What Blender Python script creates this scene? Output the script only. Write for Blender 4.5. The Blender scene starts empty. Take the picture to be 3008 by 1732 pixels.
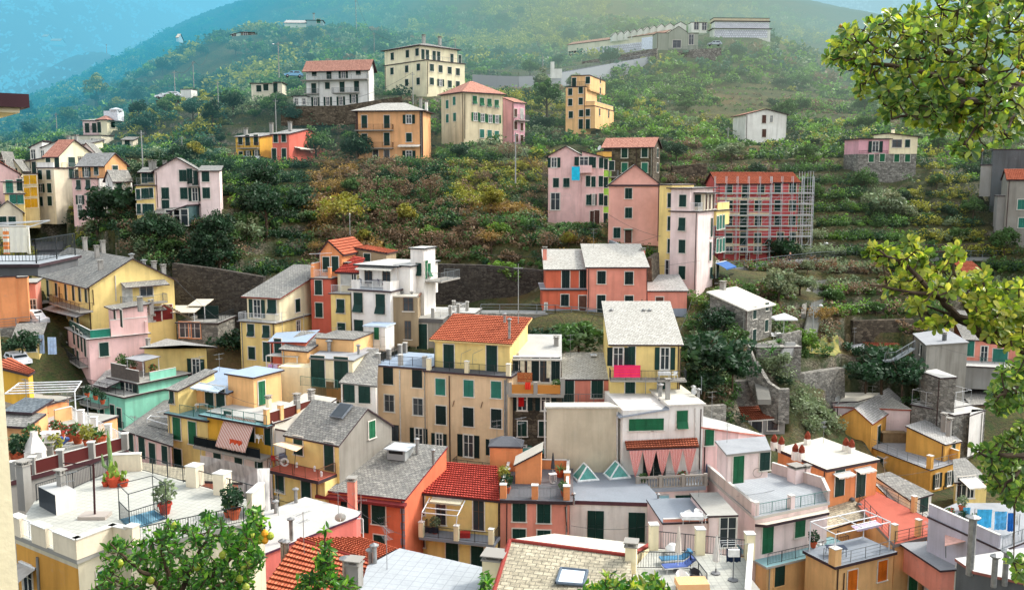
import bpy,math,random
import numpy as np
from mathutils import Vector
V_=Vector
R=math.radians
rnd=random.Random(7)
SC=bpy.context.scene
COL=SC.collection
FP,CX,CY=2700.0,1504.0,866.0
PITCH=math.atan(0.1286)
CAMZ=40.0
CAM=V_((0,0,CAMZ))
FW=V_((0,math.cos(PITCH),-math.sin(PITCH)))
UP=V_((0,math.sin(PITCH),math.cos(PITCH)))
RT=V_((1,0,0))
TILES={'A':(0,0,.41216),'B':(650,0,.41216),'C':(1400,0,.41216),'D':(2208,0,.41216),'E':(0,500,.41216),
  'F':(650,600,.41216),'G':(1400,400,.41216),'H':(2100,500,.4678),'I':(0,1000,.50283),'J':(700,1130,.41344),
  'K':(1400,1100,.43411),'L':(2150,1090,.4409),'M':(1050,880,.39139),'W':(0,0,1.1894)}
TL='W'
def T(t):
 global TL
 TL=t
def src(p):
 ox,oy,s=TILES[TL]
 return ox+p[0]*s,oy+p[1]*s
def ray(p):
 x,y=src(p)
 return FW+RT*((x-CX)/FP)-UP*((y-CY)/FP)
def P(px,py,D):
 d=ray((px,py))
 return CAM+d*(D/d.y)
def proj(v):
 d=V_(v)-CAM
 w=d.dot(FW)
 return CX+FP*d.x/w,CY-FP*d.dot(UP)/w
MATS={}
def lin(c):
 return tuple(((v/255.0)/12.92 if v/255.0<.04045 else((v/255.0+.055)/1.055)**2.4)for v in c)
class NT:
 def __init__(s,name):
  m=bpy.data.materials.new(name);m.use_nodes=True
  s.m=m;s.t=m.node_tree;s.n=s.t.nodes
  for n in list(s.n):s.n.remove(n)
  s.out=s.n.new('ShaderNodeOutputMaterial')
  s.b=s.n.new('ShaderNodeBsdfPrincipled')
  s.t.links.new(s.b.outputs[0],s.out.inputs[0])
  s.b.inputs['Roughness'].default_value=.85
  try:s.b.inputs['Specular IOR Level'].default_value=.25
  except Exception:pass
 def node(s,t,**k):
  n=s.n.new(t)
  for a,v in k.items():setattr(n,a,v)
  return n
 def link(s,a,b):s.t.links.new(a,b)
 def pos(s,scale=(1,1,1),kind='Position'):
  if kind=='Position':
   g=s.node('ShaderNodeNewGeometry').outputs['Position']
  else:
   g=s.node('ShaderNodeTexCoord').outputs[kind]
  m=s.node('ShaderNodeMapping');m.inputs['Scale'].default_value=scale
  s.link(g,m.inputs[0]);return m.outputs[0]
 def noise(s,scale,detail=3,vec=None,rough=.55):
  n=s.node('ShaderNodeTexNoise');n.inputs['Scale'].default_value=scale
  n.inputs['Detail'].default_value=detail;n.inputs['Roughness'].default_value=rough
  if vec is not None:s.link(vec,n.inputs['Vector'])
  return n.outputs['Fac']
 def ramp(s,fac,stops):
  r=s.node('ShaderNodeValToRGB')
  while len(r.color_ramp.elements)<len(stops):r.color_ramp.elements.new(.5)
  for e,(p,c)in zip(r.color_ramp.elements,stops):
   e.position=p;e.color=(c[0],c[1],c[2],1)if hasattr(c,'__len__')else(c,c,c,1)
  s.link(fac,r.inputs[0]);return r.outputs[0]
 def mix(s,fac,a,b,mode='MIX'):
  n=s.node('ShaderNodeMix',data_type='RGBA',blend_type=mode)
  for sock,v in((n.inputs[0],fac),(n.inputs[6],a),(n.inputs[7],b)):
   if hasattr(v,'is_linked')or hasattr(v,'links'):s.link(v,sock)
   elif hasattr(v,'__len__'):sock.default_value=(v[0],v[1],v[2],1)
   else:sock.default_value=v
  return n.outputs[2]
 def bump(s,h,strength=.4,dist=.05):
  n=s.node('ShaderNodeBump');n.inputs['Strength'].default_value=strength;n.inputs['Distance'].default_value=dist
  s.link(h,n.inputs['Height']);s.link(n.outputs[0],s.b.inputs['Normal'])
 def col(s,c):
  if hasattr(c,'links'):s.link(c,s.b.inputs['Base Color'])
  else:s.b.inputs['Base Color'].default_value=(c[0],c[1],c[2],1)
def mul(c,k):return tuple(min(1,v*k)for v in c)
def painted_haze(t,surf):
 """far haze painted into the surface as emission, set by world position only"""
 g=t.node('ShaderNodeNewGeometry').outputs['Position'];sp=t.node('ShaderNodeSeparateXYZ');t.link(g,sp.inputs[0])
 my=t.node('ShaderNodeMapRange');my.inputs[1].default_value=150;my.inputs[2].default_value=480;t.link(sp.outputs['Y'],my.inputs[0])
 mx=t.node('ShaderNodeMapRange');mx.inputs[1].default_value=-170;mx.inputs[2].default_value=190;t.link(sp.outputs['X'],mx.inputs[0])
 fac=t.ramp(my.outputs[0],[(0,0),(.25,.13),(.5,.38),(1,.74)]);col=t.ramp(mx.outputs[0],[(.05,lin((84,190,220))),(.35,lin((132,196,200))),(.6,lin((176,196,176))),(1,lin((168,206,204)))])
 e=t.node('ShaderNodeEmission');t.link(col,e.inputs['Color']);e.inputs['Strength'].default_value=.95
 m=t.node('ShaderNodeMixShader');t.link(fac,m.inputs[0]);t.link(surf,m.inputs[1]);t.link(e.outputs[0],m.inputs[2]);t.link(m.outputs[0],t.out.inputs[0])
def plaster(rgb,dirt=.35,name='plaster'):
 key=('pl',rgb,dirt)
 if key in MATS:return MATS[key]
 t=NT('plaster');c=lin(rgb)
 p=t.pos()
 a=t.noise(.35,4,p)
 st=t.noise(1.0,4,t.pos((1.6,1.6,.16)))
 fine=t.noise(5.0,3,p)
 c1=t.mix(t.ramp(a,[(.36,0),(.68,1)]),mul(c,1.05),(c[0]*.82,c[1]*.8,c[2]*.79))
 c1=t.mix(t.ramp(t.noise(.9,5,p,.7),[(.6,0),(.66,dirt*.7)]),c1,(c[0]*.6+.08,c[1]*.6+.08,c[2]*.6+.08))
 dark=(c[0]*.55,c[1]*.53,c[2]*.5)
 f=t.ramp(st,[(.47,0),(.74,dirt)])
 c2=t.mix(f,c1,dark)
 c3=t.mix(t.ramp(fine,[(.35,.12),(.65,0)]),c2,mul(c,.7))
 t.col(c3);t.bump(t.noise(9,4,p),.25,.03);painted_haze(t,t.b.outputs[0])
 MATS[key]=t.m;return t.m
def paint(rgb,rough=.6,var=.1,metal=0,name='paint'):
 key=('pt',rgb,rough,metal)
 if key in MATS:return MATS[key]
 t=NT(name);c=lin(rgb)
 n=t.noise(3,3,t.pos())
 t.col(t.mix(t.ramp(n,[(.35,0),(.7,1)]),mul(c,1+var),mul(c,1-2*var)))
 t.b.inputs['Roughness'].default_value=rough;t.b.inputs['Metallic'].default_value=metal
 MATS[key]=t.m;return t.m
def louver(rgb):
 key=('lv',rgb)
 if key in MATS:return MATS[key]
 t=NT('shutter_paint');c=lin(rgb)
 p=t.pos((1,1,1),'Object')
 w=t.node('ShaderNodeTexWave',wave_type='BANDS',bands_direction='Z');w.inputs['Scale'].default_value=5.2
 t.link(p,w.inputs['Vector'])
 n=t.noise(.8,3,t.pos())
 cc=t.mix(t.ramp(n,[(.3,0),(.7,1)]),mul(c,1.2),mul(c,.7))
 t.col(t.mix(t.ramp(w.outputs['Fac'],[(.1,.7),(.5,0)]),cc,mul(c,.3)))
 t.b.inputs['Roughness'].default_value=.5
 t.bump(w.outputs['Fac'],.5,.02)
 MATS[key]=t.m;return t.m
def stripes(a,b,scale,axis='X'):
 key=('st',a,b,scale,axis)
 if key in MATS:return MATS[key]
 t=NT('striped_cloth')
 w=t.node('ShaderNodeTexWave',wave_type='BANDS',bands_direction=axis);w.inputs['Scale'].default_value=scale
 t.link(t.pos((1,1,1),'UV'),w.inputs['Vector'])
 t.col(t.mix(t.ramp(w.outputs['Fac'],[(.42,0),(.55,1)]),lin(a),lin(b)))
 MATS[key]=t.m;return t.m
def slate(c1,c2,c3,row=.26,wid=.34,mortar=.018,patch=.5):
 key=('sl',c1,c2,row)
 if key in MATS:return MATS[key]
 t=NT('slate')
 uv=t.pos((1,1,1),'UV')
 br=t.node('ShaderNodeTexBrick');br.inputs['Scale'].default_value=1
 br.inputs['Brick Width'].default_value=wid;br.inputs['Row Height'].default_value=row
 br.inputs['Mortar Size'].default_value=mortar;br.inputs['Bias'].default_value=0
 br.inputs['Color1'].default_value=(*lin(c1),1);br.inputs['Color2'].default_value=(*lin(c2),1)
 br.inputs['Mortar'].default_value=(*mul(lin(c3),.4),1)
 nz=t.node('ShaderNodeTexNoise');nz.inputs['Scale'].default_value=3;t.link(uv,nz.inputs['Vector'])
 ad=t.node('ShaderNodeMix',data_type='VECTOR');ad.inputs[0].default_value=.02
 t.link(uv,ad.inputs[4]);t.link(nz.outputs['Color'],ad.inputs[5]);t.link(ad.outputs[1],br.inputs['Vector'])
 big=t.noise(.4,4,uv);mid=t.noise(3.2,5,uv,.7)
 c=t.mix(t.ramp(big,[(.4,0),(.66,patch)]),br.outputs['Color'],lin(c3))
 c=t.mix(t.ramp(mid,[(.45,0),(.62,.55)]),c,mul(lin(c3),.55))
 c=t.mix(t.ramp(t.noise(7,2,uv),[(.62,0),(.7,.5)]),c,mul(lin(c1),1.3))
 t.col(c);t.b.inputs['Roughness'].default_value=.75
 t.bump(br.outputs['Fac'],-.6,.03)
 MATS[key]=t.m;return t.m
def tilemat(rgb,far=False):
 key=('ti',rgb,far)
 if key in MATS:return MATS[key]
 t=NT('roof_tile');c=lin(rgb)
 uv=t.pos((1,1,1),'UV')
 br=t.node('ShaderNodeTexBrick');br.inputs['Scale'].default_value=1
 br.inputs['Brick Width'].default_value=.24;br.inputs['Row Height'].default_value=.38
 br.inputs['Mortar Size'].default_value=.05
 br.offset=0
 br.inputs['Color1'].default_value=(min(1,c[0]*1.25),c[1]*1.5,c[2]*1.6,1);br.inputs['Color2'].default_value=(*mul(c,.72),1)
 br.inputs['Mortar'].default_value=(*mul(c,.34),1)
 t.link(uv,br.inputs['Vector'])
 c2=t.mix(t.ramp(t.noise(.6,5,uv,.65),[(.42,0),(.68,.6)]),br.outputs['Color'],(c[0]*.62,c[1]*.7,c[2]*.75))
 c2=t.mix(t.ramp(t.noise(4,3,uv),[(.6,0),(.75,.5)]),c2,(min(1,c[0]*1.25),c[1]*1.6,c[2]*1.8))
 t.col(c2);t.b.inputs['Roughness'].default_value=.8;painted_haze(t,t.b.outputs[0])
 MATS[key]=t.m;return t.m
def concrete(rgb,grid=0,rough=.85,stain=.5):
 key=('co',rgb,grid,stain)
 if key in MATS:return MATS[key]
 t=NT('concrete');c=lin(rgb);uv=t.pos((1,1,1),'UV')
 a=t.noise(.5,5,uv,.65)
 cc=t.mix(t.ramp(a,[(.42,0),(.7,stain)]),mul(c,1.05),mul(c,.62))
 cc=t.mix(t.ramp(t.noise(6,4,uv),[(.4,.2),(.6,0)]),cc,mul(c,.6))
 if grid:
  br=t.node('ShaderNodeTexBrick');br.inputs['Scale'].default_value=1;br.offset=0
  br.inputs['Brick Width'].default_value=grid;br.inputs['Row Height'].default_value=grid
  br.inputs['Mortar Size'].default_value=.03
  t.link(uv,br.inputs['Vector'])
  cc=t.mix(t.ramp(br.outputs['Fac'],[(0,0),(1,.4)]),cc,mul(c,.5))
 t.col(cc);t.b.inputs['Roughness'].default_value=rough
 MATS[key]=t.m;return t.m
def stonewall(c1,c2,scale=2.2):
 key=('sw',c1,c2,scale)
 if key in MATS:return MATS[key]
 t=NT('rubble_stone');p=t.pos((1,1,1.7))
 v=t.node('ShaderNodeTexVoronoi');v.inputs['Scale'].default_value=scale;t.link(p,v.inputs['Vector'])
 e=t.node('ShaderNodeTexVoronoi',feature='DISTANCE_TO_EDGE');e.inputs['Scale'].default_value=scale;t.link(p,e.inputs['Vector'])
 sep=t.node('ShaderNodeSeparateColor');t.link(v.outputs['Color'],sep.inputs[0])
 c=t.mix(sep.outputs[0],lin(c1),lin(c2))
 c=t.mix(t.ramp(e.outputs['Distance'],[(.0,.75),(.09,0)]),c,mul(lin(c2),.35))
 c=t.mix(t.ramp(t.noise(.5,4,t.pos()),[(.4,0),(.7,.5)]),c,mul(lin(c1),.55))
 t.col(c);t.b.inputs['Roughness'].default_value=.95
 t.bump(e.outputs['Distance'],.6,.08)
 MATS[key]=t.m;return t.m
def glassmat():
 if 'glass' in MATS:return MATS['glass']
 t=NT('window_glass');n=t.noise(.7,2,t.pos())
 t.col(t.mix(n,(.012,.018,.022),(.05,.065,.075)))
 t.b.inputs['Roughness'].default_value=.12
 try:t.b.inputs['Specular IOR Level'].default_value=.6
 except Exception:pass
 MATS['glass']=t.m;return t.m
def leafmat(name,rough=.5,trans=.25,attr='Col'):
 key=('leaf',name)
 if key in MATS:return MATS[key]
 t=NT(name)
 a=t.node('ShaderNodeAttribute');a.attribute_name=attr
 t.link(a.outputs['Color'],t.b.inputs['Base Color'])
 t.b.inputs['Roughness'].default_value=rough
 try:t.b.inputs['Specular IOR Level'].default_value=.35
 except Exception:pass
 tr=t.node('ShaderNodeBsdfTranslucent')
 hs=t.node('ShaderNodeHueSaturation');hs.inputs['Value'].default_value=1.5;hs.inputs['Saturation'].default_value=1.1
 t.link(a.outputs['Color'],hs.inputs['Color']);t.link(hs.outputs[0],tr.inputs['Color'])
 mx=t.node('ShaderNodeMixShader');mx.inputs[0].default_value=trans
 t.link(t.b.outputs[0],mx.inputs[1]);t.link(tr.outputs[0],mx.inputs[2]);t.link(mx.outputs[0],t.out.inputs[0])
 if name=='foliage':painted_haze(t,mx.outputs[0])
 MATS[key]=t.m;return t.m
PL={'white':(236,232,224),'cream':(238,226,188),'pale':(228,216,190),'yellow':(238,212,138),'ochre':(228,174,88),'gold':(236,182,66),
 'orange':(228,150,98),'peach':(232,172,118),'salmon':(232,150,130),'redor':(212,108,80),'coral':(216,108,90),'pink':(236,196,190),
 'lpink':(238,216,210),'rose':(226,168,178),'beige':(222,194,156),'tan':(206,178,142),'blank':(206,194,168),'mint':(140,212,186),
 'raw':(158,140,112),'grey':(152,150,144),'dgrey':(92,94,96),'lime':(170,226,96),'lav':(196,192,202),'brickpink':(196,92,92),'apricot':(234,186,128)}
def W(n):
 if n=='stone':return stonewall((150,140,120),(84,78,66))
 if n=='dstone':return stonewall((110,100,84),(56,50,42),1.8)
 if n=='gstone':return stonewall((160,156,146),(96,94,88))
 if n=='rawg':return plaster((150,146,136),.8)
 if n=='derelict':return plaster((92,96,98),.9)
 if n in('beige','tan','blank'):return plaster(PL[n],.45)
 if n in('raw',):return plaster(PL[n],.7)
 return plaster(PL[n],.55)
def RM(n):
 return{'slate':lambda:slate((164,161,152),(130,129,124),(106,105,100)),
   'slatel':lambda:slate((186,184,178),(160,158,152),(134,132,128),patch=.4),
   'slatew':lambda:slate((200,197,187),(180,177,167),(152,149,139),patch=.35),
   'slateb':lambda:slate((122,130,134),(98,106,112),(80,86,90)),
   'slatec':lambda:slate((196,186,160),(168,158,134),(120,114,98),row=.32,wid=.5,patch=.5),
   'slabs':lambda:concrete((166,171,174),.62,stain=.35),
   'tile':lambda:tilemat((214,112,76)),'tiler':lambda:tilemat((188,70,56)),'tilefar':lambda:tilemat((208,138,114)),'tileo':lambda:tilemat((208,108,74)),
   'tileold':lambda:tilemat((176,92,62)),
   'conc':lambda:concrete((160,158,150)),'conl':lambda:concrete((182,181,175),stain=.4),'conw':lambda:concrete((198,193,178),stain=.4),
   'cong':lambda:concrete((150,152,154)),'cond':lambda:concrete((96,98,102)),'blue':lambda:concrete((150,166,184),stain=.35),
   'bluel':lambda:concrete((152,168,186),stain=.35),'bgrey':lambda:concrete((130,137,144),stain=.3),
   'redfl':lambda:concrete((176,92,74),stain=.4),'tilefl':lambda:concrete((178,178,168),.4,stain=.35),'tilefg':lambda:concrete((158,163,166),.35,stain=.45),
   'teal':lambda:concrete((120,156,160),stain=.3)}[n]()
TILESET={'tile','tiler','tileo','tileold'}
EDGE=lambda:paint((62,48,52),.6,.15)
TRIM=lambda:paint((214,208,196),.8,.08)
GREEN={'g':(14,58,50),'d':(10,38,36),'t':(46,122,104),'b':(24,104,66),'y':(226,172,30),'n':(88,58,46),'o':(224,116,24),'w':(196,196,188),'r':(120,36,32)}
class MB:
 def __init__(s):s.v=[];s.f=[];s.m=[];s.uv=[];s.hasuv=False
 def poly(s,pts,mi=0,uv=None):
  n=len(s.v);s.v+=[tuple(p)for p in pts];s.f.append(tuple(range(n,n+len(pts))));s.m.append(mi)
  if uv:s.hasuv=True
  s.uv.append(uv)
 def box(s,x0,x1,y0,y1,z0,z1,mi=0,top=None):
  a=[(x0,y0,z0),(x1,y0,z0),(x1,y1,z0),(x0,y1,z0),(x0,y0,z1),(x1,y0,z1),(x1,y1,z1),(x0,y1,z1)]
  for q,k in(((0,3,2,1),mi),((4,5,6,7),mi if top is None else top),((0,1,5,4),mi),((1,2,6,5),mi),((2,3,7,6),mi),((3,0,4,7),mi)):
   pts=[a[i]for i in q]
   uv=None
   if top is not None and q[0]==4:uv=[(p[0],p[1])for p in pts]
   s.poly(pts,k,uv)
 def tube(s,a,b,r,mi=0,n=6,r2=None,cap=False):
  a=V_(a);b=V_(b);d=b-a
  if d.length<1e-6:return
  r2=r if r2 is None else r2
  d.normalize();u=d.orthogonal().normalized();w=d.cross(u)
  A=[a+(u*math.cos(t)+w*math.sin(t))*r for t in[2*math.pi*i/n for i in range(n)]]
  B=[b+(u*math.cos(t)+w*math.sin(t))*r2 for t in[2*math.pi*i/n for i in range(n)]]
  for i in range(n):
   j=(i+1)%n;s.poly([A[i],A[j],B[j],B[i]],mi)
  if cap:s.poly(B,mi);s.poly(A[::-1],mi)
 def path(s,pts,r,mi=0,n=6):
  for i in range(len(pts)-1):
   ra,rb=(r[i],r[i+1])if hasattr(r,'__len__')else(r,r)
   s.tube(pts[i],pts[i+1],ra,mi,n,rb)
 def lathe(s,prof,c=(0,0,0),mi=0,n=12):
  for i in range(len(prof)-1):
   (r0,z0),(r1,z1)=prof[i],prof[i+1]
   for k in range(n):
    a,b=2*math.pi*k/n,2*math.pi*(k+1)/n
    q=[(c[0]+r0*math.cos(a),c[1]+r0*math.sin(a),c[2]+z0),(c[0]+r0*math.cos(b),c[1]+r0*math.sin(b),c[2]+z0),
     (c[0]+r1*math.cos(b),c[1]+r1*math.sin(b),c[2]+z1),(c[0]+r1*math.cos(a),c[1]+r1*math.sin(a),c[2]+z1)]
    if r0<1e-5:q=[q[0],q[2],q[3]]
    elif r1<1e-5:q=q[:3]
    s.poly(q,mi)
 def mesh(s,name,mats,smooth=False):
  me=bpy.data.meshes.new(name);me.from_pydata(s.v,[],s.f)
  for m in mats:me.materials.append(m)
  me.polygons.foreach_set('material_index',s.m)
  if smooth:me.polygons.foreach_set('use_smooth',[True]*len(s.f))
  if s.hasuv:
   l=me.uv_layers.new(name='UVMap');d=[]
   for f,uv in zip(s.f,s.uv):
    if uv:d+=[c for p in uv for c in p]
    else:d+=[0.0]*(2*len(f))
   l.data.foreach_set('uv',d)
  me.update();return me
 def build(s,name,mats,parent=None,loc=None,smooth=False):
  if not s.f:return None
  return link(name,s.mesh(name,mats,smooth),parent,loc)
def link(name,me,parent=None,loc=None,rotz=None):
 o=bpy.data.objects.new(name,me);COL.objects.link(o)
 if parent:o.parent=parent
 if loc is not None:o.location=loc
 if rotz is not None:o.rotation_euler=(0,0,rotz)
 return o
def tag(o,label,cat,group=None,kind=None):
 if label:o['label']=label
 if cat:o['category']=cat
 if group:o['group']=group
 if kind:o['kind']=kind
 return o
def empty(name,loc,rz=0,label=None,cat=None,group=None):
 o=bpy.data.objects.new(name,None);COL.objects.link(o);o.location=loc;o.rotation_euler=(0,0,rz);o.empty_display_size=.3
 return tag(o,label,cat,group)
def copy_tree(o,parent=None):
 c=o.copy();COL.objects.link(c);c.parent=parent
 for ch in o.children:copy_tree(ch,c)
 return c
def slope(mb,a,b,c,d,mi,tiles):
 """a,b along the eave, c,d along the ridge (d above a)."""
 a,b,c,d=map(Vector,(a,b,c,d))
 Wd=max((b-a).length,(c-d).length,.1);L=max(((d-a).length+(c-b).length)/2,.1)
 n=(b-a).cross(d-a).normalized()
 if n.z<0:n=-n
 if not tiles:
  e=(b-a).normalized()if(b-a).length>.01 else(c-d).normalized()
  g=n.cross(e)
  for tr in((a,b,c),(a,c,d)):
   if(tr[1]-tr[0]).cross(tr[2]-tr[0]).length>1e-4:mb.poly(tr,mi,[((p-a).dot(e),(p-a).dot(g))for p in tr])
  return
 nr=max(2,int(L/.42));nc=max(2,int(Wd/.26));sg=3
 off=rnd.random()*50
 for r in range(nr):
  t0,t1=r/nr,(r+1)/nr
  P0,P1=a.lerp(d,t0),b.lerp(c,t0);Q0,Q1=a.lerp(d,t1),b.lerp(c,t1)
  jj=(rnd.random()-.5)*.012
  row0=[];row1=[];rowb=[]
  for k in range(nc*sg+1):
   s=k/(nc*sg);h=.05*abs(math.sin(math.pi*k/sg+.3))
   p=P0.lerp(P1,s);q=Q0.lerp(Q1,s)
   row0.append(p+n*(h+.12+jj));row1.append(q+n*(h+.01));rowb.append(p+n*(h-.012))
  for k in range(nc*sg):
   u0,u1=off+k/sg*.26*.92,off+(k+1)/sg*.26*.92
   v0,v1=t0*nr*.38+.01,t1*nr*.38-.01
   mb.poly([row0[k],row0[k+1],row1[k+1],row1[k]],mi,[(u0,v0),(u1,v0),(u1,v1),(u0,v1)])
   mb.poly([rowb[k],rowb[k+1],row0[k+1],row0[k]],mi,[(u0,v0),(u1,v0),(u1,v0+.01),(u0,v0+.01)])
def expand(pts,ov):
 """push a plan polygon out by ov, keeping its best plane."""
 n=len(pts);A=np.array([[p[0],p[1],1]for p in pts]);zz=np.array([p[2]for p in pts])
 co=np.linalg.lstsq(A,zz,rcond=None)[0]
 area=sum(pts[i][0]*pts[(i+1)%n][1]-pts[(i+1)%n][0]*pts[i][1]for i in range(n))
 sg=1 if area>0 else-1
 ovs=ov if hasattr(ov,'__len__')else[ov]*n
 L=[]
 for i in range(n):
  a=V_(pts[i][:2]);b=V_(pts[(i+1)%n][:2]);d=(b-a).normalized();nn=V_((d.y,-d.x))*sg
  L.append((a+nn*ovs[i],d))
 out=[]
 for i in range(n):
  p,d=L[i-1];q,e=L[i]
  cr=d.x*e.y-d.y*e.x
  if abs(cr)<.05:r=q
  else:
   t=((q.x-p.x)*e.y-(q.y-p.y)*e.x)/cr;r=p+d*t
  dz=co[0]*(r.x-pts[i][0])+co[1]*(r.y-pts[i][1])
  out.append(V_((r.x,r.y,pts[i][2]+dz)))
 return out
def slab(mb,top,th,mt,me,tiles=False):
 """closed slab under polygon top (list of Vectors)."""
 n=len(top);bot=[p-V_((0,0,th))for p in top]
 if n==4:slope(mb,top[0],top[1],top[2],top[3],mt,tiles)
 else:
  mb.poly(top,mt,[(p.x,p.y)for p in top])
 if tiles:slope(mb,top[0],top[1],top[2],top[3],me,False)
 if n==4:mb.poly([bot[2],bot[1],bot[0]],me);mb.poly([bot[3],bot[2],bot[0]],me)
 else:mb.poly(bot[::-1],me)
 for i in range(n):
  j=(i+1)%n;mb.poly([bot[i],bot[j],top[j],top[i]],me)
WCACHE={}
def shutter_mesh(w,h,col,awn):
 k=('sh',round(w,2),round(h,2),col,awn)
 if k in WCACHE:return WCACHE[k]
 mb=MB();m=louver(GREEN[col])
 if awn:
  zc=-h*.08
  mb.box(-w/2,w/2,-.05,0,zc,h/2)
  L=zc+h/2
  a=R(28);dy,dz=-math.sin(a)*L,-math.cos(a)*L
  t=.04
  A=[(-w/2,0,zc),(w/2,0,zc),(w/2,dy,zc+dz),(-w/2,dy,zc+dz)]
  B=[(x,y-t,z)for x,y,z in A]
  mb.poly(B);mb.poly(A[::-1])
  for i in range(4):mb.poly([A[i],A[(i+1)%4],B[(i+1)%4],B[i]])
 else:
  mb.box(-w/2,w/2,-.03,0,-h/2,h/2)
  f=.07
  for q in((-w/2,-w/2+f,-h/2,h/2),(w/2-f,w/2,-h/2,h/2),(-w/2+f,w/2-f,-h/2,-h/2+f),(-w/2+f,w/2-f,h/2-f,h/2),(-w/2+f,w/2-f,-f/2,f/2)):
   mb.box(q[0],q[1],-.05,-.03,q[2],q[3])
 me=mb.mesh('shutter',[m]);WCACHE[k]=me;return me
def window_mesh(w,h,kind,trim,fr):
 k=('w',round(w,2),round(h,2),kind,trim,fr)
 if k in WCACHE:return WCACHE[k]
 mb=MB();t=.09
 tm=TRIM()if trim==1 else(W(trim)if trim else TRIM())
 fm={'w':paint((226,224,216),.5,.05),'n':paint((92,66,48),.6,.15),'g':paint((150,150,146),.6,.1),'d':paint((30,30,30),.6)}[fr]
 mb.box(-w/2,w/2,-.008,.0,-h/2,h/2,1)
 if trim:
  for q in((-w/2-t,-w/2,-h/2,h/2+t),(w/2,w/2+t,-h/2,h/2+t),(-w/2,w/2,h/2,h/2+t)):
   mb.box(q[0],q[1],-.06,0,q[2],q[3],0)
 if kind=='w':mb.box(-w/2-t-.06,w/2+t+.06,-.14,0,-h/2-.09,-h/2,0)
 f=.055
 for q in((-w/2,-w/2+f,-h/2,h/2),(w/2-f,w/2,-h/2,h/2),(-w/2+f,w/2-f,h/2-f,h/2),(-w/2+f,w/2-f,-h/2,-h/2+f),(-.035,.035,-h/2+f,h/2-f)):
  mb.box(q[0],q[1],-.026,-.008,q[2],q[3],2)
 if h>1.2:
  mb.box(-w/2+f,-.035,-.024,-.008,h*.12,h*.12+.035,2);mb.box(.035,w/2-f,-.024,-.008,h*.12,h*.12+.035,2)
 me=mb.mesh('window',[tm,glassmat(),fm]);WCACHE[k]=me;return me
def rail_mb(mb,pts,h=1.0,gap=.13,r=.014,mi=0,mid=False,bars=True,post=1.6):
 for i in range(len(pts)-1):
  a,b=V_(pts[i]),V_(pts[i+1]);L=(b-a).length
  if L<.05:continue
  upv=V_((0,0,1))
  mb.tube(a+upv*h,b+upv*h,r*1.9,mi,4);mb.tube(a+upv*.1,b+upv*.1,r*1.4,mi,4)
  if mid or not bars:
   for q in((.4,.7)if not bars else(h*.5,)):mb.tube(a+upv*q,b+upv*q,r,mi,4)
  if bars:
   n=max(2,int(L/gap))
   for k in range(n+1):
    p=a.lerp(b,k/n);mb.tube(p+upv*.1,p+upv*h,r*.85,mi,3)
  n=max(1,round(L/post))
  for k in range(n+1):
   p=a.lerp(b,k/n);mb.tube(p,p+upv*h,r*2,mi,4)
RAILM=lambda c='d':{'d':paint((44,48,50),.5),'w':paint((214,216,216),.5),'g':paint((120,126,128),.5,.1,.3),'t':paint((60,112,104),.5),'n':paint((96,66,48),.6)}[c]
FOOT=[]
CPTS=[]
VILLAGE='houses of the hillside village'
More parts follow.
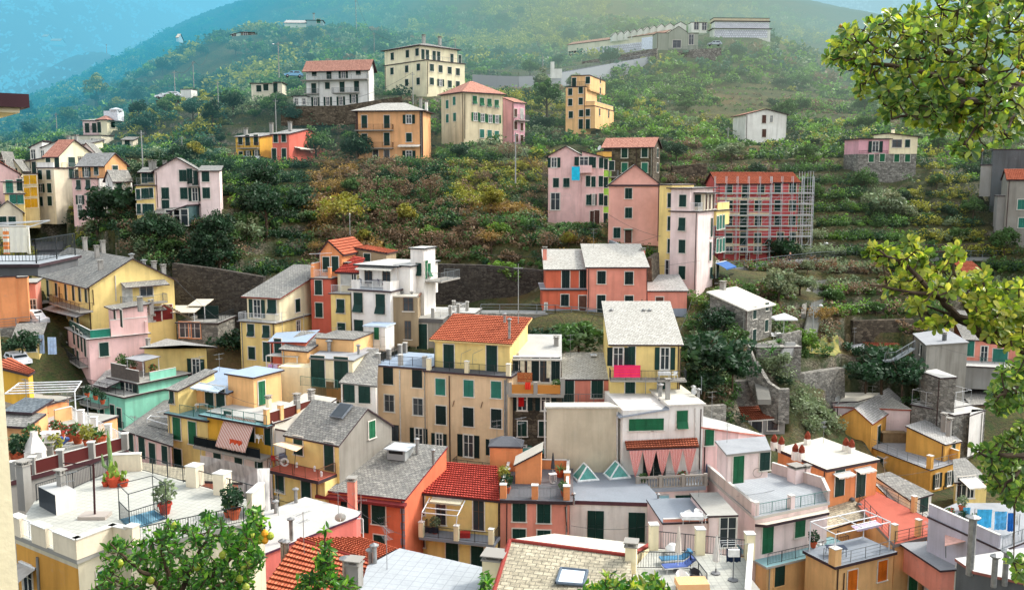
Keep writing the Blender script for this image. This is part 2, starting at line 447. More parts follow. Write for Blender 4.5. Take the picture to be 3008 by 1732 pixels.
class B:
 def __init__(s,name,label,D,org,yaw,cat='house',group=VILLAGE):
  o=P(org[0],org[1],D)
  if isinstance(yaw,tuple):
   x1,y1=src(org);x2,y2=src(yaw)
   m=(y2-y1)/(x2-x1);yi=(y1+y2)/2-519;xi=(x1+x2)/2-CX
   yaw=math.degrees(math.atan(m*FP/(m*xi-yi)))
  s.yaw=R(yaw);s.o=o
  s.u=V_((math.cos(s.yaw),math.sin(s.yaw),0));s.w=V_((-math.sin(s.yaw),math.cos(s.yaw),0))
  s.e=empty(name,o,s.yaw,label,cat,group);s.roof=None;s.k=None
 def loc(s,p):
  d=p-s.o;return V_((d.dot(s.u),d.dot(s.w),d.z))
 def wld(s,p):return s.o+s.u*p[0]+s.w*p[1]+V_((0,0,p[2]))
 def _ray(s,p):
  d=ray(p);o=CAM-s.o
  return V_((o.dot(s.u),o.dot(s.w),o.z)),V_((d.dot(s.u),d.dot(s.w),d.z))
 def hy(s,p,y=0):
  o,d=s._ray(p);return o+d*((y-o.y)/d.y)
 def hx(s,p,x):
  o,d=s._ray(p);return o+d*((x-o.x)/d.x)
 def hz(s,p,z=0):
  o,d=s._ray(p);return o+d*((z-o.z)/d.z)
 def hf(s,p,a,b):
  o,d=s._ray(p);e=b-a;n=V_((e.y,-e.x,0));return o+d*(((a-o).dot(n))/d.dot(n))
 def pt(s,p,z=0):
  """(px,py)->on level z ; (px,py,y)->on plane y ; Vector passes"""
  if isinstance(p,Vector):return p
  if len(p)==2:return s.hz(p,z)
  return s.hy(p[:2],p[2])
 def box(s,x0,x1,y0,y1,zb,zt,wall,roof=None,ov=.35,gnd=False,name='wall',edge=None,th=.16):
  X=lambda q:s.hy(q,y0).x if isinstance(q,tuple)else q
  Z=lambda q:s.hy(q,y0).z if isinstance(q,tuple)else q
  x0=X(x0);x1=X(x1)
  if isinstance(y1,tuple):y1=s.hx(y1[1:],x0).y if y1[0]=='L' else s.hx(y1,x1).y
  zb=Z(zb);zt=Z(zt)
  c=[V_((x0,y0,zt)),V_((x1,y0,zt)),V_((x1,y1,zt)),V_((x0,y1,zt))]
  if y1<=y0:print('BADBOX',s.e.get('label'),y0,y1)
  if roof and roof[0]=='s':
   h=roof[1]
   for i in{'b':(2,3),'f':(0,1),'l':(0,3),'r':(1,2)}[roof[2]]:c[i].z+=h
  return s._solid(c,zb,wall,roof,ov,gnd,name,edge,th)
 def prism(s,pts,zb,wall,top='conc',z=0,ov=.3,gnd=False,name='wall',edge=None,th=.16):
  c=[s.pt(p,z)for p in pts]
  if isinstance(zb,tuple):zb=s.hy(zb,c[0].y).z
  return s._solid(c,zb,wall,('q',top),ov,gnd,name,edge,th)
 def _solid(s,c,zb,wall,roof,ov,gnd,name,edge,th):
  n=len(c);mb=MB();wm=W(wall)if isinstance(wall,str)else wall
  deep=zb-(3 if gnd else 0)
  g=roof if roof and roof[0]=='g' else None
  for i in range(n):
   a,b=c[i],c[(i+1)%n]
   pts=[V_((a.x,a.y,deep)),V_((b.x,b.y,deep)),b,a]
   if g:
    fr=g[4]if len(g)>4 else.5
    if g[2]=='x' and i in(1,3):
     f=fr if i==1 else 1-fr
     pk=a.lerp(b,f)+V_((0,0,g[1]));pts=pts[:3]+[pk]+pts[3:]
    if g[2]=='y' and i in(0,2):
     f=fr if i==0 else 1-fr
     pk=a.lerp(b,f)+V_((0,0,g[1]));pts=pts[:3]+[pk]+pts[3:]
   mb.poly(pts)
  if not g and not(roof and roof[0]=='h'):
   q=[p-V_((0,0,.01))for p in c]
   for tr in([(0,1,2),(0,2,3)]if n==4 else[range(n)]):mb.poly([q[i]for i in tr])
  s.wall=mb.build(name,[wm],s.e)
  s.k=c;s.zb=zb
  FOOT.append(([s.wld(p)for p in c],s.o.z+(zb if gnd else max(zb,min(p.z for p in c)-2.2))))
  if gnd:
   for p in(c[0],c[1]):q=s.wld(p);CPTS.append((q.x,q.y,s.o.z+zb))
   if gnd==2:
    q=s.wld(c[3]);CPTS.append((q.x,q.y,s.o.z+zb+1.5));q=s.wld(c[2]);CPTS.append((q.x,q.y,s.o.z+zb+1.5))
  if roof:s._roof(c,roof,ov,edge,th)
  if n==4 and c[0].z-zb>4.5 and rnd.random()<.7 and(c[1]-c[0]).length>3:
   q=c[1].lerp(c[0],.25/(c[1]-c[0]).length)if rnd.random()<.6 else c[0].lerp(c[1],.25/(c[1]-c[0]).length);d=(c[1]-c[0]).normalized();nn=V_((d.y,-d.x,0))*.06;mb=MB();mb.tube(V_((q.x,q.y,zb))+nn,q+nn-V_((0,0,.1)),.055,0,6);mb.build('drainpipe',[paint(rnd.choice(((70,52,48),(70,52,48),(150,148,140))),.5)],s.e)
  return s
 def _roof(s,c,roof,ov,edge,th):
  mb=MB();em=edge or EDGE();lift=V_((0,0,th))
  if roof[0]in('f','s','q','t'):
   mt=roof[3]if roof[0]=='s' else roof[1]
   top=[p+lift for p in expand(c,ov)]
   order=top
   if roof[0]=='s' and roof[2]in 'lr':order=top[1:]+top[:1]if roof[2]=='l' else top[3:]+top[:3]
   if roof[0]=='s' and roof[2]=='f':order=top[2:]+top[:2]
   slab(mb,order,th,0,1,mt in TILESET)
   mats=[RM(mt),em]
   s.top=top
  elif roof[0]=='g':
   h,ax,mt=roof[1:4];fr=roof[4]if len(roof)>4 else.5
   q=c if ax=='x' else[c[3],c[0],c[1],c[2]]
   if ax=='x':r0=c[3].lerp(c[0],1-fr);r1=c[1].lerp(c[2],fr)
   else:q=[c[1],c[2],c[3],c[0]];r0=c[0].lerp(c[1],fr);r1=c[3].lerp(c[2],fr);r0,r1=r0,r1
   zh=V_((0,0,h))
   if ax=='x':
    qa=[c[0],c[1],r1+zh,r0+zh];qb=[c[2],c[3],r0+zh,r1+zh]
   else:
    qa=[c[1],c[2],r1+zh,r0+zh];qb=[c[3],c[0],r0+zh,r1+zh]
   for qq in(qa,qb):
    top=[p+lift for p in expand(qq,[ov,ov*.7,0,ov*.7])]
    slab(mb,top,th,0,1,mt in TILESET)
   mats=[RM(mt),em];s.top=[p+lift for p in c]
  elif roof[0]=='h':
   h,mt=roof[1:3]
   e=[p+lift for p in expand(c,ov)]
   Lx=(e[1]-e[0]).length;Ly=(e[3]-e[0]).length
   m0=e[0].lerp(e[3],.5);m1=e[1].lerp(e[2],.5);up=V_((0,0,h))
   if Lx>=Ly:
    ins=min(.5,Ly*.5/Lx);r0=m0.lerp(m1,ins)+up;r1=m1.lerp(m0,ins)+up
    fs=[(e[0],e[1],r1,r0),(e[2],e[3],r0,r1),(e[1],e[2],r1,r1),(e[3],e[0],r0,r0)]
   else:
    n0=e[0].lerp(e[1],.5);n1=e[3].lerp(e[2],.5);ins=min(.5,Lx*.5/Ly)
    r0=n0.lerp(n1,ins)+up;r1=n1.lerp(n0,ins)+up
    fs=[(e[1],e[2],r1,r0),(e[3],e[0],r0,r1),(e[0],e[1],r0,r0),(e[2],e[3],r1,r1)]
   for f in fs:
    if(f[2]-f[3]).length<1e-5:
     a,b,t=f[0],f[1],f[2];ee=(b-a).normalized();gg=(t-a)-ee*((t-a).dot(ee));L=gg.length
     mb.poly([a,b,t],0,[(0,0),((b-a).length,0),((t-a).dot(ee),L)])
    else:slope(mb,*f,0,mt in TILESET)
   mb.poly([p-lift for p in e][::-1],1)
   for i in range(4):mb.poly([e[i]-lift,e[(i+1)%4]-lift,e[(i+1)%4],e[i]],1)
   mats=[RM(mt),em];s.top=e
  if s.o.y<125 and s.o.y>40 and rnd.random()<.3:
   m_=sum(c,V_((0,0,0)))/len(c);q=c[-1].lerp(m_,.35);q.z=max(p.z for p in c);s.antenna(V_((q.x,q.y,q.z+(.5 if roof[0]=='g' else.15))),1.6+rnd.random(),rnd.random()*3)
  s.roof=mb.build('roof' if roof[0]!='t' else 'terrace_floor',mats,s.e)
 def _face(s,f):
  if isinstance(f,tuple):return f
  return s.k[f],s.k[(f+1)%len(s.k)]
 def win(s,f,kind,pts,w=.95,h=None,c='g',trim=1,fr='w'):
  a,b=s._face(f);e=b-a;ang=math.atan2(e.y,e.x);n=V_((math.sin(ang),-math.cos(ang),0))
  door=kind in 'dDB'
  hh=h or(2.15 if door else 1.45)
  for q in pts:
   p=s.hf(q[:2],a,b)+n*.006
   w_,h_=(q[2],q[3])if len(q)>3 else(w,hh)
   o=link('door' if door else 'window',window_mesh(w_,h_,'d' if door else 'w',trim,fr if kind in 'ogDk' else 'w'),s.e,p,ang)
   if kind in 'cad':
    for sg in(-1,1):
     link('shutter',shutter_mesh(w_/2-.01,h_,c,kind=='a'),o,(sg*w_/4,-.03,0))
   elif kind=='o':
    for sg in(-1,1):
     link('shutter',shutter_mesh(w_/2+.02,h_,c,False),o,(sg*(w_*.75+.12),-.04,0))
   elif kind=='B':
    mb=MB();mb.box(-w_/2+.02,w_/2-.02,-.05,-.028,-h_/2,h_/2-.02)
    for zz in(-h_*.25,h_*.2):mb.box(-w_*.36,w_*.36,-.062,-.05,zz-h_*.14,zz+h_*.14)
    mb.build('door_leaf',[paint(GREEN[c],.6,.15)],o)
  return s
 def balc(s,f,l,r,out=.9,rail='d',slabm=None,rk=True,th=.16,gap=.14):
  a,b=s._face(f);e=(b-a);en=e.normalized();n=V_((en.y,-en.x,0))
  p=s.hf(l,a,b);q=s.hf(r,a,b);z=(p.z+q.z)/2 if True else 0
  p=V_((p.x,p.y,p.z));q=V_((q.x,q.y,p.z))
  ang=math.atan2(en.y,en.x);L=(q-p).length
  mb=MB();mb.box(0,L,-out,-.004,-th,0,0)
  o=mb.build('balcony',[slabm or concrete((150,146,138))],s.e,p)
  o.rotation_euler=(0,0,ang)
  if rk:
   m2=MB();rail_mb(m2,[(.04,-.02,0),(.04,-out+.05,0),(L-.04,-out+.05,0),(L-.04,-.02,0)],1.0,gap)
   m2.build('railing',[RAILM(rail)],o)
  return s
 def rail(s,pts,z=0,h=1.0,c='d',gap=.14,mid=False,bars=True,name='railing'):
  mb=MB();rail_mb(mb,[s.pt(p,z)for p in pts],h,gap,mid=mid,bars=bars)
  return mb.build(name,[RAILM(c)],s.e)
 def posts(s,pts,z=0,w=.35,h=1.05,wall='white',cap=None):
  for p in pts:
   p=s.pt(p,z);mb=MB();mb.box(-w/2,w/2,-w/2,w/2,0,h,0);mb.box(-w/2-.04,w/2+.04,-w/2-.04,w/2+.04,h,h+.06,1)
   mb.build('pillar',[W(wall),cap or concrete((200,198,190))],s.e,p)
 def para(s,pts,z=0,h=.9,t=.18,wall='white',cap=True):
  L=[s.pt(p,z)for p in pts];mb=MB()
  for i in range(len(L)-1):
   a,b=L[i],L[i+1];d=(b-a);d.z=0
   if d.length<.05:continue
   d.normalize();n=V_((d.y,-d.x,0))*(t/2)
   a=a-d*t*.45;b=b+d*t*.45
   for h0,h1,k,mi in((-.02,h,1,0),(h,h+.05,1.4,1)):
    if mi and not cap:continue
    nn=n*k;U=V_((0,0,1))
    q=[a+nn,b+nn,b-nn,a-nn]
    lo=[p+U*h0 for p in q];hi=[p+U*h1 for p in q]
    mb.poly(hi,mi);mb.poly(lo[::-1],mi)
    for j in range(4):mb.poly([lo[j],lo[(j+1)%4],hi[(j+1)%4],hi[j]],mi)
  return mb.build('parapet',[W(wall)if isinstance(wall,str)else wall,concrete((206,204,196))],s.e)
 def chim(s,p,h=1.1,w=.42,style='c',wall='grey'):
  """p: local vector or (px,py,y)"""
  p=s.pt(p);mb=MB();cm=concrete((150,146,138))
  if style=='p':
   mb.tube((0,0,-.3),(0,0,h),w/2,0,8);mb.lathe([(w*.5,h),(w*.95,h+.1),(w*.95,h+.16),(0,h+.3)],mi=0,n=8);mats=[paint((150,150,148),.4,.15,.5)]
  elif style=='r':
   mb.box(-w/2,w/2,-w/2,w/2,-.3,h*.45,0);mb.box(-w*.42,w*.42,-w*.42,w*.42,h*.45,h*.75,1)
   mb.lathe([(w*.72,h*.75),(w*.68,h*.82),(w*.25,h*1.05),(.001,h*1.12)],mi=1,n=4);mats=[W('white'),tilemat((190,82,52))]
  else:
   mb.box(-w/2,w/2,-w/2,w/2,-.5,h,0);mb.box(-w/2-.07,w/2+.07,-w/2-.07,w/2+.07,h,h+.07,1)
   for sx in(-1,1):
    for sy in(-1,1):mb.box(sx*w*.36-.05,sx*w*.36+.05,sy*w*.36-.05,sy*w*.36+.05,h+.07,h+.25,1)
   mb.box(-w/2-.1,w/2+.1,-w/2-.1,w/2+.1,h+.25,h+.31,1);mats=[W(wall),cm]
  return mb.build('chimney',mats,s.roof or s.e,p)
 def pipe(s,f,a,b,r=.05,c='n'):
  A,Bb=s._face(f);e=(Bb-A).normalized();n=V_((e.y,-e.x,0))*.07
  mb=MB();mb.tube(s.hf(a,A,Bb)+n,s.hf(b,A,Bb)+n,r,0,6)
  return mb.build('drainpipe',[{'n':paint((70,52,48),.5),'w':paint((200,196,188),.5),'g':paint((130,130,126),.5)}[c]],s.e)
 def antenna(s,p,h=2.2,yaw=0.4):
  p=s.pt(p);mb=MB();mb.tube((0,0,-.4),(0,0,h),.022,0,4)
  c,sn=math.cos(yaw),math.sin(yaw)
  for z,L,n in((h-.1,1.1,7),(h-.6,.7,5)):
   mb.tube((-L/2*c,-L/2*sn,z),(L/2*c,L/2*sn,z),.014,0,4)
   for k in range(n):
    t=(k/(n-1)-.5)*L;q=.28-.02*k
    mb.tube((t*c-q*sn,t*sn+q*c,z),(t*c+q*sn,t*sn-q*c,z),.009,0,3)
  return mb.build('antenna',[paint((150,152,152),.4,.1,.6)],s.e,p)
 def dish(s,p,r=.42,az=-60):
  p=s.pt(p);mb=MB()
  prof=[(r*t,.35*r*t*t)for t in(0.001,.3,.55,.8,1)]
  mb.lathe(prof,n=14);mb.tube((0,0,0),(0,0,-.25),.025,0,5);mb.tube((r*.9,0,.3*r),(0,0,r*.95),.012,0,4)
  o=mb.build('satellite_dish',[paint((206,206,202),.5)],s.e,p,True)
  o.rotation_euler=(R(70),0,R(az));return o
 def awning(s,f,l,r,out=1.2,drop=.5,m=None,name='awning',val=.18):
  a,b=s._face(f);e=(b-a).normalized();n=V_((e.y,-e.x,0));p=s.hf(l,a,b);q=s.hf(r,a,b);q.z=p.z
  L=(q-p).length;ang=math.atan2(e.y,e.x);mb=MB()
  def pt(x,t):return(x,-out*t-.03,-drop*(t**1.2))
  nx=max(2,int(L/.3))
  for i in range(nx):
   for j in range(4):
    x0,x1=L*i/nx,L*(i+1)/nx;t0,t1=j/4,(j+1)/4
    mb.poly([pt(x0,t1),pt(x1,t1),pt(x1,t0),pt(x0,t0)],0,[(x0,t1),(x1,t1),(x1,t0),(x0,t0)])
   A,Bq=pt(x0,1),pt(x1,1);dz=val*(.75+.25*(i%2))
   mb.poly([(A[0],A[1],A[2]-dz),(Bq[0],Bq[1],Bq[2]-dz),Bq,A],0,[(x0,1.3),(x1,1.3),(x1,1),(x0,1)])
  mb.tube((0,-.06,.03),(L,-.06,.03),.06,1,6)
  o=mb.build(name,[m or paint((220,212,196),.8),paint((210,210,206),.5)],s.e,p)
  o.rotation_euler=(0,0,ang);return o
 def beam(s,pts,r=.04,c='w',name='pergola'):
  if name.endswith('post'):
   for a,b in pts:mb=MB();mb.tube(a,b,r,0,5);mb.build(name,[RAILM(c)],s.e)
   return
  mb=MB()
  for a,b in pts:mb.tube(a,b,r,0,5)
  return mb.build(name,[RAILM(c)],s.e)
 def slabat(s,pts,z,th,m,em=None,name='ledge'):
  mb=MB();slab(mb,[s.pt(p,z)for p in pts],th,0,1);return mb.build(name,[m,em or m],s.e)
T('B')
b=B('house','low cream house with flat roof among trees, left of the white three storey house',208,(213,597),4)
b.box(0,(378,597),0,6,(215,680),0,'pale',('f','tilefar'),gnd=True);b.win(0,'c',[(268,632),(318,624)],1.1,1.4)
b.box((380,590),(432,590),-.4,5,(400,665),(380,590),'pale',('f','conc'));b.win(0,'d',[(386,628)])
b=B('house','white three storey house with long balconies and orange tiled roof',200,(603,490),-12)
b.box(0,(1050,478),0,(1086,470),(700,752),0,'white',('g',1.6,'x','tilefar'),ov=.8,gnd=2)
b.win(0,'c',[(663,520),(977,510),(757,612)],1.05,1.4).win(0,'d',[(768,528),(660,630),(862,620),(965,615)],1.1,2.1).win(0,'o',[(870,522)],.9,2.1)
b.win(0,'o',[(672,725),(760,722),(853,720),(945,705)],.8,1.8)
b.balc(0,(582,576),(1052,566),1.3,'g');b.balc(0,(603,670),(697,668),1.1,'g');b.balc(0,(800,664),(985,658),1.1,'g')
b.pipe(0,(696,580),(696,745),.06,'g')
b.box((512,690),(606,690),-1.2,4,(512,755),(512,690),'white',('f','conc'));b.win(0,'g',[(535,725),(590,725)],.8,1.4)
b=B('apartment_building','big square cream block with rows of green shutters, highest of the upper houses',214,(1163,368),-46)
b.box(0,(1462,430),0,(1735,470),(1440,680),(1462,430),'cream',('t','conc'),ov=.25,gnd=2)
b.win(0,'c',[(1218,508),(1323,493),(1406,480),(1405,580),(1323,590)],1.15,1.5)
b.win(1,'c',[(1500,483),(1562,492),(1627,503),(1685,513),(1500,580),(1628,600),(1685,605)],1.1,1.5).win(1,'o',[(1563,590)],.8,1.5)
b.pipe(1,(1470,440),(1470,670),.06)
k=b.k
b.box(0,(1417,400),.02,k[2].y-.3,(1417,432),0,'cream',('h',1.5,'slate'),ov=.7)
b.win(0,'c',[(1220,403),(1328,385),(1397,373)],1.15,1.6)
b.win(1,'d',[(1436,388),(1468,392),(1516,400),(1548,404),(1643,420),(1700,428)],.9,2.1)
b.rail([k[1]+V_((-.15,.1,.1)),k[2]+V_((-.15,-.1,.1))],0,1.0,'g',.2)
b.chim(V_((8,5,1.9)),1.2,.6);b.chim(V_((10,8,1.6)),1.2,.6)
b=B('house','broad orange house with pale hipped roof and two balconies, below the white houses',172,(958,797),-6)
b.box(0,(1432,797),0,(1492,825),(1200,1122),0,'peach',('h',1.7,'slatew'),ov=.75,gnd=2)
b.win(0,'d',[(1020,868),(1180,868),(1180,992)],1.05,2.3).win(0,'o',[(1337,850)],1.0,1.6).win(0,'a',[(1021,985)],1.05,1.6).win(0,'c',[(1338,980)],1.05,1.6)
b.win(0,'o',[(1338,1105)],1.1,1.6).win(0,'k',[(1180,1105),(1100,1105)],1.0,1.9,fr='n')
b.balc(0,(962,928),(1228,928),1.1,'n');b.balc(0,(962,1055),(1228,1055),1.1,'n');b.awning(0,(1265,1035),(1420,1035),1.1,.2)
k=b.k
for a in((k[1].x-.5,k[1].x+.03),(-.03,.4)):mb=MB();mb.box(*a,-.03,.45,b.zb,0);mb.build('corner_strip',[paint((74,60,56),.8)],b.e)
b.chim(V_((k[1].x-1.5,6,1.2)),1.5,.5);b.chim(V_((k[1].x-.6,7,.9)),1.3,.5,wall='white')
b=B('apartment_building','weathered cream block with peeling walls and orange hipped roof',187,(1567,683),-55)
b.box(0,(1726,655),0,(2004,690),(1725,1015),0,plaster((222,206,170),.75),('h',2.6,'tilefar'),ov=.6,gnd=2)
b.win(0,'c',[(1612,745),(1662,720),(1613,845),(1665,835)],1.0,1.6,c='t')
b.pipe(1,(1735,670),(1735,990),.06)
T('C');b.win(1,'a',[(-14,714),(37,727),(90,734),(142,742)],1.0,1.6,c='b').win(1,'o',[(-8,832),(43,840),(98,847),(145,850)],.8,1.6,c='b').win(1,'c',[(38,952),(92,957),(143,963)],1.0,1.6,c='t')
b=B('house','narrow pink house with small balcony joined to the weathered cream block',190,(187,735),-40)
b.box(0,(266,750),0,(345,768),(266,1035),0,'rose',('s',1.0,'l','tilefar'),ov=.3,gnd=True)
b.win(1,'c',[(277,805),(277,895),(322,905),(322,990),(285,985)],.9,1.6,c='n').win(1,'d',[(322,812)],.9,2.1,c='w');b.balc(1,(272,855),(350,858),1.0,'g')
b=B('house','tall ochre house with roof terrace below the cemetery road',197,(636,625),-20)
b.box(0,(779,600),0,9,(700,930),0,'apricot',('t','conc'),ov=.1,gnd=True);k0=b.k
b.win(0,'c',[(668,655),(743,642),(668,730),(743,722),(672,818),(745,808)],.9,1.4).win(0,'d',[(743,885)],.9,2.0)
b.box((676,560),(806,545),.9,(918,560),(700,640),(760,541),'apricot',('f','tilefar'),ov=.12);k1=b.k
b.win(0,'d',[(695,590)],.9,2.0).win(0,'c',[(793,572)],.9,1.4)
b.box(k0[1].x+.02,k1[1].x-.05,1.2,k1[2].y-.3,b.zb-.2,.2,'apricot')
b.win(1,'c',[(880,570),(880,648),(882,720)],.9,1.4)
b.box(k0[1].x,(845,760),-.5,(978,770),(845,915),(845,758),'apricot',('t','conc'),ov=.08)
b.win(0,'c',[(793,803)],.9,1.4).win(0,'d',[(793,885)],.9,2.0).win(1,'c',[(876,800)],.9,1.4).win(1,'d',[(940,810)],.9,1.8)
k=b.k;b.para([k[0]+V_((0.2,.2,.15)),k[1]+V_((-.2,.2,.15)),k[2]+V_((-.2,-.2,.15))],0,.9,.15,'apricot');b.rail([k0[0]+V_((.1,.1,.1)),k0[1]+V_((-.1,.1,.1))],0,1,'d')
b=B('stone_house','square rubble stone house with orange roof and teal shutters',163,(905,1048),-22)
b.box(0,(1258,1045),0,(1308,1050),(1100,1290),0,'dstone',('g',1.5,'x','tilefar'),ov=.5,gnd=2)
b.win(0,'c',[(1055,1090),(1198,1086)],1.1,1.7,c='g',trim='white').win(0,'c',[(1055,1195),(1198,1195)],1.1,1.7,c='t',trim='white').win(1,'c',[(1288,1090),(1288,1195)],.9,1.6)
b.pipe(0,(1137,1055),(1137,1290),.07)
T('W')
b=B('house','lone white gabled house with brown arched door on the right hand terraces',200,(1842,283),6)
b.box(0,(1943,278),0,8,(1890,348),0,'white',('g',1.1,'y','tilefar',.48),ov=.4,gnd=True)
T('D');b.win(0,'c',[(88,850),(88,950)],.9,1.7,c='n').win(0,'k',[(141,848)],.6,1.5)
b=B('house','pink and yellow house on a grey stone base, left of the overhanging branch',170,(760,1097),3)
b.box(0,(1175,1097),0,6.5,(900,1205),0,'gstone',gnd=2);b.win(0,'c',[(852,1128),(930,1124),(1033,1127),(1110,1127)],.95,1.4,c='b')
k0=b.k
b.box(0.02,(982,1085),.05,6.4,.004,(800,993),'rose',('f','conl'),ov=.35);b.win(0,'o',[(882,1046)],1.2,2.0)
b.box((980,1085),k0[1].x+.02,-.12,6.6,.004,(1080,978),'cream',('s',.6,'l','conl'),ov=.3);b.win(0,'g',[(1035,1023)],1.8,1.4,fr='n').win(0,'c',[(1110,1023)],.9,1.4)
b.chim((1005,975,2.0),1.3,.5,wall='cream');b.rail([k0[0]+V_((.1,-.05,.1)),k0[0].lerp(k0[1],.5)+V_((0,-.05,.1))],0,.5,'d',.2)
b=B('derelict_building','blackened derelict concrete building at the right edge',160,(1722,1070),-26,'building')
b.box(0,24,0,10,(1722,1440),0,'derelict',('f','cond'),ov=.1,gnd=2)
b.box((1635,1185),-.01,.5,5,(1640,1400),(1640,1180),'grey',('t','conc'),ov=.15);k=b.k
b.rail([k[3]+V_((.1,0,.1)),k[0]+V_((.1,.1,.1)),k[1]+V_((-.1,.1,.1))],0,1,'g');b.beam([(k[0]+V_((.1,.1,0)),k[0]+V_((.1,.1,2.6))),(k[0]+V_((.1,.1,2.6)),k[1]+V_((0,.1,2.6)))],.05,'g','frame')
T('H')
b=B('house','grey rendered house with red roof beside the blackened derelict building',150,(1838,62),-22)
b.box(0,14,0,8,(1838,390),0,'rawg',('g',1.6,'x','tile'),ov=.3,gnd=2);b.win(0,'c',[(1925,215),(1930,330)],1.1,1.6,c='t').win(3,'g',[(1803,215)],.8,1.2)
b.box((1775,170),-.01,1.5,6,(1780,390),(1780,165),'grey',('f','conc'),ov=.1)
T('C')
b=B('cemetery_wall','long white cemetery block of burial niches climbing the hill above the road',332,(650,322),-43,'cemetery',None)
b.box(0,(1345,216),0,6,(650,440),0,'pale',('g',1.2,'x','tilefar'),ov=.3,gnd=2)
k=b.k;a0=b.hf((782,350),k[0],k[1]);a1=b.hf((1180,288),k[0],k[1]);z0=b.hf((782,410),k[0],k[1]).z
loc_=slate((225,228,232),(206,210,216),(190,192,196),row=.75,wid=.8,mortar=.05)
mb=MB();mb.box(a0.x,a1.x,-.3,-.01,z0,a0.z+.2,1);mb.poly([(a0.x,-.303,z0),(a1.x,-.303,z0),(a1.x,-.303,a0.z),(a0.x,-.303,a0.z)],0,[(0,0),(a1.x-a0.x,0),(a1.x-a0.x,a0.z-z0),(0,a0.z-z0)])
mb.build('niche_panel',[loc_,W('white')],b.e)
a2=b.hf((1285,262),k[0],k[1]);mb=MB();mb.box(a1.x+.3,a2.x,-.7,-.01,z0,a0.z+1.3);mb.build('white_panel',[paint((214,222,230),.35)],b.e)
mb=MB();a3=b.hf((725,385),k[0],k[1])
for i in range(5):
 for j in range(3):mb.box(.4+i*1.25,1.4+i*1.25,-.05,-.004,z0-.3+j*1.1,z0+.5+j*1.1)
mb.build('niche',[paint((40,44,48),.5)],b.e)
b=B('cemetery_chapel','grey gabled cemetery chapel at the right end of the long niche block',292,(1285,260),4,'chapel',None)
b.box(0,(1580,240),0,6,(1300,352),(1500,240),'rawg',('f','conc'),ov=.1,gnd=2)
b.box((1374,230),(1503,230),-.8,5,(1400,350),(1400,232),'rawg',('g',1.8,'y','conc'),ov=.1)
b.win(0,'k',[(1427,315)],2.6,2.4,fr='g');b.win((V_((b.k[1].x,-.01,0)),V_((b.k[1].x+6,-.01,0))),'g',[(1530,283)],1.6,3.2)
b=B('cemetery_wall','upper white cemetery block in two tiers of niches under a beige band',312,(1690,205),3,'cemetery',None)
b.box(0,(2095,205),0,5,(1690,268),(1690,206),'white',('t','conc'),ov=.5,gnd=2);k=b.k
for y_,zt,zb in((-.02,5.5,0),(.98,0,0)):pass
mb=MB();L=k[1].x;h=-b.zb
mb.poly([(0.3,-.03,b.zb),(L-1,-.03,b.zb),(L-1,-.03,-.3),(.3,-.03,-.3)],0,[(0,0),(L,0),(L,h),(0,h)])
b.box(0.5,L-.2,.8,5,.01,(1690,155),'white',('f','conc'),ov=.3,th=.3);k=b.k
mb.poly([(0.6,.77,.2),(L-.3,.77,.2),(L-.3,.77,k[0].z-.2),(.6,.77,k[0].z-.2)],0,[(0,0),(L,0),(L,5),(0,5)])
mb.build('niche_panel',[loc_],b.e)
b.box(.3,L,1.4,6,k[0].z,(1690,130),'tan',('f','conc'),ov=.1)
for i,(x,y,w,h)in enumerate([(968,245,42,20),(1010,238,44,22),(1056,231,44,24),(1102,224,46,26),(1148,216,46,26),(1194,206,48,28),(1240,198,50,32),(1290,187,56,36),(1348,180,62,44),(1415,172,80,58)]):
 b=B('tomb_chapel','small white gabled tomb chapel in the row behind the long niche block',316-i,(x,y+8),6,'tomb','row of white tomb chapels')
 b.box(0,(x+w,y+8),0,4,(x,y+h+30),0,'white',('g',1.0,'y','conw'),ov=.15)
for i,(x0,x1,y0,y1,lab)in enumerate([(1532,1585,162,212,'plain white tomb block between the tomb row and the upper niche block'),(1590,1640,165,215,'small white tomb with dark door left of the upper niche block')]):
 b=B('tomb',lab,308,(x0,y0),4,'tomb','tombs of the cemetery');b.box(0,(x1,y0),0,4,(x0,y1+20),0,'white',('f','conw'),ov=.1);b.win(0,'k',[((x0+x1)/2+8,y1-25)],1.6,2.4)
T('A')
b=B('house','small far stone house with cream end and dark arch on the upper left ridge',335,(1642,250),6)
b.box(0,(1715,240),0,6,(1650,292),0,'cream',('s',.8,'r','conc'),gnd=2);b.win(0,'k',[(1668,268)],1.6,2.6)
b.box((1716,232),(1826,232),-.3,6,(1720,280),(1716,232),'gstone',('f','conc'));b.win(0,'k',[(1750,250)],1.3,2)
T('B')
b=B('house','long low pale farmhouse high on the hill among terraces',355,(450,165),5)
b.box(0,(605,160),0,7,(480,190),0,'pale',('s',2.0,'b','conl'),gnd=2);b.box((606,145),(722,148),-.3,6,(610,185),(606,147),'grey',('f','conc'));b.win(0,'c',[(693,152)],1.4,1.6,c='t')
b.chim((660,140,3),2,.7)
T('A')
for i,(x,y,w)in enumerate([(300,262,36),(360,292,70),(1255,268,16)]):
 b=B('house',['tiny white house lost in the blue haze at far left','tiny pale ruin in the blue haze at far left, lower right of the white one','tiny pale hut on the hazy ridge left of the far stone house'][i],[700,690,430][i],(x,y),5)
 b.box(0,(x+w,y),0,8,(x,y+30),0,'white',('g',2,'x','conw'))
b=B('shed','white flat box shed at the end of the railed car deck',225,(1287,640),-10,'shed',None)
b.box(0,(1362,628),0,(1405,640),(1300,685),0,'white',('f','conw'),ov=.1,gnd=True)
b=B('house','pink and cream house with rooftop dish tank, above the left cluster',218,(588,862),-10)
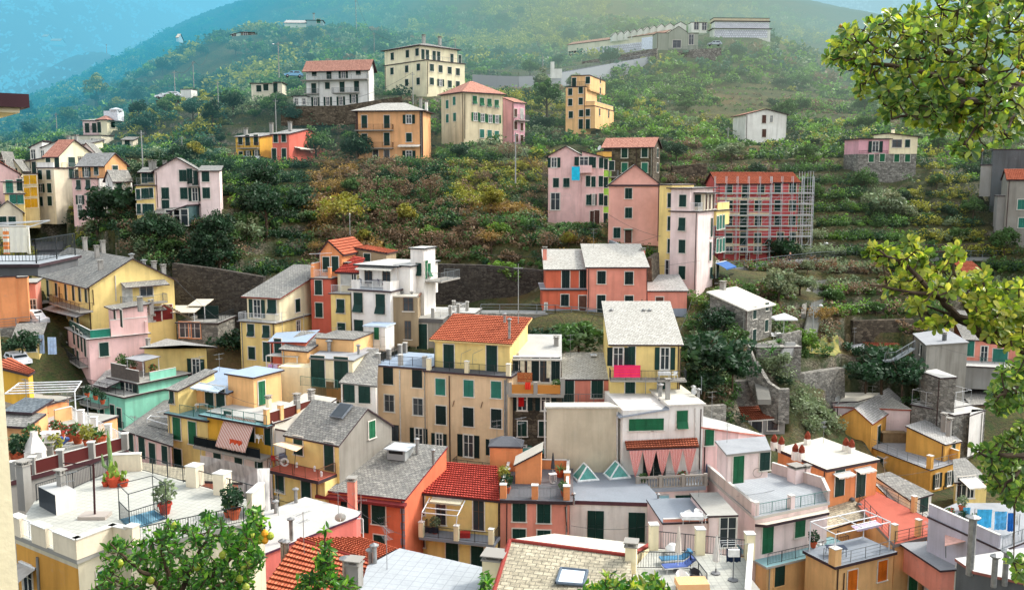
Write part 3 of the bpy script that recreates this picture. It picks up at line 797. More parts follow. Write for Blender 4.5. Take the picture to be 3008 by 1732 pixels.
b.box(0,(702,852),0,7,(600,962),0,'pink',('s',.8,'b','conc'),gnd=True);b.win(0,'d',[(622,912),(673,912)],1.1,2.2);b.rail([b.k[0]+V_((0,-.8,b.zb+1)),b.k[1]+V_((0,-.8,b.zb+1))],0,1,'d')
b.box((703,858),(760,858),-.2,(865,865),(720,960),(703,858),'cream',('h',1.0,'tilefar'),ov=.5,gnd=True);b.win(0,'d',[(708,908)],.9,2.4);b.win(1,'c',[(803,890)],1.5,1.4)
mb=MB();mb.box(0,3.6,2,4.5,1.0,3.3);mb.lathe([(1.4,3.3),(1.5,3.7),(.01,4.1)],(2.6,3,0));mb.build('water_tank',[paint((214,220,224),.5)],b.e,b.hy((738,800),2)+V_((0,-2,-3)))
b=B('house','cream house front with arch under a hedge, below the pink and cream house',208,(510,968),-8)
b.box(0,(722,965),0,5,(520,1040),0,'pale',('t','tilefar'),ov=.2,gnd=True);b.win(0,'k',[(705,1020)],2.6,1.8);b.win(0,'k',[(663,1003)],1,1)
b=B('house','cream house with grey pitched roof and two chimneys behind the white left cluster',175,(422,1032),-12)
b.box(0,(612,1012),0,5,(425,1070),0,'cream',('s',.9,'b','slate'),gnd=True);b.chim((490,1015,2),1,.5);b.chim((545,1005,2),.9,.5)
b=B('house','white twin shed roofed house at the back left of the left cluster',172,(218,1050),14)
b.box(0,(300,1040),0,6,(230,1125),0,'white',('s',1.0,'r','slateb'),gnd=True);b.win(0,'k',[(237,1100)],.8,1.8)
b.box((300,1052),(415,1032),-.2,7,(310,1130),(300,1052),'white',('s',1.2,'r','slateb'));b.win(0,'k',[(303,1100)],.6,1.5)
b=B('house','tall cream house with white gable and orange roof in the left cluster',152,(320,1112),(-24))
b.box(0,(418,1112),0,(682,1110),(330,1212),0,'cream',('g',2.6,'x','tilefar',.42),ov=.4);b.win(0,'c',[(345,1152)],1.0,1.5).win(0,'d',[(408,1162)],1.0,2.3);b.win(1,'a',[(510,1155)],1.3,1.6).win(1,'c',[(655,1150)],.9,1.2)
b.balc(1,(440,1205),(560,1210),1.2,'g')
b.box((217,1148),-.01,.6,7,(230,1260),(217,1148),'cream',('s',.5,'r','slate'));b.win(0,'d',[(245,1202)],1.0,2.3)
b.box((262,1200),(383,1200),-2.2,(530,1205),(300,1462),(262,1200),'pale',('t','conl'),ov=.2,gnd=True)
b.win(0,'c',[(287,1246),(348,1246),(354,1340),(293,1435),(357,1432)],.95,1.5).win(0,'o',[(290,1340)],.8,1.4);b.win(1,'c',[(507,1235)],1.0,1.5)
k=b.k;b.para([k[0]+V_((.1,.1,.1)),k[1]+V_((-.1,.1,.1))],0,.8,.12,'white')
b=B('house','narrow grey cream house with bright yellow shutters in the left cluster',146,(163,1240),24)
b.box(0,(263,1240),0,7,(170,1490),0,plaster((222,206,160),.8),('f','cong'),ov=.15,gnd=True);b.win(0,'c',[(192,1282),(237,1280),(196,1370),(242,1366),(196,1450),(245,1446)],.95,1.4,c='y')
b=B('house','pink gabled house with pale front at the far left edge',150,(-140,1270),27)
b.box(0,(142,1245),0,8,(0,1450),(100,1245),'pink',('g',2.2,'y','tileold',.42),ov=.2,gnd=True)
b=B('house','small cream house with railed roof terrace at the far left, below the pink gable',142,(28,1300),26)
b.box(0,(162,1300),0,6,(60,1500),(60,1385),'yellow',('t','conc'),ov=.2,gnd=True);b.win(0,'c',[(93,1420),(145,1420)],.9,1.4,c='t');b.rail([b.k[0]+V_((.1,0,.1)),b.k[1]+V_((-.1,0,.1))],0,1,'d')
b.box((25,1380),(160,1380),2.2,6,(60,1385),(60,1300),'pale',('f','conc'),ov=.3);b.win(0,'d',[(68,1335)],1,2.2,c='t').win(0,'d',[(140,1318)],.8,1.8)
b=B('house','pink house with white gable wing and balcony terrace in the left cluster',143,(512,1275),-28)
b.box(0,(686,1275),0,(932,1300),(520,1475),0,'pink',('t','conl'),ov=.25,gnd=2);k=b.k
b.win(0,'a',[(562,1318),(630,1316)],1.0,1.5).win(0,'c',[(638,1422)],.95,1.5).win(0,'o',[(572,1424)],.8,1.4).win(0,'k',[(572,1500),(638,1500)],1,1.9)
b.rail([k[0]+V_((.1,.1,.1)),k[1]+V_((-.1,.1,.1))],0,1,'g')
b.box((562,1275),(752,1275),1.6,(903,1180),-.1,(600,1175),'peach',('g',1.7,'x','slatel',.45),ov=.4);b.win(0,'o',[(618,1222)],.8,1.7).win(0,'c',[(687,1212)],.95,1.5).win(1,'c',[(820,1215)],1.0,1.5);b.chim((575,1170,3),.9,.5)
b.box(k[1].x+.02,k[1].x+.3,.3,k[2].y,b.zb-5,.02,'white')
b.box((752,1300),(800,1300),-.5,(930,1290),(760,1400),(760,1275),'white',('g',1.2,'y','slate',.5),ov=.35,gnd=True);b.win(1,'c',[(845,1315)],1.0,1.5)
b.balc(0,(696,1380),(800,1382),1.1,'g')
b=B('house','large pale pink gabled house with yellow curved end, right of the left cluster',136,(1100,1228),15)
b.box(0,(1560,1235),0,10,(1150,1480),(1420,1225),'lpink',None,gnd=2);k=b.k
b.box(0.0,(1422,1240),-.02,10,b.zb,k[0].z+.1,'lpink',('g',1.9,'y','slate',.5),ov=.6)
b.win(0,'c',[(1304,1252),(1178,1378),(1311,1378),(1180,1455)],1.05,1.7).win(0,'d',[(1352,1255),(1388,1268)],.8,2.2).win(0,'o',[(1390,1385)],.8,2.0).balc(0,(1340,1320),(1416,1320),1.1,'d')
b.box((1423,1240),(1562,1235),-1.0,8,(1500,1500),(1430,1222),'lpink',('s',.8,'b','slate'),ov=.3,gnd=True);b.win(0,'c',[(1465,1256),(1470,1375)],1.05,1.6)
b.box((968,1330),-.02,-.6,8,(1000,1510),(1000,1325),'yellow',('t','conc'),ov=.3,gnd=True);kk=b.k
b.rail([kk[0]+V_((.1,.1,.1)),kk[1]+V_((-.1,.1,.1))],0,1.05,'g');b.win(0,'a',[(985,1385),(1022,1380),(1048,1378),(1078,1375),(990,1490),(1030,1490),(1055,1490),(1083,1490)],.55,1.5)
b.box((1005,1320),-.05,1.2,8,kk[0].z,(1010,1232),'yellow',('s',.7,'b','slate'),ov=.4);b.win(0,'a',[(1030,1270),(1072,1262)],.8,1.5);b.chim((1075,1215,4),1.2,.5);b.chim((1102,1212,4),1.2,.5);b.chim((1175,1200,6),.9,.5)
for i,(x,y,x2,yb,D,rf,wl,lb)in enumerate([(556,1090,678,1150,160,'g','white','little white gabled house behind the tall cream house of the left cluster'),(168,1150,300,1230,168,'f','pale','low pale flat roofed house behind the yellow shuttered house'),(0,1150,28,1235,158,'g','gstone','narrow stone gable house at the far left edge of the picture'),(55,1205,150,1260,163,'g','cream','cream gabled house just right of the pink gable at the far left'),(870,1000,945,1050,196,'s','pale','tiny pale shed half hidden in trees right of the cream house with arch')]):
 b=B('house',lb,D,(x,y),12);b.box(0,(x2,y),0,6,(x,yb),0,wl,{'g':('g',1.6,'y','slate',.5),'f':('f','conc'),'s':('s',.8,'b','slate')}[rf],gnd=True);b.win(0,'c',[((x+x2)/2,y+22)],1.0,1.4)
T('E')
b=B('garden_room','stone and glass garden room with sloping slate roof below the pale pink gabled house',134,(1083,312),-8,'outbuilding',None)
b.box(0,(1195,312),0,5,(1090,400),0,'gstone',('s',1.2,'b','slate'),ov=.3,gnd=True)
b.box((1196,312),(1330,305),.4,5,(1200,395),(1196,305),paint((60,84,84),.3),('s',1.0,'r','slate'),ov=.2);b.win(0,'g',[(1232,340),(1290,335)],2.2,2.4)
b=B('hut','small cream hut with flat dark roof below the left cluster, left of the evergreen',138,(272,612),24,'hut',None)
b.box(0,(470,600),0,5,(300,730),0,'pale',('f','cond'),ov=.15,gnd=True);b.win(0,'k',[(330,660)],.9,2.4)
b=B('hut','long low dark roofed shed behind the washing line terrace',143,(215,575),24,'hut',None)
b.box(0,(430,570),0,6,(260,620),0,'dgrey',('s',.8,'b','cond'),ov=.3,gnd=True)
b=B('house','cream cottage with slate gable at the left edge, below the yellow shuttered house',139,(-40,345),28)
b.box(0,(163,340),0,6,(60,420),(160,300),'pale',('g',1.7,'y','slate',.5),gnd=True);b.win(0,'c',[(20,360),(87,360)],1.0,1.3)
T('B')
b=B('house','yellow half of the pair of bright houses with washing outside',180,(102,978),-13)
b.box(0,(272,965),0,(415,970),(110,1128),0,'gold',('s',1.0,'b','slatel'),ov=.4,gnd=2)
b.win(0,'c',[(137,1005)],.9,1.4).win(0,'d',[(188,1000),(248,998)],.9,2.0).win(0,'o',[(190,1100),(250,1095)],.6,1.3).win(0,'c',[(140,1105)],.8,1.3);b.balc(0,(130,1055),(272,1050),1.1,'n');b.chim((175,960,3),1.0,.6);b.chim((358,930,5),1.2,.6)
b=B('house','coral red half of the pair of bright houses, with white awning',176,(362,958),-13)
b.box(0,(480,945),0,(735,960),(370,1128),0,'coral',('g',1.2,'x','slatel',.5),ov=.4,gnd=2)
b.win(0,'c',[(388,985),(446,982)],.9,1.6).win(0,'d',[(378,1100),(448,1100)],.9,2.2);b.awning(1,(520,1050),(622,1052),1.2,.2);b.chim((490,915,4),1.0,.6)
T('G')
b=B('house','pale pink gabled house with bright cyan blanket hanging from its balcony',152,(511,142),-8)
b.box(0,(752,155),0,9,(600,640),0,'pink',('g',1.5,'y','conc',.52),ov=.4,gnd=True);k0=b.k
b.win(0,'o',[(552,188)],.9,1.6).win(0,'c',[(566,332)],.95,1.5).win(0,'a',[(640,332)],1.0,1.5).win(0,'k',[(561,465)],1.5,2.8)
b.box((752,135),(905,165),-.3,9,(800,640),(752,152),'pink',('s',.9,'l','conc'),ov=.3,gnd=True)
b.win(0,'o',[(765,178)],1.4,1.4).win(0,'c',[(835,188),(888,190),(795,320),(833,325),(886,322)],.7,1.7).win(0,'a',[(797,455)],.7,1.7).win(0,'o',[(833,452)],.4,1.8).win(0,'c',[(888,450)],.7,1.9).win(0,'d',[(826,585),(858,580)],.8,2.4,c='n')
mb=MB();p0=b.hy((735,262),-.3);p1=b.hy((822,262),-.3);zt=b.hy((735,208),-.3).z;mb.box(p0.x,p1.x,-1.4,-.3,p0.z,zt);mb.build('balcony',[W('pink')],b.e);PINKB=b
b=B('house','thin lime green house front beside the pale pink house with the blanket',152,(906,155),5)
b.box(0,(962,150),0,8,(915,610),0,'lime',('f','conc'),ov=.3,gnd=True);b.win(0,'c',[(920,200),(920,330),(918,460),(920,585)],.7,1.7);b.win(0,'c',[(962,210)],.9,1.5,c='g');b.balc(0,(940,288),(1003,285),1.4,'g')
b.box(.1,(963,110),1.5,7,.2,(940,110),'ochre',('f','conc'),ov=.1);b.dish((880,85,2))
b=B('house','tall plain pink gabled wall house in front of the rubble stone house',134,(942,350),-6)
b.box(0,(1312,348),0,9,(1120,745),0,plaster((234,176,160),.15),('g',2.9,'y','conc',.5),ov=.35,gnd=2)
b.win(0,'c',[(1083,408),(1083,546),(1000,688)],1.0,1.5).win(0,'B',[(1081,710)],1.0,2.0,c='n')
k=b.k;mb=MB();mb.box(-.2,k[1].x+.2,-.3,-.02,-.15,.1);mb.build('cornice',[EDGE()],b.e)
mb=MB();p=b.hy((1045,662),0);q=b.hy((1115,662),0);mb.box(p.x,q.x,-.8,0,p.z-.1,p.z);mb.build('canopy',[paint((90,120,96),.7)],b.e)
b=B('apartment_building','tall yellow and pale pink tower block with roof terrace, left of the scaffolded house',127,(1304,350),-33)
b.box(0,(1390,352),0,8,(1340,1040),0,'yellow',('f','conc'),ov=.2,gnd=True);b.win(0,'c',[(1377,458),(1377,622),(1377,782)],.6,1.9).win(0,'k',[(1369,965)],1.0,3.2)
b.box((1387,355),(1580,545),-.5,(1692,545),(1440,1090),(1440,540),'lpink',('t','conc'),ov=.25,gnd=True);k=b.k
b.win(0,'c',[(1465,785),(1465,972)],.95,1.8).win(0,'a',[(1465,628)],.95,1.8);b.win(1,'c',[(1673,650,.7,2.6),(1664,820,.7,2.6)],.7,2.5).win(1,'a',[(1668,975)],.8,1.6)
b.box(k[0].x,(1518,540),-.48,8,k[0].z,(1440,375),'lpink',('f','conc'),ov=.5);b.win(0,'c',[(1470,460)],1.0,1.6)
b.box((1519,545),k[1].x+.1,1.3,k[2].y-.4,k[0].z,(1519,408),'pale',('f','conc'),ov=.6);b.win(0,'c',[(1578,458)],.9,1.6).win(1,'c',[(1635,470),(1660,468),(1685,466)],.6,2.0,c='n')
b.rail([k[0].lerp(k[1],.66)+V_((0,.1,.15)),k[1]+V_((-.1,.1,.15)),k[2]+V_((-.1,-.1,.15))],0,1.1,'w')
b.pipe(0,(1512,410),(1512,545));b.pipe(1,(1698,560),(1690,1060))
kk=(k[2],)
p=k[2].copy();ymx=b.hx((1785,548),k[1].x).y
b.box(k[1].x-3,k[1].x+.35,k[2].y+.02,ymx,b.zb-2,(k[1].z),'yellow',('t','conc'),ov=.2)
b.win(1,'c',[(1717,618),(1736,612),(1758,608),(1714,780),(1736,778),(1758,772)],.8,1.9,c='t').win(1,'d',[(1715,950)],1,2.4)
q=b.k;b.para([q[1].lerp(q[2],.15)+V_((-.15,0,.15)),q[2]+V_((-.15,0,.15))],0,1.0,.15,'yellow');b.awning(1,(1700,905),(1775,890),1.6,.7,paint((40,90,150),.7));b.balc(1,(1695,1045),(1775,1030),1.2,'d')
b=B('house','red brick coloured four storey house wrapped in scaffolding',150,(1720,1),0)
T('H')
b.o=P(18,85,150);b.e.location=b.o
b.box(0,(345,85),0,9,(60,575),0,plaster((206,92,92),.55),('g',1.7,'x','tileo',.5),ov=.5,gnd=True);k0=b.k;zb0=b.zb
cr='cream'
b.win(0,'c',[(88,118),(290,118),(90,222),(270,222),(88,318),(270,318),(88,425),(268,425)],1.1,1.7,trim='cream').win(0,'d',[(193,130),(180,235),(180,335),(180,430)],1.2,2.3,trim='cream').win(0,'k',[(90,500),(180,505),(268,500)],1.2,1.2,trim='cream')
mb=MB();g0=b.hy((20,465),0).z
for z in(b.hy((20,178),0).z,b.hy((20,275),0).z,b.hy((20,372),0).z,b.hy((20,468),0).z):mb.box(-.03,k0[1].x+.03,-.06,-.001,z-.2,z+.2)
mb.build('string_course',[W('cream')],b.e)
b.win(0,'B',[(185,550)],1.6,1.8,c='r')
b.box((347,85),(525,85),.8,9,(400,470),(347,78),plaster((206,92,92),.55),('g',1.5,'x','tileo',.5),ov=.4,gnd=True);b.win(0,'c',[(395,112),(488,112),(395,222),(487,222),(395,318),(485,320),(410,420),(490,420)],1.1,1.7,trim='cream')
b.balc(0,(-20,178),(0,178),.2,rk=False)if False else None
SCAFB=b;SCAFK=(k0,b.k,zb0,b.zb)
T('G')
b=B('house','long orange and salmon house with slate roofs and grey base along the walled lane',116,(470,950),(0.5))
b.box(0,(792,1100),0,7,(600,1240),(470,1098),'redor',('t','cong'),ov=.3,gnd=2);k0=b.k
b.win(0,'c',[(629,1168)],1.0,1.5,c='d').win(0,'B',[(756,1195)],1.0,2.2,c='n').win(0,'k',[(494,1215)],.3,1.0)
b.box((492,1080),(792,1080),1.2,7,k0[0].z,(492,950),'redor',('s',1.9,'b','slatew'),ov=.3);b.win(0,'d',[(635,1020),(762,1022)],1.0,2.4,c='d');b.chim((486,880,4),1.4,.5,wall='salmon')
b.box((791,935),(1215,940),-.4,7,(1000,1262),(800,935),'salmon',('s',2.2,'b','slatew'),ov=.3,gnd=2)
b.win(0,'c',[(890,1006),(1086,1010),(1086,1180)],1.05,1.6,c='d').win(0,'d',[(888,1198)],1.05,2.4,c='d');k=b.k;b.chim((1186,860,5),.9,.5,wall='salmon')
b.pipe(0,(799,945),(797,1225));b.pipe(0,(1213,945),(1216,1250))
b.box((1217,1108),(1500,1105),.5,7,(1300,1268),(1217,1106),'salmon',('s',1.3,'b','slatel'),ov=.2,gnd=2);b.win(0,'B',[(1303,1205)],1.0,2.2,c='n');k2=b.k
mb=MB();
for q,x0,x1,y in((k0,.1,k0[1].x-.1,-.06),(k,k[0].x,k[1].x,-.46),(k2,k2[0].x,k2[1].x,.44)):mb.box(x0,x1,y,y+.05,b.zb-3,b.zb+.75)
mb.build('plinth',[plaster((150,158,170),.4)],b.e)
T('H')
b=B('stone_house','rubble stone house with pale slab roof beside the paved terrace and white parasol',111,(196,878),-42)
b.prism([(0,785,0.0),(196,880,0.0),(365,785,0),(120,705,0)],0,'gstone')if False else None
b.box((-30,790),0,0,(362,800),(190,1085),0,'gstone',('s',1.6,'l','conw'),ov=.35,gnd=2,edge=paint((200,196,186),.7))
b.win(1,'c',[(248,895),(322,975),(246,1035)],.9,1.5,c='g').win(0,'k',[(130,1050)],1.0,2.4);b.win(1,'c',[(325,855)],.9,1.0);b.pipe(1,(196,890),(192,1080));b.chim(V_((-5.2,3.5,1.6)),1.0,.6,wall='grey')
T('E')
b=B('apartment_building','large yellow apartment block with slate gable roof and stacked balconies on the left',110,(638,828),-47)
b.box((228,782),0,0,(1240,790),(300,1480),0,'yellow',('g',3.0,'x','slate',.5),ov=.5,gnd=False);k=b.k
b.win(0,'a',[(290,960),(295,1125)],.8,1.8).win(0,'d',[(343,840),(350,965),(352,1125),(306,1240)],.8,2.2).win(0,'c',[(284,830),(404,850),(410,990),(415,1150),(425,1290)],.8,1.7).win(0,'d',[(472,870),(525,870),(570,875),(615,880),(470,1030),(517,1030),(555,1035),(480,1190)],.75,2.1).win(0,'a',[(350,1250)],.8,1.6)
b.balc(0,(273,905),(372,915),1.2,'d');b.balc(0,(282,1060),(378,1075),1.2,'d');b.balc(0,(445,935),(664,980),1.6,'n');b.balc(0,(405,1105),(480,1130),1.0,'d');b.balc(0,(320,1360),(380,1372),1.0,'d')
o=b.slabat([b.hf((410,945),k[0],k[1]),b.hf((664,1000),k[0],k[1]),b.hf((664,1000),k[0],k[1])+V_((0,-2,-.6)),b.hf((410,945),k[0],k[1])+V_((0,-2,-.6))][::-1],0,.1,RM('slatel'),EDGE(),'canopy')
b.win(1,'B',[(907,885)],1.1,2.3,c='w').win(1,'g',[(1043,852)],1.6,1.6,fr='g').win(1,'B',[(1050,1030)],1.9,2.0,c='w').win(1,'B',[(1112,1025),(1190,1010)],1.4,1.9,c='r')
A_,B_=k[1],k[2];en=(B_-A_).normalized();nn=V_((en.y,-en.x,0))
p=b.hf((858,800),A_,B_);q=b.hf((1172,790),A_,B_);q.z=p.z;b.slabat([p+nn*1.6+V_((0,0,-.5)),q+nn*1.6+V_((0,0,-.5)),q,p],0,.12,RM('slate'),EDGE(),'canopy')
b.balc(1,(857,955),(1165,945),1.4,'g')
p=b.hf((1165,955),A_,B_);mb=MB()
for i in range(12):
 q=p+en*(i*.3)+nn*.1-V_((0,0,i*.2));mb.tube(q+nn*.1,q+nn*1.2,.12,0,4)
mb.build('stair',[concrete((180,172,150))],b.e)
p=b.hf((1000,985),A_,B_);q=b.hf((1165,975),A_,B_);q.z=p.z;b.slabat([p+nn*1.2+V_((0,0,-.25)),q+nn*1.2+V_((0,0,-.25)),q,p],0,.12,RM('slate'),EDGE(),'canopy')
b.pipe(1,(660,850),(668,960));b.pipe(0,(425,830),(455,1480));b.pipe(1,(820,750),(826,930),.06,'w')
L=(k[1]-k[0]).length;D_=(k[2]-k[1]).length
for fx,fy,h,st in((-.72,.5,1.4,'c'),(-.45,.52,1.4,'c'),(-.42,.42,1.2,'c'),(-.15,.25,.8,'c'),(-.3,.75,1.2,'p'),(-.3,.9,1.2,'p'),(-.1,.85,1.0,'c'),(-.05,.92,1.0,'c')):
 b.chim(V_((fx*L,fy*D_,3.0*(1-abs(fy-.5)*2)+.2)),h,.5,st)
b=B('house','orange plastered house front at the far left, behind the cream wall',108,(-120,768),26)
b.box(0,(112,765),0,6,(50,1110),0,'orange',('f','conc'),ov=.1,gnd=True);b.box((112,768),(192,764),.1,6,(120,1080),(112,768),'orange',('f','conc'),ov=.1);b.win(0,'c',[(15,940)],1.0,1.3)if False else None
b=B('house','small pink house with flat roof beside the parked white van',114,(85,812),20)
b.box(0,(250,806),0,5,(100,1050),0,plaster((222,150,132),.35),('f','conc'),ov=.25,gnd=2);b.win(0,'c',[(157,858)],.9,1.5,c='g').win(0,'g',[(157,938)],.6,.7).win(0,'k',[(235,975)],.8,2.0)
b=B('house','low yellow cottage with stone roof at the foot of the big yellow block',104,(100,1222),18)
b.box(0,(272,1210),0,4,(120,1300),0,'yellow',('s',1.2,'b','slate'),ov=.4,gnd=True);b.win(0,'g',[(153,1240)],.5,.5).win(0,'c',[(222,1255)],1.0,1.2)
b=B('house','pale pink house with roof terrace, green glass parapet and stair tower',104,(632,1206),-52)
b.box((478,1113),0,0,(1050,1100),(600,1490),0,'pink',('t','conl'),ov=.3,th=.1);k=b.k
A_,B_=k[1],k[2];en=(B_-A_).normalized();nn=V_((en.y,-en.x,0))
b.win(0,'d',[(530,1175),(560,1200),(585,1225),(485,1290),(530,1330),(560,1350),(610,1260)],.8,2.2);b.win(1,'c',[(741,1275)],1.0,1.6)
b.balc(0,(465,1275),(545,1315),1.0,'d');b.balc(0,(545,1340),(630,1395),1.0,'d')
pz=V_((0,0,.12));e0=k[1]-en*.0
pL=b.hf((800,1190),A_,B_);fL=(pL-A_).length
b.para([k[0]+V_((.3,.3,.1)),k[1]+V_((-.3,.3,.1))],0,.9,.1,paint((60,92,84),.25));b.para([k[1]+V_((-.3,.3,.1)),k[1]+en*fL+V_((-.3,0,.1))],0,.9,.1,paint((40,120,100),.25))
b.para([k[1]+en*fL+V_((-.12,0,.1)),k[2]+V_((-.12,0,.1))],0,1.9,.2,'pink');b.para([k[3].lerp(k[0],.0)+V_((0,-.2,.1)),k[2]+V_((0,-.2,.1))],0,1.4,.2,'pink')
b.box(-3.4,-.4,fL+.6,fL+4.2,.1,3.1,'pink',('s',.3,'b','slate'),ov=.4);b.win(0,'d',[(822,1045),(868,1055)],.8,2.0)
b.chim(V_((-1.2,fL+4.9,2.6)),1.0,.5,'c');b.pipe(1,(918,1110),(926,1330),.16,'g')
b.chim(b.hy((1000,975),fL+2),.9,.5)
b=B('house','small yellow house with low slate gable roof behind the flowered terrace',103,(1100,1290),(1300,1245))
b.prism([(1028,1268),(1318,1250),(1470,1258),(1190,1212)],-8,'yellow','slatel',ov=.3)
b.win((b.k[1],b.k[2]),'o',[(1398,1405)],1.0,2.1);b.chim(V_((2,3,.1)),.6,.35)
b=B('terrace_house','brick arched garden terrace with dining deck and flat canopies',116,(1262,1090),-4,'outbuilding')
b.box(0,(1550,1090),0,6,(1300,1180),0,'gstone',('t','conc'),ov=.2,gnd=True);b.win(0,'k',[(1320,1135),(1388,1140)],1.5,2.0,trim='orange');k=b.k
b.rail([k[0]+V_((.1,.1,.1)),k[1]+V_((-.1,.1,.1)),k[2]+V_((-.1,-.1,.1))],0,1.0,'d');p=b.hy((1175,1010),.5);q=b.hy((1380,1005),.5)
for(x0,x1,zz,d0)in(((1175,1012),(1385,1012),.2,.5),((1335,965),(1460,965),.3,2.5)):
 p=b.hy(x0,d0);q=b.hy(x1,d0);b.slabat([p,q,q+V_((0,3,.5)),p+V_((0,3,.5))],0,.08,RM('conw'),paint((200,190,170),.7),'canopy')
 b.beam([(v,V_((v.x,v.y,.1)))for v in(p+V_((.1,.1,0)),q+V_((-.1,.1,0)))],.05,'w','canopy_post')
mb=MB();p=b.hy((1405,985),3);q=b.hy((1555,985),3);mb.box(p.x,q.x,3,3.1,.1,p.z+.4);mb.build('screen',[paint((22,44,40),.9)],b.e)
T('F')
b=B('house','cream house with slate roof and white railed balcony left of the red tower house',110,(182,655),-20)
kz=b.hz((125,830),0)
b.box(0,(412,668),0,('L',0,0)if False else 10.5,(200,825),0,'cream',('s',2.6,'b','slate'),ov=.5,edge=paint((120,56,46),.7));k=b.k;z1=b.zb
b.win(0,'o',[(256,742)],1.0,2.2).win(0,'a',[(363,728)],1.2,1.7);b.win(1,'c',[(543,720)],1.0,1.6,trim='white');b.chim(V_((9,8.5,2.4)),1,.6);b.chim(V_((7.5,9.5,2.4)),1,.6)
b.box((133,830),(382,845),-1.3,10.4,(180,1300),z1,'yellow',('t','conc'),ov=.3,th=.12);q=b.k
b.win(0,'a',[(212,896),(322,906)],.95,1.5).win(0,'c',[(219,1058),(327,1055)],.95,1.5);b.rail([q[0]+V_((.0,1.2,.12)),q[0]+V_((-.1,-.1,.12)),q[1]+V_((.1,-.1,.12)),q[1]+V_((.1,1.2,.12))],0,1.0,'w');b.win(1,'k',[(548,868)],.8,1.5);b.pipe(0,(372,850),(378,1190))
b=B('house','slim red tower house with terracotta gable and rooftop terrace',113,(636,530),-14)
b.box(0,(778,530),0,8,(640,1020),0,plaster((206,104,84),.4),('t','conc'),ov=.25,th=.15);k=b.k
b.win(0,'c',[(694,592),(698,752)],.95,1.8);b.posts([k[0]+V_((.2,.2,.15)),k[1]+V_((-.15,.2,.15))],0,.35,1.3,'orange');b.rail([k[0]+V_((.3,.1,.15)),k[1]+V_((-.3,.1,.15))],0,1.0,'w',.1)
b.para([k[0]+V_((.1,.3,.15)),k[3]+V_((.1,-.1,.15))],0,1.7,.2,'orange')
b.box((700,345),(858,365),2.2,9.5,.15,(700,350),'orange',('g',1.5,'y','tileo',.42),ov=.35);b.win(0,'d',[(748,428),(813,425)],.9,1.9);b.chim(V_((b.k[1].x-.5,6,5.4)),2.2,.1,'p');q=b.k
b.beam([(k[0]+V_((-.4,.6,3.0)),k[0]+V_((2.2,1.6,3.1))),(k[0]+V_((.4,2,.15)),k[0]+V_((.4,2,3.1)))],.03,'w')
b.box(q[1].x+.02,q[1].x+4.2,6.5,10,-1,q[0].z-.3,'raw',('s',.6,'l','tileo'),ov=.2);b.win(0,'c',[(1040,378)],.9,1.0)
b=B('house','narrow yellow house with red lean-to roof, between the red tower and the white house',111.5,(780,638),-18)
b.box(0,(923,645),0,7,(800,980),0,'yellow',('t','conc'),ov=.25,th=.12);k=b.k;b.win(0,'a',[(852,725),(858,893)],1.05,1.7)
b.rail([k[0]+V_((.1,.0,.12)),k[1]+V_((-.05,.0,.12))],0,1.0,'w',.1)
b.prism([(828,488,1.6),(970,492,1.6),(1010,398,5.5),(950,385,5.5)],.1,'cream','tiler',ov=.25);b.win(0,'c',[(890,530)],1.4,1.5,c='w').win(0,'g',[(945,525)],.7,1.2)
b=B('house','white corner house with dining terrace and white top storey',108,(926,612),-23)
b.box(0,(1205,625),0,9,(950,1030),0,'white',('t','tilefg'),ov=.3,th=.2);k=b.k
b.win(0,'a',[(978,700),(1136,712)],1.25,2.4).win(0,'d',[(981,893)],1.25,2.4);b.pipe(0,(925,630),(930,1000));b.rail([k[0]+V_((1.2,.1,.2)),k[1]+V_((-.8,.1,.2))],0,1.0,'w',.12);b.para([k[1]+V_((-.9,.1,.2)),k[1]+V_((-.1,.1,.2)),k[1]+V_((-.1,2,.2))],0,1.0,.15,'white');b.para([k[0]+V_((.1,.1,.2)),k[0]+V_((1.1,.1,.2))],0,1.0,.15,'white')
b.box((982,435),(1250,440),2.3,9.5,.2,(982,436),'white',('f','conl'),ov=.5,edge=paint((40,44,48),.5),th=.2);b.win(0,'g',[(1050,500),(1178,512)],1.1,2.2,fr='n');k1=b.k;b.awning(0,(985,445),(1240,455),1.0,.12,stripes((226,222,210),(180,176,160),3))
b.box((1250,430),(1345,430),2.5,9.5,-1,k1[0].z+.1,'white',('f','conl'),ov=.3,edge=paint((40,44,48),.5))
b.box((1348,322),(1442,322),4.2,(1524,300),-6,(1348,318),'white',('f','conl'),ov=.2,edge=paint((40,44,48),.5));b.win(1,'a',[(1478,470)],.8,1.7,c='b').win(1,'d',[(1460,465)],.7,2.2,c='b').win(0,'a',[(1408,465)],.8,1.6)
b.balc(1,(1450,545),(1590,540),2.2,'g')
b=B('house','half ruined bare plaster house with bright slab roof beside the white corner house',106.5,(1207,660),-17)
b.prism([(1207,660),(1400,664),(1488,560),(1275,562)],(1300,1010),'raw','conw',ov=.08,edge=paint((190,180,164),.8));k=b.k
b.win(0,'g',[(1333,712)],1.2,1.6,fr='n',trim=0).win(0,'g',[(1330,895)],.8,2.2,fr='n',trim=0);b.win(1,'k',[(1427,712)],.8,2.2,trim=0)
mb=MB();A_,B_=b.top[1],b.top[2]
for i in range(24):p=A_.lerp(B_,(i+.5)/24);mb.tube(p+(B_-A_).normalized()*-.22,p+(B_-A_).normalized()*.2,.13,0,6,.1)
mb.build('ridge_tile',[RM('tileo')],b.e)
for q in((1290,638),(1357,640),(1410,605),(1440,575)):b.chim(b.hz(q,.15),.12,.3,'p')
b=B('shed','white boarded box room with pale blue roof on the white house wall',103,(1020,870),-16,'shed')
b.box(0,(1168,875),0,(1232,850),(1100,1035),0,'white',('f','bluel'),ov=.15,edge=paint((190,200,210),.6));b.win(0,'c',[(1108,915)],.6,1.5,c='b')
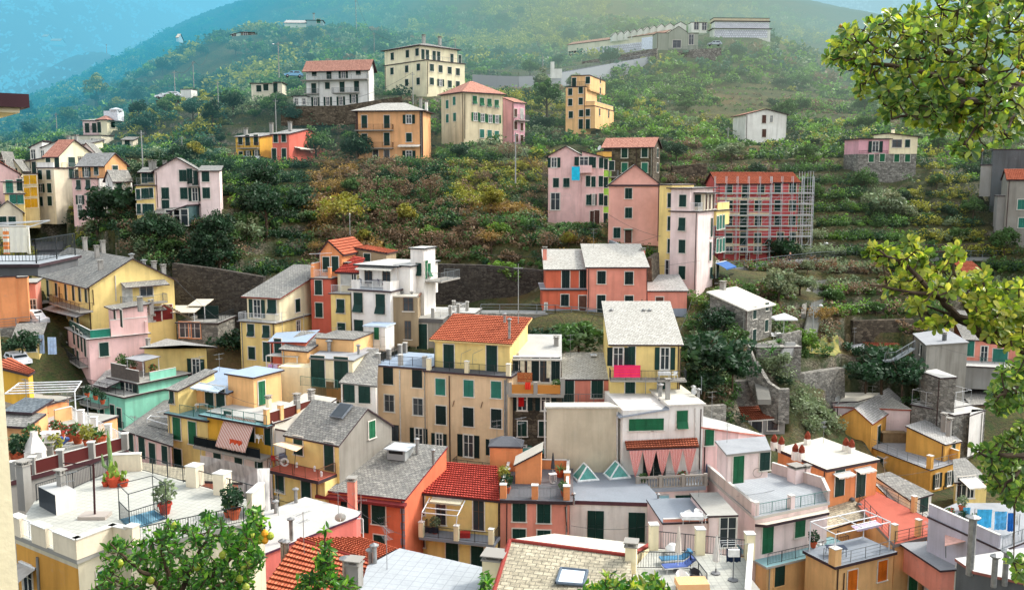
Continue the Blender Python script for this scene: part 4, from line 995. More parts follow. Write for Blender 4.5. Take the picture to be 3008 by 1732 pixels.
for z in(-1.1,-2.2):
 mb=MB();mb.box(-.02,b.k[1].x+.02,-.03,-.001,z,z+.06);mb.build('board_strip',[paint((190,186,176),.7)],b.e)
b.pipe(0,(1132,880),(1135,1030),.05,'w')
b=B('house','grey plaster house with green door under a flat roof terrace with concrete posts',107,(1345,838),-10)
b.box(0,(1570,845),0,7,(1420,1020),0,'rawg',('t','conc'),ov=.25,th=.5,edge=concrete((92,90,88)));b.win(0,'d',[(1430,940)],1.3,3.0).win(0,'g',[(1360,895)],.4,1.6,fr='n');k=b.k
z=V_((0,0,.5));P_=[k[0]+z+V_((.3,.3,0)),k[1]+z+V_((-.2,.3,0)),k[1]+z+V_((1.6,6.5,0)),k[3]+z+V_((3.6,0,0))]
b.posts([P_[0].lerp(P_[1],.72),P_[2],P_[1].lerp(P_[2],.35),P_[1].lerp(P_[2],.65),P_[3]],0,.35,1.15,'grey');b.rail([P_[0].lerp(P_[1],.75),P_[1],P_[2],P_[3]],0,1.0,'w',.16)
b.box(.1,6.6,5.0,9,-2,.45,'grey',('f','conl'),ov=.2,th=.08)
b=B('house','low red house with sloping blue grey metal roof below the cream balcony house',100,(345,985),-20)
b.prism([(345,985,0),(600,990,0),(690,905,5),(400,925,5)],-6,'redor','blue',ov=.2,edge=paint((120,50,44),.6));b.win(0,'d',[(325,1050)],.9,2.2).win(0,'d',[(405,1020)],.9,2.0)
b.slabat([b.hy((320,1075),-1.5),b.hy((545,1085),-1.5),b.hy((610,1050),1),b.hy((405,1045),1)],0,.1,RM('conl'),paint((180,176,160),.7),'canopy')
kk=b.wld(b.hy((330,1180),-1.2));p=b.hy((325,1195),-2.2);q=b.hy((545,1200),-2.2);mb=MB();mb.box(p.x,q.x,-2.3,1,p.z-.2,p.z);mb.build('balcony',[concrete((150,146,138))],b.e)
b.rail([V_((p.x,-2.2,p.z)),V_((q.x,-2.2,p.z))],0,1.0,'w');b.beam([(b.hy((320,1075),-1.5),b.hy((322,1180),-1.5)),(b.hy((540,1085),-1.5),b.hy((543,1185),-1.5))],.05,'w','canopy_post')
LAUNB=b;LAUNP=(p,q)
b=B('house','yellow house with mossy slate roof and round vent, left of the flat grey roof',98,(415,1025),-16)
b.prism([(430,1035,0),(612,1050,0),(770,940,5),(585,912,5)],-6,'apricot',slate((134,138,124),(108,112,102),(74,92,74))and 'slate',ov=.25);k=b.k
b.box(k[1].x+.02,k[1].x+4.5,2.0,7,-6,.9,'apricot',('f','slate'),ov=.12,th=.12);b.chim((770,1045,2.5),1.1,.5,'p')
b=B('house','cream house with flat stone slab roof and two tall green doors',95,(640,1100),-12)
b.prism([(640,1100),(935,1118),(1085,1035),(800,995)],(760,1260),'cream','cong',ov=.2,edge=concrete((120,116,108)));b.win(0,'d',[(690,1185),(857,1192)],1.6,3.4,c='g')if False else b.win(0,'d',[(690,1187),(857,1197)],1.6,3.3,c='g');k=b.k
b.chim(b.hz((770,1045),.2),1.0,.45,'p');b.chim(b.hz((978,1065),.2),.8,.3,'p');b.chim(b.hz((885,1245),-3.5),.9,.3,'p');b.rail([b.hy((565,1290),-1.5),b.hy((830,1320),-1.5)],0,1.0,'t')
b.box(k[0].x-3.6,k[0].x-.02,-.3,6,-6,-.9,'cream',None)
b=B('house','little white house with steep slate roof and two shuttered windows, below the flat slab roof',92,(852,1272),-10)
b.prism([(852,1272,0),(1100,1298,0),(1115,1040,7),(1050,1045,7)],-7,'white','slate',ov=.15,edge=concrete((110,108,104)));b.win(0,'c',[(911,1345),(1021,1350)],1.25,1.9);b.box(1.9,4.0,-.9,-.02,-4.6,-3.9,'grey',('f','cong'),ov=.1)
T('M')
b=B('apartment_building','big beige block with red tiled top storey and three columns of shutters',97,(133,498),-19)
b.box(0,(521,540),0,7.2,(300,1180),0,'beige',('t','bluel'),ov=.25,th=.22);kl=b.k
b.win(0,'c',[(232,568),(449,592)],1.15,1.9,c='d',trim=0).win(0,'g',[(240,775),(455,802)],1.15,1.85,fr='g').win(0,'k',[(282,1012)],.95,2.2,fr='d',trim=0).win(0,'o',[(462,1030)],.9,2.0,c='d')
b.pipe(0,(318,525),(326,1070),.07,'w')
z=V_((0,0,.22))
pp=[kl[0]+z+V_((.25,.25,0)),kl[0].lerp(kl[1],.48)+z+V_((0,.25,0)),kl[1]+z+V_((-.35,.25,0)),kl[0]+z+V_((.25,2.8,0)),kl[0]+z+V_((.25,5.6,0)),kl[3]+z+V_((.25,-.3,0))]
b.posts(pp,0,.42,1.15,'grey');b.rail(pp[:3],0,1.0,'d',.12);b.rail([pp[0],pp[3],pp[4],pp[5]],0,1.0,'d',.14)
b.box((522,545),(1140,583),-.12,9,(800,1260),-.12,'beige',('t','cond'),ov=.35,th=.2);km=b.k
b.win(0,'c',[(624,652),(836,664),(1042,674)],1.1,1.75,c='t').win(0,'c',[(628,864),(834,878),(1043,890)],1.15,2.0,c='d').win(0,'o',[(614,1060),(1025,1108)],.75,1.7,c='d').win(0,'o',[(834,1095)],1.1,2.4,c='d')
b.pipe(0,(690,570),(697,1230),.07,'n');b.pipe(0,(1108,600),(1108,1200),.1,'g');b.pipe(0,(1120,600),(1124,1160),.06,'g');b.balc(0,(745,1240),(1080,1262),1.2,'d')
b.box((575,300),(1143,322),1.4,7.4,.1,(575,300),'yellow',('s',1.6,'b','tile'),ov=.4,edge=paint((206,180,120),.8));ku=b.k
b.win(0,'d',[(687,430),(1009,440)],1.2,3.0 if False else 2.75,c='g');b.pipe(0,(580,320),(582,520),.05,'g')
b.rail([km[0]+V_((1,-.2,.2)),km[1]+V_((.1,-.2,.2)),km[1]+V_((.1,1.3,.2))],0,1.0,'d',.13);b.posts([km[0].lerp(km[1],.5)+V_((0,-.15,.2)),km[0]+V_((.3,-.15,.2)),km[1]+V_((-.05,-.1,.2))],0,.42,1.2,'cream')
for x,y in((1105,150),(1140,270)):b.chim(b.hy((x,y),5 if y<200 else 2.2),.5 if y<200 else 1.6,.3,'p')
for x in(775,862):
 p=b.hy((x,490),.9);q=b.hy((x+5,405),.9);b.beam([(p,q),(q,q+V_((1.0,.3,.5)))],.02,'g','clothes_pole')
for x,y in((720,778),(932,788)):p=b.hy((x-6,y+22),-.18);q=b.hy((x+6,y-22),-.18);b.beam([(p,q)],.04,'n','flag_holder')
BEIGE=b
b=B('stone_house','dark rubble stone house with bamboo screened balcony and red curtain window',93,(1150,690),-3)
b.box(0,(1535,692),0,7,(1200,1230),0,'dstone',('t','conc'),ov=.0,th=.12);k0=b.k
b.win(0,'o',[(1236,766),(1413,768)],.95,1.8,c='d').win(0,'c',[(1237,966),(1395,966)],.95,1.6,c='g',trim='white').win(0,'o',[(1235,1140)],.9,1.4,c='t');b.awning(0,(1175,1108),(1400,1110),.8,.2,paint((90,140,130),.7))
b.box(0.3,(1512,445),.0+1.5,8,.0,(1160,447),'cream',('s',1.3,'b','conl'),ov=.3,edge=paint((200,196,186),.7));k1=b.k
b.win(0,'c',[(1190,520)],.9,2.5,c='d').win(0,'o',[(1260,525)],1.3,2.6,c='d',fr='n').win(0,'c',[(1335,520)],.8,2.5,c='d').win(0,'k',[(1400,525)],1.2,2.6,fr='n').win(0,'c',[(1487,520)],.9,2.5,c='d')
p=b.hy((1165,438),-.0);q=b.hy((1512,438),0);mb=MB();mb.tube((p.x,.9,p.z),(q.x,.9,p.z),.1,0,8,cap=True);mb.build('awning_case',[paint((230,230,226),.5)],b.e)
b.chim(b.hy((1492,365),5),1.1,.5);b.dish(b.hy((1205,350),2)+V_((0,0,-1)),.3)
L=k0[1].x;mb=MB();mb.box(-.2,L+.2,-1.1,-.0,-.3,-.001);mb.box(-.3,.15,-1.1,-.7,0,1.2);mb.box(L-.15,L+.3,-1.1,-.7,0,1.7);mb.box(L*.49-.2,L*.49+.2,-1.1,-.75,0,1.25);bo=mb.build('balcony',[concrete((150,146,138))],b.e)
m2=MB();bam=NT('bamboo_screen');wv=bam.node('ShaderNodeTexWave',wave_type='BANDS',bands_direction='X');wv.inputs['Scale'].default_value=3.2;wv.inputs['Distortion'].default_value=.6
bam.link(bam.pos((1,1,1),'Object'),wv.inputs['Vector']);bam.col(bam.mix(wv.outputs['Fac'],lin((150,90,40)),lin((216,152,74))))
m2.box(.17,L*.49-.21,-1.02,-.98,.08,1.0);m2.box(L*.49+.21,L-.17,-1.02,-.98,.08,1.0);m2.build('bamboo_screen',[bam.m],bo)
STONEB=(b,L,k1)
b=B('house','low salmon house with pale slate roof between the stone house and the yellow house',94,(1545,602),-2)
b.prism([(1545,602,0),(1886,602,0),(1862,408,6.5),(1540,408,6.5)],-8,plaster((214,132,112),.4),'slatew',ov=.15);b.win(0,'d',[(1578,692)],1.3,2.7,c='g').win(0,'c',[(1799,668)],1.2,1.9,c='g');k=b.k
b.rail([b.hy((1545,778),-1.2),b.hy((1885,778),-1.2)],0,1.0,'g',.16);mb=MB();p=b.hy((1772,433),5.6);mb.box(-.35,.35,-.45,.45,0,.1);mb.build('roof_window',[paint((226,230,234),.2)],b.roof,p+V_((0,0,.25)))
T('W')
b=B('house','yellow house with pale slate roof and magenta cloth over its balcony',92,(1508,851),-1)
b.box(0,(1682,852),0,(1668,779)if False else 9,(1520,1010),0,'yellow',('s',3.0,'b','slatew'),ov=.25);k=b.k
b.win(0,'o',[(1527,880)],1.0,1.9,c='d').win(0,'c',[(1560,880)],.7,2.1,c='g').win(0,'o',[(1642,885)],.9,2.3,c='g').win(0,'d',[(1556,958)],1.0,2.1,c='g').win(0,'c',[(1636,952)],.95,1.5,c='g');b.pipe(0,(1680,860),(1678,960))
b.balc(0,(1504,931),(1690,932),1.5,'d');YBALC=b
for x in(1510,1590,1605):b.chim((x,790,7),1.0,.25,'p')
T('K')
b=B('house','tall windowless beige wall house with a flat white roof',86,(474,224),5)
b.prism([(474,226),(955,226),(890,198),(474,200)],(700,700),'blank','conw',ov=.12,edge=paint((196,190,176),.8));b.pipe(0,(460,180),(462,560),.08,'w');b.pipe(0,(950,250),(952,630),.09,'w')
b=B('house','white house with red striped curtains on its balustraded terrace',85,(990,285),7)
b.box(0,(1535,215),0,8,(1100,800),(1310,230),'white',None);k=b.k
zz=k[0].z
b.box((1305,225),(1535,225),-.04,8,-3,(1400,208),'white',('f','conw'),ov=.2,edge=paint((206,200,190),.7));b.win(0,'a',[(1390,303)],1.1,1.8,c='b');kr=b.k
b.slabat([b.hy((962,285),-.25),b.hy((1305,228),-.25),b.hy((1225,150),6),b.hy((885,192),6)],0,.15,RM('bgrey'),paint((150,156,164),.6),'roof')
A_=(V_((0,-.001,0)),V_((1,-.001,0)))
b.win(A_,'c',[(1070,338,1.15,1.15),(1148,336,1.15,1.15),(1226,334,1.15,1.15)],1.15,1.1,c='b',trim=0).win(A_,'d',[(1165,600),(1240,600)],1.15,2.6,c='d')
p=b.hy((1003,452),-.02);q=b.hy((1490,440),-.02);q.z=p.z+.1
p2=b.hy((1015,505),-1.9);q2=b.hy((1505,490),-1.9);q2.z=p2.z
b.slabat([p2,q2,q,p],0,.12,RM('tileold'),EDGE(),'canopy');CURT=(b,p2,q2)
mb=MB();slope(mb,p2+V_((0,0,.03)),q2+V_((0,0,.03)),q+V_((0,0,.03)),p+V_((0,0,.03)),0,True);mb.build('tile_cover',[RM('tileold')],b.e)
tz=b.hy((1240,765),-2.6).z;x0=b.hy((1090,760),-2.6).x;x1=b.hy((1550,760),-2.6).x
mb=MB();mb.box(x0,x1,-2.7,0,tz-.35,tz);mb.build('terrace_floor',[concrete((150,158,166))],b.e)
mb=MB();n=24;by=-2.5
mb.box(x0,x1,by-.12,by+.12,tz+.95,tz+1.12);mb.box(x0,x1,by-.1,by+.1,tz+.001,tz+.1)
for i in range(n+1):
 c=(x0+(x1-x0)*i/n,by,tz)
 if i%8==0:mb.box(c[0]-.16,c[0]+.16,by-.15,by+.15,tz+.002,tz+1.2)
 else:mb.lathe([(.07,.1),(.05,.2),(.11,.42),(.06,.68),(.05,.85),(.08,.95)],c,0,8)
mb.build('balustrade',[concrete((158,152,142))],b.e)
b.box(x0+.1,x1-.02,-2.4,.3,tz-7.5,tz-.35,'lpink',None);b.win(0,'c',[(1403,838,1.7,.75)],1.7,.75,c='g');b.awning(0,(1205,815),(1300,822),.9,2.2,stripes((60,150,170),(190,214,214),5));BACKW=(b,x0,x1,tz)
for x,y,h in((1242,150,1.6),(1292,170,2.6),(1465,130,.9),(1500,150,.9)):b.chim(b.hz((x,y),kr[0].z+.1),h*.7,.3 if h<1 else.4,'c' if h>1.8 else 'p')
for x in(1143,1222,1520):p=b.hz((x,130),kr[0].z);b.beam([(p,p+V_((0,0,1.8)))],.035,'g','roof_pole')
b.antenna(b.hz((1300,100),kr[0].z),2.2);b.dish(b.hz((1480,110),kr[0].z+.6),.4)
b.pipe((kr[0],kr[1]),(1478,225),(1478,430),.05,'w')
b=B('house','pink house with sloping white lean-to roof behind the striped curtain house',86,(1530,360),12)
b.prism([(1530,362,0),(1770,395,0),(1935,415,3),(1535,282,5)],-8,'pink','conl',ov=.15,edge=paint((196,120,104),.7));b.win(0,'c',[(1573,422)],.95,1.6,c='b')
b.box((1535,215),(1690,212),4.6,5.2,-1,(1535,214),'gstone',None)
b=B('house','pale pink house with flat grey roof and green door over a pale roof terrace',76,(1700,540),4)
b.prism([(1702,545),(1975,515),(1940,432),(1630,460)],(1700,725),'lpink','cong',ov=.2,edge=concrete((150,146,140)));b.win(0,'d',[(1770,640)],1.2,2.8,c='b').win(0,'c',[(1925,590)],1.0,1.6,c='g')if False else b.win(0,'d',[(1770,640)],1.05,2.4,c='b')
T('L');b.win(0,'c',[(217,598)],1.0,1.6,c='g');mb=MB()
p=b.hf((168,672),b.k[0],b.k[1])+V_((0,-.1,0))
for i in range(16):a0,a1=2*math.pi*i/16,2*math.pi*(i+1)/16;mb.tube(p+V_((.4*math.cos(a0),0,.4*math.sin(a0))),p+V_((.4*math.cos(a1),0,.4*math.sin(a1))),.02,0,4)
mb.build('wall_ring',[paint((120,110,100),.6)],b.e)
T('L')
b=B('hut','small garden hut with worn red tiled roof below the terraced garden',103,(88,330),4,'hut')
b.prism([(95,332,0),(355,312,0),(250,200,4),(5,212,4)],(200,420),'grey','tileold',ov=.2,edge=paint((210,206,196),.7));b.win(0,'g',[(165,370),(272,355)],1.2,1.3,fr='d')
b=B('house','ochre house with bare side wall, slate roof and grey roof terrace',100,(1325,662),-52)
b.prism([(700,560),(1325,662),(1503,607),(1120,470),(930,470)],-11,'ochre','cong',ov=.12,th=.12)if False else None
b.prism([(905,500),(1325,662),(1503,607),(1115,470)],-12,'ochre','cong',ov=.12,th=.12);k=b.k
b.win(1,'o',[(1366,728),(1446,712)],.75,1.7,c='d').win(1,'c',[(1357,885),(1443,858)],.9,1.2);b.win(0,'c',[(990,610)],1.0,1.4,c='g');b.pipe(1,(1408,760),(1405,900))
z=V_((0,0,.12));b.rail([k[0]+z,k[1].lerp(k[0],.03)+z,k[2]+z],0,1.0,'g',.3,bars=False);b.posts([k[1]+z+V_((-.3,.3,0))],0,.55,1.5,'ochre')
b.para([k[3].lerp(k[2],.15)+z,k[2]+z],0,1.3,.2,'ochre')
mb=MB();mb.box(-1.4,1.4,-.5,.5,0,1.2);mb.box(-1.5,1.5,-.55,.55,1.2,1.3);o=mb.build('cupboard',[paint((130,110,80),.7)],b.e,k[3].lerp(k[2],.08)+V_((-1,-.8,.13)));o.rotation_euler=(0,0,R(50))
b=B('house','tall ochre gabled house with bare stained side wall above the grey roof terrace',108,(930,350),-38)
b.box((706,290),0,0,(1137,318),-13,0,plaster((224,168,84),.6),('g',1.5,'y','slatel',.5),ov=.2,edge=paint((150,70,50),.7));b.win(1,'d',[(977,432)],1.1,2.7).win(1,'c',[(1080,395)],1.0,1.9);b.pipe(1,(1128,330),(1122,460))
b=B('house','pale roofed house in two levels behind the ochre house',113,(690,232),-20)
b.prism([(635,210),(830,205),(1010,152),(750,150)],-8,'lpink','conw',ov=.2);b.prism([(690,238,0),(1180,300,-1.5)if False else(1190,262,3),(1020,158,9),(700,225,5)],-8,'lpink','slatew',ov=.2,edge=paint((150,70,50),.7));b.dish(b.hz((712,195),.3),.6)
b=B('house','slate roofed yellow lean-to house joined behind the grey roof terrace',98,(1160,365),-46)
b.prism([b.loc(P(1165,372,107)),b.loc(P(1420,492,103)),b.loc(P(1525,470,106)),b.loc(P(1325,322,112))],-9,'ochre','slatel',ov=.15,edge=EDGE());b.win(1,'c',[(1475,500)],.9,1.2);b.chim(b.hz((1412,372),.2),1.3,.5);b.chim(b.hz((1445,400),.2),1.2,.45)
b=B('stone_house','rubble stone house with white railed roof terrace on the right',112,(1195,232),-16)
b.prism([(1198,225),(1385,262),(1590,228),(1420,180)],-14,'gstone','conl',ov=.15);k=b.k
for a,c_ in((0,1),(1,2),(2,3),(3,0)):b.rail([k[a],k[c_]],.15,2.0,'w',.5,bars=False)
b.prism([(1386,270),(1590,238),(1690,265),(1480,300)],-14,'gstone','conl',ov=.02);b.win(0,'c',[(1440,330)],.9,1.2)
b.prism([(1585,300),(1672,270),(1690,262),(1600,262)],-5,'white','conl',ov=.02)
b=B('house','bare tan plaster house with slate roof behind the branch at right',118,(1595,232),10)
b.prism([(1600,228),(1990,210),(1560,78),(1500,110)],-12,'raw','slate',ov=.25);b.win(0,'c',[(1728,345),(1722,480)],1.1,1.9,c='g')
T('H')
b=B('house','tall grey cement house with flat roof and white curved annex roof',116,(1330,1100),-58)
b.prism([(1248,1032),(1330,1102),(1588,1085),(1450,1002)],-15,'rawg','cong',ov=.15,edge=concrete((120,116,108)));b.win(0,'o',[(1292,1125)],.7,1.4,c='d').win(0,'c',[(1290,1268),(1245,1390)],.7,1.7,c='g');b.chim(b.hz((1440,1072),.1),.9,.4,'c','dgrey')
b.prism([(1300,1268,-3.5),(1420,1310,-4.5),(1515,1302,-4),(1390,1255,0)],-15,'gstone','conl',ov=.1);k=b.k
b.prism([(1572,1195),(1700,1222),(1760,1215),(1630,1188)],-10,'grey','conl',ov=.1)if False else None
b=B('house','coral pink house with teal shutters and green balcony, half hidden by the branch',128,(1572,1070),-14)
b.box(0,26,0,9,(1600,1370),(1600,1062),'salmon',('s',2.6,'b','slate'),ov=.4);b.win(0,'c',[(1598,1118)],1.2,2.2,c='t').win(0,'d',[(1790,1178),(1960,1190)],1.9,2.6,c='t').win(0,'g',[(1690,1155)],.9,2.4);b.balc(0,(1660,1210),(1980,1240),1.4,'t')
b.box(-3.5,5.5,-4,-.02,(1600,1370),(1640,1235),'grey',('f','conl'),ov=.2)
b=B('shed','low shed with rusty corrugated roof among the terraced gardens',124,(985,1135),-8,'shed',None)
b.prism([(985,1135,0),(1170,1140,0),(1140,1095,2.5),(935,1090,2.5)],(1100,1180),'dgrey','tileold',ov=.2,gnd=False);b.prism([(815,1130,0),(980,1138,0),(935,1092,2.4),(860,1108,2.4)],(900,1175),'pale','cong',ov=.2)
b=B('shed','open wooden shed with grey sheet roof in the middle garden terrace',129,(680,972),3,'shed',None)
mb=MB();slab(mb,[b.hy((680,975),0),b.hy((810,975),0),b.hy((800,945),2),b.hy((690,948),2)],.08,0,1);b.roof=mb.build('roof',[RM('cong'),EDGE()],b.e)
b.beam([(b.hy((x,975),.1),b.hy((x,1045),.1))for x in(690,740,800)],.08,'n','post')
b=B('hut','small ruined hut with orange tile roof behind the flowering branch',140,(1590,665),5,'hut',None)
b.box(0,(1700,668),0,4,(1600,775),0,'gstone',('s',1.6,'b','tileo'),ov=.3,gnd=True);b.win(0,'k',[(1625,730)],1.3,2.2)
T('L')
b=B('house','orange house with flat pale roof and red capped chimneys',84,(632,668),20)
b.prism([(308,532),(632,668),(968,602),(600,462)],-9,'orange','conw',ov=.2,edge=EDGE(),th=.3);b.win(1,'d',[(716,742),(856,748)],1.2,2.6,c='g');b.awning(1,(670,685),(785,662),.8,.12);b.awning(1,(812,655),(922,636),.8,.12)
for x,y in((280,505),(328,520),(420,570),(463,578),(502,485),(757,528),(795,540)):b.chim(b.hz((x,y),.3),1.25,.5,'r')
b=B('house','apricot house with red paved roof terrace and green shutters',75,(1085,1165),26)
b.prism([(845,905),(1085,1165),(1443,1078),(955,822)],-12,'apricot','redfl',ov=.18,th=.3,edge=concrete((140,130,124)));k=b.k;z=V_((0,0,.3))
b.win(1,'c',[(1213,1205),(1347,1165),(1203,1410),(1337,1375)],1.05,1.9,c='b');b.pipe(1,(1285,1120),(1268,1456),.07,'g');b.pipe(1,(1418,1100),(1410,1456))
b.rail([k[0]+z,k[1]+z,k[2]+z,k[3]+z],0,1.0,'d',.3,bars=False);b.posts([k[1]+z+V_((.2,.3,0)),k[1].lerp(k[2],.45)+z+V_((0,.2,0)),k[2]+z+V_((-.3,.1,0)),k[2].lerp(k[3],.45)+z],0,.4,1.5,'apricot')
q0=b.hy((720,1320),-.5);q1=b.hy((1105,1215),-.5)
A_,B_=k[0],k[1]
b.box(q0.x-.35,q1.x-.3,-.35,3.0,-14,q0.z+.1,'apricot',('t','bgrey'),ov=.2,th=.25,edge=EDGE());kk=b.k
b.win(0,'c',[(800,1390),(1000,1325)],1.05,1.8,c='o');zz=V_((0,0,.25));b.rail([kk[3].lerp(kk[0],.6)+zz,kk[0]+zz,kk[1]+zz],0,1.0,'g',.3,bars=False);b.posts([kk[0]+zz+V_((.1,.2,0))],0,.7,1.4,'apricot');b.pipe(0,(745,1340),(740,1456))
top=kk[0].z+.25+2.5;c4=[V_((kk[0].x+.2,.0,top)),V_((kk[1].x-.2,.0,top)),V_((kk[1].x-.2,2.8,top+.1)),V_((kk[0].x+.2,2.8,top+.1))]
b.beam([(c4[0],c4[1]),(c4[1],c4[2]),(c4[2],c4[3]),(c4[3],c4[0]),(c4[0].lerp(c4[1],.5),c4[3].lerp(c4[2],.5)),(c4[0].lerp(c4[3],.5),c4[1].lerp(c4[2],.5))]+[(c,V_((c.x,c.y,kk[0].z+.25)))for c in c4],.05,'w')
b.awning((c4[3]+V_((0,0,.3)),c4[2]+V_((0,0,.3))),(790,1030),(955,985),.7,.1,stripes((226,220,226),(110,60,140),4));PERG=(b,kk)
b=B('house','pale slate lean-to roof house with stones on its edge, between pink and red terraces',80,(632,1060),26)
b.prism([(625,1062,0),(938,968,0),(600,708,8.5),(500,730,8)],-9,'apricot','slatec',ov=.1)
A_,B_=b.top[1],b.top[2]
for i in range(7):p=A_.lerp(B_,.1+i*.13);mb=MB();mb.lathe([(.05,-.05),(.28,.0),(.3,.14),(.15,.26),(.01,.28)],p+V_((-.3,0,.05)),0,7);mb.build('roof_stone',[concrete((96,98,100))],b.e)
b=B('house','pale pink house with white paved roof terrace and green balcony door',75,(155,985),26)
b.prism([(-162,708),(155,985),(640,885),(600,795),(272,692),(0,735)],-6.2,'lpink','tilefg',ov=.15,th=.25,edge=concrete((190,184,174)));k=b.k;z=V_((0,0,.25))
b.win(1,'d',[(237,1115)],1.2,2.5,c='b').win(1,'c',[(452,1037)],1.15,1.75,c='b');b.para([k[0]+z,k[1]+z+V_((.1,.1,0))],0,1.0,.2,plaster((214,198,186),.6));b.para([k[2]+z,k[3]+z,k[4]+z],0,1.0,.2,plaster((206,186,178),.6));b.rail([k[1]+z+V_((.3,.1,0)),k[2]+z],0,1.0,'t',.16);b.posts([k[1].lerp(k[2],.5)+z+V_((0,.2,0)),k[1]+z+V_((.2,.25,0))],0,.45,1.15,'lpink')
b.slabat([b.hf((185,998),k[1],k[2])+V_((0,-.9,0)),b.hf((600,915),k[1],k[2])+V_((0,-.9,0)),k[2]+V_((0,0,-.4)),k[1]+V_((0,0,-.4))],0,.25,stripes((216,206,190),(180,172,156),5),EDGE(),'awning')
q0=b.hf((190,1260),k[1],k[2]);q1=b.hf((700,1170),k[1],k[2]);L=q1.x
b.box(q0.x-.5,L,-1.4,4,-16,q0.z,'apricot',('t','teal'),ov=.25,th=.2,edge=concrete((170,166,158)));kk=b.k;b.win(0,'c',[(316,1355),(536,1308)],1.1,1.9,c='g',trim='apricot')
b.rail([kk[0]+V_((.1,.05,.2)),kk[1]+V_((-.1,.05,.2)),kk[1]+V_((-.1,1.3,.2))],0,1.0,'d',.16);PINKBAL=(b,kk);b.pipe(0,(655,1200),(648,1456),.08,'g')
for x,y in((425,690),(495,690)):b.chim(b.hz((x,y+40),.3),1.3,.5 if x>450 else 1.1,'c','lpink')
b=B('house','small yellow house with slate roof and white awning above the laundry terrace',92,(1505,725),14)
b.prism([(1500,740,0),(1700,735,0),(1545,590,6),(1490,600,6)],-6,'yellow','slate',ov=.3);b.win(0,'g',[(1530,775)],1.2,2.4).win(0,'k',[(1590,770)],.9,2.4);b.awning(0,(1510,715),(1625,695),1.6,.5)
b=B('house','low white house with dark slate roof between ochre wall and red terrace',86,(1190,862),24)
b.prism([(1190,865,0),(1330,822,0),(1050,682,6),(955,700,6)],-6,'white','slate',ov=.15);b.win(0,'c',[(1276,885)],1.1,1.5,c='g');b.prism([(1200,1000,-1),(1410,960,-1),(1180,860,3),(950,750,5)],-8,'apricot','slatel',ov=.1)
b=B('terrace_house','lavender walled roof terrace with turquoise sheets drying',72,(1420,1020),-30,'house')
b.prism([(1310,975),(1800,1200),(1990,1125),(1990,890),(1500,890)],-9,'lav','cong',ov=.1);k=b.k;b.para([k[0]+V_((.1,.1,.15)),k[1].lerp(k[0],.05)+V_((0,.1,.15))],0,1.0,.18,'lav');b.rail([k[1]+V_((0,.1,.15)),k[2]+V_((0,.1,.15))],0,1.0,'g',.2);LAVT=b
b=B('house','salmon house corner with pink sloping awning at the lower right',70,(1405,1155),10)
b.box(0,9,0,5,(1405,1500),(1405,1325),'salmon',('t','cong'),ov=.3);b.win(0,'c',[(1525,1375)],1.0,2.2,c='t');k=b.k
b.slabat([b.hy((1418,1160),-.5),b.hy((1620,1115),-.5),b.hy((1480,1025),3),b.hy((1420,1040),3)],0,.05,paint((226,176,160),.9),None,'awning');b.beam([(b.hy((1425,1160),-.4),b.hy((1425,1240),-.4)),(b.hy((1615,1118),-.4),b.hy((1600,1240),-.4))],.04,'g','awning_post')
b=B('house','nearest flat roofed house at the lower right corner with steel chimney',50,(1500,1270),-20)
b.prism([(1500,1265),(1615,1345),(2050,1440),(2050,1180)],-9,'dgrey','conl',ov=.1,edge=paint((150,90,80),.7));b.chim(b.hz((1585,1320),.1),2.9,.42,'p');b.chim(b.hz((1745,1400),.1),1.3,.3,'p');b.chim(b.hz((1818,1390),.1),1.5,.3,'p')
T('I')
b=B('house','mint green house with planted double roof terrace',98,(727,335),-35)
b.box((485,330),0,0,(1108,300),(700,640),0,'mint',('t','conc'),ov=.25);k=b.k
b.win(0,'c',[(520,400),(560,430),(600,450),(480,500),(540,480)],.8,2.2,c='g').win(0,'d',[(660,430),(700,450),(650,600)],.8,2.2);b.balc(0,(485,345),(640,415),1.2,'d');b.balc(0,(630,500),(725,530),1.0,'d')
yy=b.hx((812,255),0).y;zt=b.hx((812,255),0).z
b.box((620 if False else-5.5),-.02,yy,k[2].y-.1,-1,zt,'mint',('t','conc'),ov=.35);ku=b.k;MINT=(b,k,ku)
b.win(0,'o',[(755,295)],1.4,2.0,c='d');b.para([ku[1]+V_((-.1,1.5,.16)),ku[1].lerp(ku[2],.75)+V_((-.1,0,.16))],0,.9,.12,'mint')
b.para([ku[0]+V_((.1,.1,.16)),ku[0].lerp(ku[1],.55)+V_((0,.1,.16))],0,1.6,.08,paint((92,84,78),.9));b.para([ku[0].lerp(ku[1],.55)+V_((0,.1,.16)),ku[1]+V_((-.1,.1,.16))],0,1.3,.08,paint((92,84,78),.9));b.pipe(1,(800,262),(806,320))
o=b.hf((560,200),ku[0],ku[1]);b.slabat([V_((ku[0].x-.2,-.2,zt-.4)),V_((ku[0].x+2.4,-.2,zt-.4)),V_((ku[0].x+2.4,yy+2,zt+.6)),V_((ku[0].x-3.4,yy+2,zt+.6))],0,.12,RM('slatel'),EDGE(),'roof')
q=ku[2];b.slabat([q+V_((-4.6,-5,2.2)),q+V_((-1.2,-5,2.2)),q+V_((-1.2,-2.6,2.4)),q+V_((-4.6,-2.6,2.4))],0,.06,RM('cong'),EDGE(),'canopy');b.beam([(q+V_((x,y,2.2)),q+V_((x,y,0)))for x in(-4.4,-1.4)for y in(-4.8,-2.8)],.04,'w','canopy_post');b.rail([k[0]+V_((.1,.1,.15)),k[1]+V_((-.2,.1,.15))],0,1,'d')
b=B('house','pink house with slate roof and white pergola beside the mint house',91,(728,528),-34)
